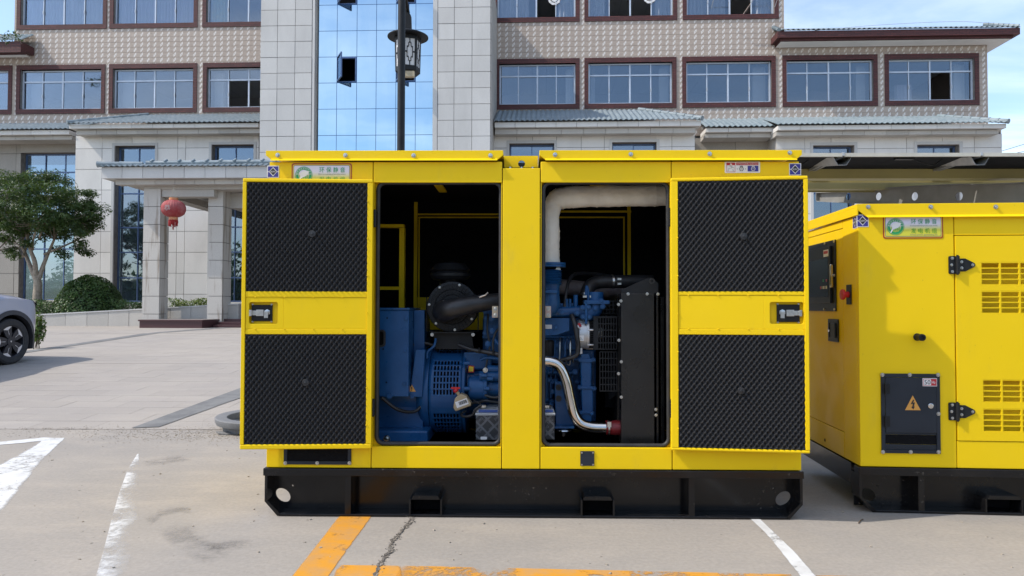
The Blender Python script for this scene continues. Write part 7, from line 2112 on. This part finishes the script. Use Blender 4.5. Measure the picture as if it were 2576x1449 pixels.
b = MB(); b.tube([(-.07, 0, rh_ + .05), (0, 0, rh_ + .34)], .006, 5); b.tube([(.07, 0, rh_ + .05), (0, 0, rh_ + .34)], .006, 5); b.tube([(0, 0, rh_ + .33), (0, 0, rh_ + .42)], .005, 5); b.build('cord', mat('pale_cord', (.40, .38, .32), .9), rl)
label_text('恭', mat('faded_white_print', (.42, .36, .36), .7), rl, -.02, -rw * 1.005, -.01, height=.17, rot=(rad(4), 0, 0))

# ================================================================== planter wall, hedge, shrubs, tree
def leaf_mass(name, centre_fn, n, size, m_, parent, ratio=.5, seed=1, loc=None, up=.5):
    """n small folded leaves; centre_fn(rng) gives (position, outward normal)."""
    rg = np.random.RandomState(seed)
    P, N_ = centre_fn(rg, n)
    N_ = N_ + rg.normal(0, .55, N_.shape); N_[:, 2] += up; N_ /= np.linalg.norm(N_, axis=1, keepdims=True)
    r_ = rg.normal(0, 1, N_.shape); T = np.cross(N_, r_); T /= np.linalg.norm(T, axis=1, keepdims=True); Bn = np.cross(N_, T)
    s = size * rg.uniform(.6, 1.35, (n, 1))
    tip, base_, l, r = P + T * s, P - T * s, P + Bn * s * ratio + N_ * s * .14, P - Bn * s * ratio + N_ * s * .14
    V = np.stack([base_, l, tip, r], 1).reshape(-1, 3)
    me = bpy.data.meshes.new(name)
    me.vertices.add(4 * n); me.vertices.foreach_set('co', V.reshape(-1).astype(np.float32))
    idx = np.arange(4 * n).reshape(n, 4); tri = np.concatenate([idx[:, [0, 1, 2]], idx[:, [0, 2, 3]]], 1).reshape(-1)
    me.loops.add(6 * n); me.loops.foreach_set('vertex_index', tri.astype(np.int32))
    me.polygons.add(2 * n); me.polygons.foreach_set('loop_start', np.arange(0, 6 * n, 3, dtype=np.int32))
    me.update(calc_edges=True); me.materials.append(m_)
    return link(name, me, parent, loc=loc)
def leaf_material(name, a, b_, c_, scale):
    t = NT(name); v = t.pos()
    col = t.mix(t.ramp(t.noise(scale, 3, .6, v), .35, .65), a, b_)
    col = t.mix(t.ramp(t.noise(scale * 9, 2, .6, v), .55, .75), col, c_)
    t.base(col, .42, 0, .4)
    tl_ = t.new('ShaderNodeBsdfTranslucent'); t.put(tl_.inputs['Color'], t.mix(.5, col, (.20, .30, .03)))
    mx = t.new('ShaderNodeMixShader'); mx.inputs[0].default_value = .22
    t.l.new(t.b.outputs[0], mx.inputs[1]); t.l.new(tl_.outputs[0], mx.inputs[2]); t.l.new(mx.outputs[0], t.out.inputs['Surface'])
    return t.m
LEAF = leaf_material('tree_leaf', (.022, .050, .014), (.045, .092, .020), (.10, .14, .025), 1.4)
LEAFB = leaf_material('shrub_leaf', (.036, .085, .026), (.060, .120, .030), (.15, .15, .035), 3.0)
LEAFL = leaf_material('bright_leaf', (.06, .11, .02), (.12, .17, .03), (.18, .20, .03), 4.0)
BARK = mat('pale_bark', (.34, .29, .23), .85, c2=(.22, .18, .14), ns=14, bump=(40, .6, .01))
BARKD = mat('twig_bark', (.11, .085, .065), .9, c2=(.16, .125, .095), ns=14)
TD = 23.7
WF = Frame((0, 21.8, 0), rad(-2.5))
pw0 = WF.world(0, 0, BG)
planter = thing('planter_wall', 'low sloping granite planter wall beside the porch steps', 'wall', pw0, WF.yaw)
def WX(px, py, d=0.0): x, z = WF.F(px, py, d); return x, z - BG
xs = [WX(p, 810)[0] for p in (-160, -60, 20, 113, 164.5, 218.5, 272, 324, 376, 428, 480, 530, 600)]
x_a, z_a = WX(130, 788.5); x_b, z_b = WX(400, 774)
slope = (z_b - z_a) / (x_b - x_a); topz = lambda x: z_a + slope * (x - x_a)
for i in range(len(xs) - 1):
    a, c = xs[i] + .006, xs[i + 1] - .006
    MB().prism([(a, 0), (c, 0), (c, topz(c) - .04), (a, topz(a) - .04)], rnd.uniform(-.004, .004), .28).build('wall_slab', STONE_W, planter)
    MB().prism([(a - .004, topz(a) - .038), (c + .004, topz(c) - .038), (c + .004, topz(c)), (a - .004, topz(a))], -.02, .30).build('coping', STONE, planter)
bed = MB(); bed.box(xs[0], xs[-1], .29, 2.3, 0, topz(xs[0]) - .16); bed.build('planter_soil', mat('planter_soil', (.06, .048, .036), .95, c2=(.09, .07, .05), ns=20, bump=(30, 1, .02)), planter)
bed_z = BG + topz(xs[3]) - .12
def blob_fn(c, rx, ry, rz, shell=.25, zmin=-.9, lump=.10):
    def fn(rg, n):
        d = rg.normal(0, 1, (n, 3)); d /= np.linalg.norm(d, axis=1, keepdims=True); d[:, 2] = np.abs(d[:, 2]) * np.where(rg.uniform(0, 1, n) < .75, 1, zmin)
        l = 1 + lump * (np.sin(d[:, 0] * 7 + 1) * np.cos(d[:, 2] * 8 + d[:, 1] * 5))
        rr_ = (1 - shell * rg.uniform(0, 1, n) ** 1.6) * l
        return np.stack([c[0] + d[:, 0] * rx * rr_, c[1] + d[:, 1] * ry * rr_, c[2] + d[:, 2] * rz * rr_], 1), d
    return fn
bp_ = at(226, 783, 23.85)
k_ = 23.85 / FPX
bush = thing('round_shrub', 'large clipped dome-shaped shrub in the planter by the porch', 'shrub', (bp_.x, bp_.y, bed_z))
H_ = at(226, 691, 23.85).z - bed_z
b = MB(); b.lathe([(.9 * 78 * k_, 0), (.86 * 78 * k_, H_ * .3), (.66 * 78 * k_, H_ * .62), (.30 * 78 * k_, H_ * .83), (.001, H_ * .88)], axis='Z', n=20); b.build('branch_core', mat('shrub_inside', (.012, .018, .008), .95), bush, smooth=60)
leaf_mass('foliage', blob_fn((0, 0, .05), 79 * k_, 79 * k_, H_ - .05, .16, -.05, .03), 15000, .040, LEAFB, bush, .55, 2)
for px0, px1, pyt, D, seed, m_, lab in ((55, 158, 756, 23.5, 3, LEAFB, 'low dark hedge between the tree and the round shrub'), (300, 360, 757, 23.3, 4, LEAFB, 'low hedge right of the round shrub, beside the first column'), (433, 523, 754, 23.3, 5, LEAFL, 'low yellow-green hedge seen between the two porch columns')):
    p = at((px0 + px1) / 2, 780, D); hw = (px1 - px0) / 2 * D / FPX; zt_ = at((px0 + px1) / 2, pyt, D).z - bed_z
    hg = thing('hedge', lab, 'hedge', (p.x, p.y, bed_z), 0, 'hedges in the planter')
    def box_fn(rg, n, hw=hw, zt_=zt_):
        P = rg.uniform(-1, 1, (n, 3)) * np.array([hw, .45, zt_ / 2]) + np.array([0, 0, zt_ / 2]); N_ = rg.normal(0, .3, (n, 3)); N_[:, 1] -= .6; N_[:, 2] += .4
        P[:, 2] += .05 * np.sin(P[:, 0] * 6 + seed); return P, N_
    leaf_mass('foliage', box_fn, int(2600 * hw * 2 / 1.2), .036, m_, hg, .5, seed)
    b = MB()
    for k in range(10): x = rnd.uniform(-hw, hw) * .9; b.tube([(x, rnd.uniform(-.3, .3), -.05), (x + rnd.uniform(-.1, .1), rnd.uniform(-.3, .3), zt_ * .8)], .008, 5)
    b.build('stems', BARKD, hg, kind='stuff')
# tree
tb = at(94, 752, TD); tree = thing('tree', 'small broad-crowned tree with a pale forked trunk in the planter', 'tree', (tb.x, tb.y, bed_z))
kt = TD / FPX
def TP(px, py, dy=0.0): p = at(px, py, TD); return Vector((p.x - tb.x, dy, p.z - bed_z))
b = MB()
b.tube(smooth_path([TP(93, 775), TP(94, 740), TP(95, 712), TP(90, 694, .02)], 4), [.145 - .0035 * i for i in range(13)], 12)
limbs = [([TP(91, 703), TP(78, 680, .05), TP(60, 648, .15), TP(46, 622, .2), TP(20, 608, .3)], .12), ([TP(90, 700), TP(90, 660, -.05), TP(82, 630, -.1), TP(76, 585, -.2), TP(70, 520, -.2)], .12),
         ([TP(96, 706), TP(103, 670, .1), TP(110, 640, .2), TP(122, 600, .3), TP(140, 540, .4)], .11), ([TP(82, 628), TP(104, 605, -.4), TP(140, 570, -.8), TP(190, 530, -1.0)], .06), ([TP(58, 645), TP(40, 600, .6), TP(20, 560, .9), TP(-10, 520, 1.0)], .06),
         ([TP(110, 640), TP(150, 610, .5), TP(195, 580, .7), TP(225, 560, .8)], .05), ([TP(76, 590), TP(50, 550, -.7), TP(30, 510, -.9)], .05), ([TP(46, 622), TP(10, 630, -.3), TP(-20, 622, -.4)], .05), ([TP(100, 600), TP(108, 540, .1), TP(112, 480, .2)], .05)]
for P, r_ in limbs:
    q = smooth_path(P, 5); r_ = r_ * .72; b.tube(q, [r_ * (1 - .75 * i / len(q)) for i in range(len(q))], 8)
b.build('trunk', BARK, tree, smooth=60)
clumps = []
rg = np.random.RandomState(12)
ccx, ccz = 92, 535
for k in range(150):
    while True:
        u, v_, w = rg.uniform(-1, 1, 3)
        if u * u + v_ * v_ + w * w < 1 and (u * u + v_ * v_ + w * w > .18 or rg.uniform() < .3): break
    px, py = ccx + u * 140, ccz + w * 100 - 6 * math.sin(u * 9)
    if w > 0.1 and abs(u) < .75: py = ccz + w * 62
    clumps.append((TP(px, py, v_ * 138 * kt), rg.uniform(.16, .42)))
for px, py in ((60, 450), (150, 452), (200, 480), (232, 545), (228, 590), (195, 610), (15, 465), (-10, 600), (130, 445), (40, 440), (170, 620), (215, 520), (110, 455), (5, 640), (150, 640), (120, 625), (185, 632), (40, 632), (20, 600), (205, 575), (90, 615)): clumps.append((TP(px, py, rg.uniform(-.8, .8)), .24))
b = MB()
for c, r_ in clumps:
    q = limbs[rg.randint(len(limbs))][0][-2]; mid_ = (q + c) / 2 + Vector((0, 0, -.05))
    if (c - q).length < 1.6: b.tube([q, mid_, c], [.018, .012, .005], 5)
b.build('branches', BARKD, tree, kind='stuff')
def crown_fn(rg, n):
    i = rg.randint(0, len(clumps), n); C = np.array([tuple(c) for c, _ in clumps])[i]; Rr = np.array([r_ for _, r_ in clumps])[i][:, None]
    d = rg.normal(0, 1, (n, 3)); d /= np.linalg.norm(d, axis=1, keepdims=True)
    return C + d * Rr * (rg.uniform(0, 1, (n, 1)) ** .45) * np.array([1.15, 1.15, .72]), d
leaf_mass('crown', crown_fn, 40000, .047, LEAF, tree, .38, 6, up=.7)
# small plant by the car and sprig on the eave
p = at(101, 830, 13.2); sh = thing('small_shrub', 'small bright green shrub just beyond the nose of the car', 'shrub', (p.x - .06, p.y, ground_z(p.y)))
def sp_fn(rg, n):
    d = rg.normal(0, 1, (n, 3)); d /= np.linalg.norm(d, axis=1, keepdims=True); return d * np.array([.16, .15, .30]) * rg.uniform(.3, 1, (n, 1)) + np.array([0, 0, .36]), d
leaf_mass('foliage', sp_fn, 700, .034, LEAFL, sh, .5, 8)
b = MB()
for k in range(7): b.tube([(rnd.uniform(-.06, .06), 0, 0), (rnd.uniform(-.1, .1), rnd.uniform(-.1, .1), .5)], .008, 5)
b.build('stems', BARKD, sh, kind='stuff')
p = at(22, 96, 26.3); sg = thing('roof_sprig', 'sprig of weeds growing on the upper left eave', 'plant', p)
def sg_fn(rg, n): P = rg.uniform(-1, 1, (n, 3)) * np.array([.45, .2, .15]); P[:, 2] += .05 + .1 * np.sin(P[:, 0] * 9); return P, rg.normal(0, 1, (n, 3))
leaf_mass('foliage', sg_fn, 130, .05, LEAF, sg, .5, 9)
b = MB(); b.tube(smooth_path([(.5, 0, -.22), (.2, 0, .1), (-.3, 0, .12), (-.6, 0, .0)]), .008, 5); b.build('stem', BARKD, sg)

# ================================================================== concrete manhole rings behind the left door
RINGC = concrete_material('cast_concrete', (.15, .155, .165), (.19, .192, .196), (.30, .295, .285), False)
rc_ = on_ground(655, 1075); kr = rc_.y / FPX
rr0 = 101 * kr
for n_, (dz, dx, dy, tl, lab, ro) in enumerate(((0.0, .02, .03, 0, 'lower concrete ring half buried in grit', .97), (.064, -.015, -.02, rad(2.0), 'upper grey concrete ring lying tilted on another', 1.0))):
    o = thing('concrete_ring', lab, 'concrete ring', (rc_.x + dx, rc_.y + dy, ground_z(rc_.y) + dz - .012), 0, 'manhole rings stacked behind the left door')
    ring_me = MB()
    h_ = .072 if n_ == 0 else .060
    R_ = rr0 * ro; ri = R_ * .72
    ring_me.lathe([(ri, 0.004), (ri, h_), (ri + .008, h_ + .003), (R_ - .008, h_ + .003), (R_, h_ - .004), (R_ * .995, h_ * .45), (R_ * .965, 0.002), (ri, .004)], axis='Z', n=48)
    q = ring_me.build('ring_body', RINGC, o, smooth=35); q.rotation_euler = (tl, tl * .6, 0)
p = on_ground(571, 1092); fl = MB()
fl.slab([(-.10, .0), (-.06, -.035), (.02, -.045), (.10, -.01), (.06, .02), (-.02, .025)], 0.0, .010)
o = fl.build('concrete_flake', RINGC, None, loc=(p.x, p.y, .010), rot=(rad(10), rad(5), 0)); tag(o, 'broken flake of concrete lying in front of the stacked rings', 'concrete flake')

# ================================================================== power cables beyond the building
CAB = mat('cable_black', (.03, .03, .035), .7)
for k, (ya, yb, D, lab) in enumerate(((371, 350, 40, 'topmost of three power cables in the sky at the right edge'), (383, 369, 41, 'middle of three power cables in the sky at the right edge'), (390, 378, 42, 'lowest of three power cables in the sky at the right edge'))):
    P = []
    for i in range(13):
        t = i / 12; px = 2380 + (2860 - 2380) * t; slope_ = (yb - ya) / (2576 - 2520); py = ya + slope_ * (px - 2520) * .9
        q = at(px, py, D); P.append(q - Vector((0, 0, .25 * math.sin(math.pi * t))))
    tag(MB().tube(P, .014, 5).build('power_cable', CAB, None), lab, 'cable', 'power cables')

# ================================================================== belt of trees behind the viewer, seen mirrored in the windows
tl_ = link('treeline', None, None, kind='stuff')
def belt_fn(rg, n):
    cx = np.linspace(-75, 75, 46); hh = 8.0 + 2.2 * np.sin(cx * .37) + rg.uniform(-.9, 1.2, 46); i = rg.randint(0, 46, n)
    d = rg.normal(0, 1, (n, 3)); d /= np.linalg.norm(d, axis=1, keepdims=True)
    r = rg.uniform(.5, 1, (n, 1))
    return np.stack([cx[i], -42 + 2 * np.sin(cx[i]), hh[i] * .55], 1) + d * r * np.stack([3.0 + 0 * hh[i], 2.4 + 0 * hh[i], hh[i] * .5], 1), d
leaf_mass('treeline_foliage', belt_fn, 22000, .36, LEAF, tl_, .6, 21)
b = MB(); b.box(-78, 78, -43, -42.6, 0, 4.5); b.build('treeline_hedge', mat('hedge_mass', (.02, .035, .012), .95, c2=(.03, .05, .016), ns=2), tl_)
tl_['label'] = 'belt of trees beyond the yard, mirrored in the ground-floor windows'
# ================================================================== parked car, only its front corner in frame
CW = on_ground(33, 917)
CYAW = rad(83.0)
CPAINT = NT('silver_lilac_paint'); CPAINT.base((.38, .39, .47), .28, .2, .5, .8); CPAINT = CPAINT.m
CPLAS = mat('car_plastic', (.035, .035, .042), .6, c2=(.045, .045, .052), ns=10)
TYRE = mat('tyre_rubber', (.022, .022, .025), .8, c2=(.035, .034, .036), ns=20, bump=(60, .2, .003))
RIMD = mat('dark_rim', (.030, .030, .038), .4, .3)
RIMS = mat('machined_rim', (.62, .62, .66), .3, .6)
CGL = mat('car_glass', (.012, .014, .018), .05)
WR = .345
car = thing('parked_car', 'silver-lilac car with black wheel arches, only its front corner in view', 'car', (CW.x, CW.y, ground_z(CW.y)), CYAW)
# local: x forwards from the front axle, y into the car from the near side, z up
from functools import partial
HALF = 1.84
sec = []   # side profile stations: x, bottom z, shoulder z, top z, half-width inset
prof_top = [(.865, .58), (.85, .70), (.80, .80), (.70, .88), (.50, .96), (.20, 1.035), (-.20, 1.085), (-.55, 1.12), (-1.1, 1.40), (-1.5, 1.55), (-2.1, 1.60), (-2.8, 1.56), (-3.4, 1.38), (-3.6, 1.10), (-3.68, .8)]
def top_at(x):
    P = sorted(prof_top)
    for (a, za), (c, zc) in zip(P, P[1:]):
        if a <= x <= c: return za + (zc - za) * (x - a) / (c - a)
    return P[0][1] if x < P[0][0] else P[-1][1]
def belt_at(x):
    return min(top_at(x), .99 - .05 * max(0, x) - .22 * max(0, x - .35) ** 1.2)
def nose_in(x):
    return .015 + (0 if x < .25 else .62 * ((x - .25) / .62) ** 2.6)
xs_c = np.concatenate([np.linspace(-3.66, -.6, 22), np.linspace(-.55, .865, 44)])
AR_ = .415
v, f = [], []
K = 15
for x in xs_c:
    zt, zb = top_at(x), .30 if x < .80 else .30 + .5 * (x - .80)
    bz_ = belt_at(x); ins = nose_in(x)
    # wheel-arch cut: raise the lower edge over the wheels
    for wx in (0.0, -2.78):
        if abs(x - wx) < AR_: zb = max(zb, WR + math.sqrt(max(0, AR_ ** 2 - (x - wx) ** 2)))
    lev = []
    for k in range(7):
        t = k / 6; z = zb + (bz_ - zb) * t
        bul = .03 * math.sin(math.pi * min(1, max(0, (z - .3) / .75)))
        lev.append((ins + .035 - bul, z))
    for k in range(1, 5):
        t = k / 4; lev.append((ins + .035 + (.30 if x < -.6 else .24) * t ** 1.2 * (1 if x < -.6 else 1), bz_ + (zt - bz_) * math.sin(t * math.pi / 2)))
    for k in range(1, 5): t = k / 4; lev.append((ins + .30 + (HALF / 2 - ins - .30) * t, zt + .012 * t))
    for y, z in lev: v.append((x, min(y, HALF / 2), z))
K = len(lev); n = len(xs_c)
for i in range(n - 1):
    for k in range(K - 1): f.append((i * K + k, (i + 1) * K + k, (i + 1) * K + k + 1, i * K + k + 1))
f.append(tuple((n - 1) * K + k for k in range(K - 1, -1, -1))); f.append(tuple(range(K)))
N0 = len(v)
v += [(x, HALF - y, z) for x, y, z in v]
f += [tuple(N0 + i for i in reversed(q)) for q in f]
me = MB().add(v, f)
o = me.build('body', CPAINT, car, smooth=50)
# arch trim, liners, sill
for wx in (0.0, -2.78):
    for side in (0, 1):
        yy = lambda y: HALF - y if side else y
        b = MB(); pts_o, pts_i = [], []
        for k in range(25):
            a = rad(-18 + 216 * k / 24); pts_o.append((wx + (AR_ + .055) * math.cos(a), WR + (AR_ + .055) * math.sin(a))); pts_i.append((wx + (AR_ - .012) * math.cos(a), WR + (AR_ - .012) * math.sin(a)))
        V = []; Fc = []
        for (xo, zo), (xi, zi_) in zip(pts_o, pts_i):
            ino = nose_in(xo)
            V += [(xo, yy(ino + .000), zo), (xi, yy(nose_in(xi) - .006), zi_), (xi, yy(nose_in(xi) + .10), zi_)]
        for k in range(24):
            Fc += [(3 * k, 3 * k + 1, 3 * k + 4, 3 * k + 3), (3 * k + 1, 3 * k + 2, 3 * k + 5, 3 * k + 4)]
        b.add(V, Fc); b.build('arch_trim', CPLAS, car, smooth=40)
        b = MB(); V = []; Fc = []
        for (xi, zi_) in pts_i: V += [(xi, yy(.09), zi_), (xi, yy(.55), zi_)]
        for k in range(24): Fc.append((2 * k, 2 * k + 1, 2 * k + 3, 2 * k + 2))
        b.add(V, Fc); b.box(wx - .42, wx + .42, yy(.56) - .005, yy(.56) + .005, .2, .78); b.build('wheel_liner', LINING, car)
        # wheel
        w = link('wheel', None, car, loc=(wx, yy(.135), WR), rot=(0, 0, math.pi if side else 0))
        b = MB(); b.lathe([(WR * .66, -.085), (WR * .72, -.105), (WR * .90, -.112), (WR * .975, -.095), (WR, -.06), (WR, .06), (WR * .97, .10), (WR * .7, .11)], axis='Y', n=48); b.build('tyre', TYRE, w, smooth=35)
        b = MB(); b.lathe([(WR * .69, -.098), (WR * .66, -.094), (WR * .64, -.05), (WR * .60, .09)], axis='Y', n=40); b.build('rim', RIMD, w, smooth=35)
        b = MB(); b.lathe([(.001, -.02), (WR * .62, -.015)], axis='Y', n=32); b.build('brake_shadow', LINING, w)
        sp = MB(); R_ = WR * .665
        for k in range(5):
            a = rad(90 + 18 + 72 * k + 0)
            def q(r_, da): return (r_ * math.cos(a + da), r_ * math.sin(a + da))
            sp.prism([q(.06, -.55), q(.13, -.50), q(.19, -.33), q(R_ * .80, -.02), q(.19, .33), q(.13, .50), q(.06, .55)], -.088, -.055)
            sp.prism([q(.14, -.46), q(R_ * .985, -.36), q(R_ * .78, -.02)], -.0875, -.056); sp.prism([q(R_ * .78, .02), q(R_ * .985, .36), q(.14, .46)], -.0875, -.056)
            si = MB(); gr = MB()
            si.prism([q(R_ * .78, 0), q(R_ * .985, -.36), q(R_ * 1.0, -.18), q(R_ * 1.005, 0), q(R_ * 1.0, .18), q(R_ * .985, .36)], -.0905, -.060)
            gr.prism([q(.10, -.03), q(R_ * .93, -.010), q(R_ * .93, .010), q(.10, .03)], -.0925, -.0906)
            si.build('spoke_tip', RIMS, w); gr.build('spoke_groove', RIMS, w)
        sp.prism(circ(0, 0, .065, 20), -.095, -.06)
        sp.build('spokes', RIMD, w)
        b = MB(); b.prism([(-.016, .010), (0, -.016), (.016, .010)], -.097, -.0952); b.build('hub_mark', RIMS, w)
b = MB(); b.box(-2.35, -.43, .02, HALF - .02, .20, .34); b.box(.42, .62, .20, HALF - .20, .20, .32); b.build('sill_trim', CPLAS, car, bevel=.02)
# headlights: slim dark lamps wrapped round the nose corners
for side in (0, 1):
    yy = lambda y: HALF - y if side else y
    V = []; Fc = []
    for k in range(9):
        t = k / 8; x = .46 + .36 * t; ins = nose_in(x)
        zt_ = belt_at(x) + .030 - .06 * t; V += [(x, yy(ins - .004), zt_ - .055 + .02 * (1 - t)), (x + .004, yy(ins + .055), zt_ + .022)]
    for k in range(8): Fc.append((2 * k, 2 * k + 1, 2 * k + 3, 2 * k + 2))
    MB().add(V, Fc).build('headlight', CGL, car, smooth=60)
# windows
V = []; Fc = []
for side in (0, 1):
    yy = lambda y: HALF - y if side else y
    n0 = len(V)
    for x in np.linspace(-3.2, -1.0, 10):
        b0_, t0 = belt_at(x), top_at(x); V += [(x, yy(.035 + .03 + .012), b0_ + .06), (x, yy(.035 + .19), b0_ + (t0 - b0_) * .80)]
    for k in range(9): Fc.append((n0 + 2 * k, n0 + 2 * k + 2, n0 + 2 * k + 3, n0 + 2 * k + 1))
MB().add(V, Fc).build('side_window', CGL, car)
V = [(-.60, .16, 1.135), (-.60, HALF - .16, 1.135), (-1.42, HALF - .30, 1.545), (-1.42, .30, 1.545)]
MB().add(V, [(0, 1, 2, 3)]).build('windscreen', CGL, car)
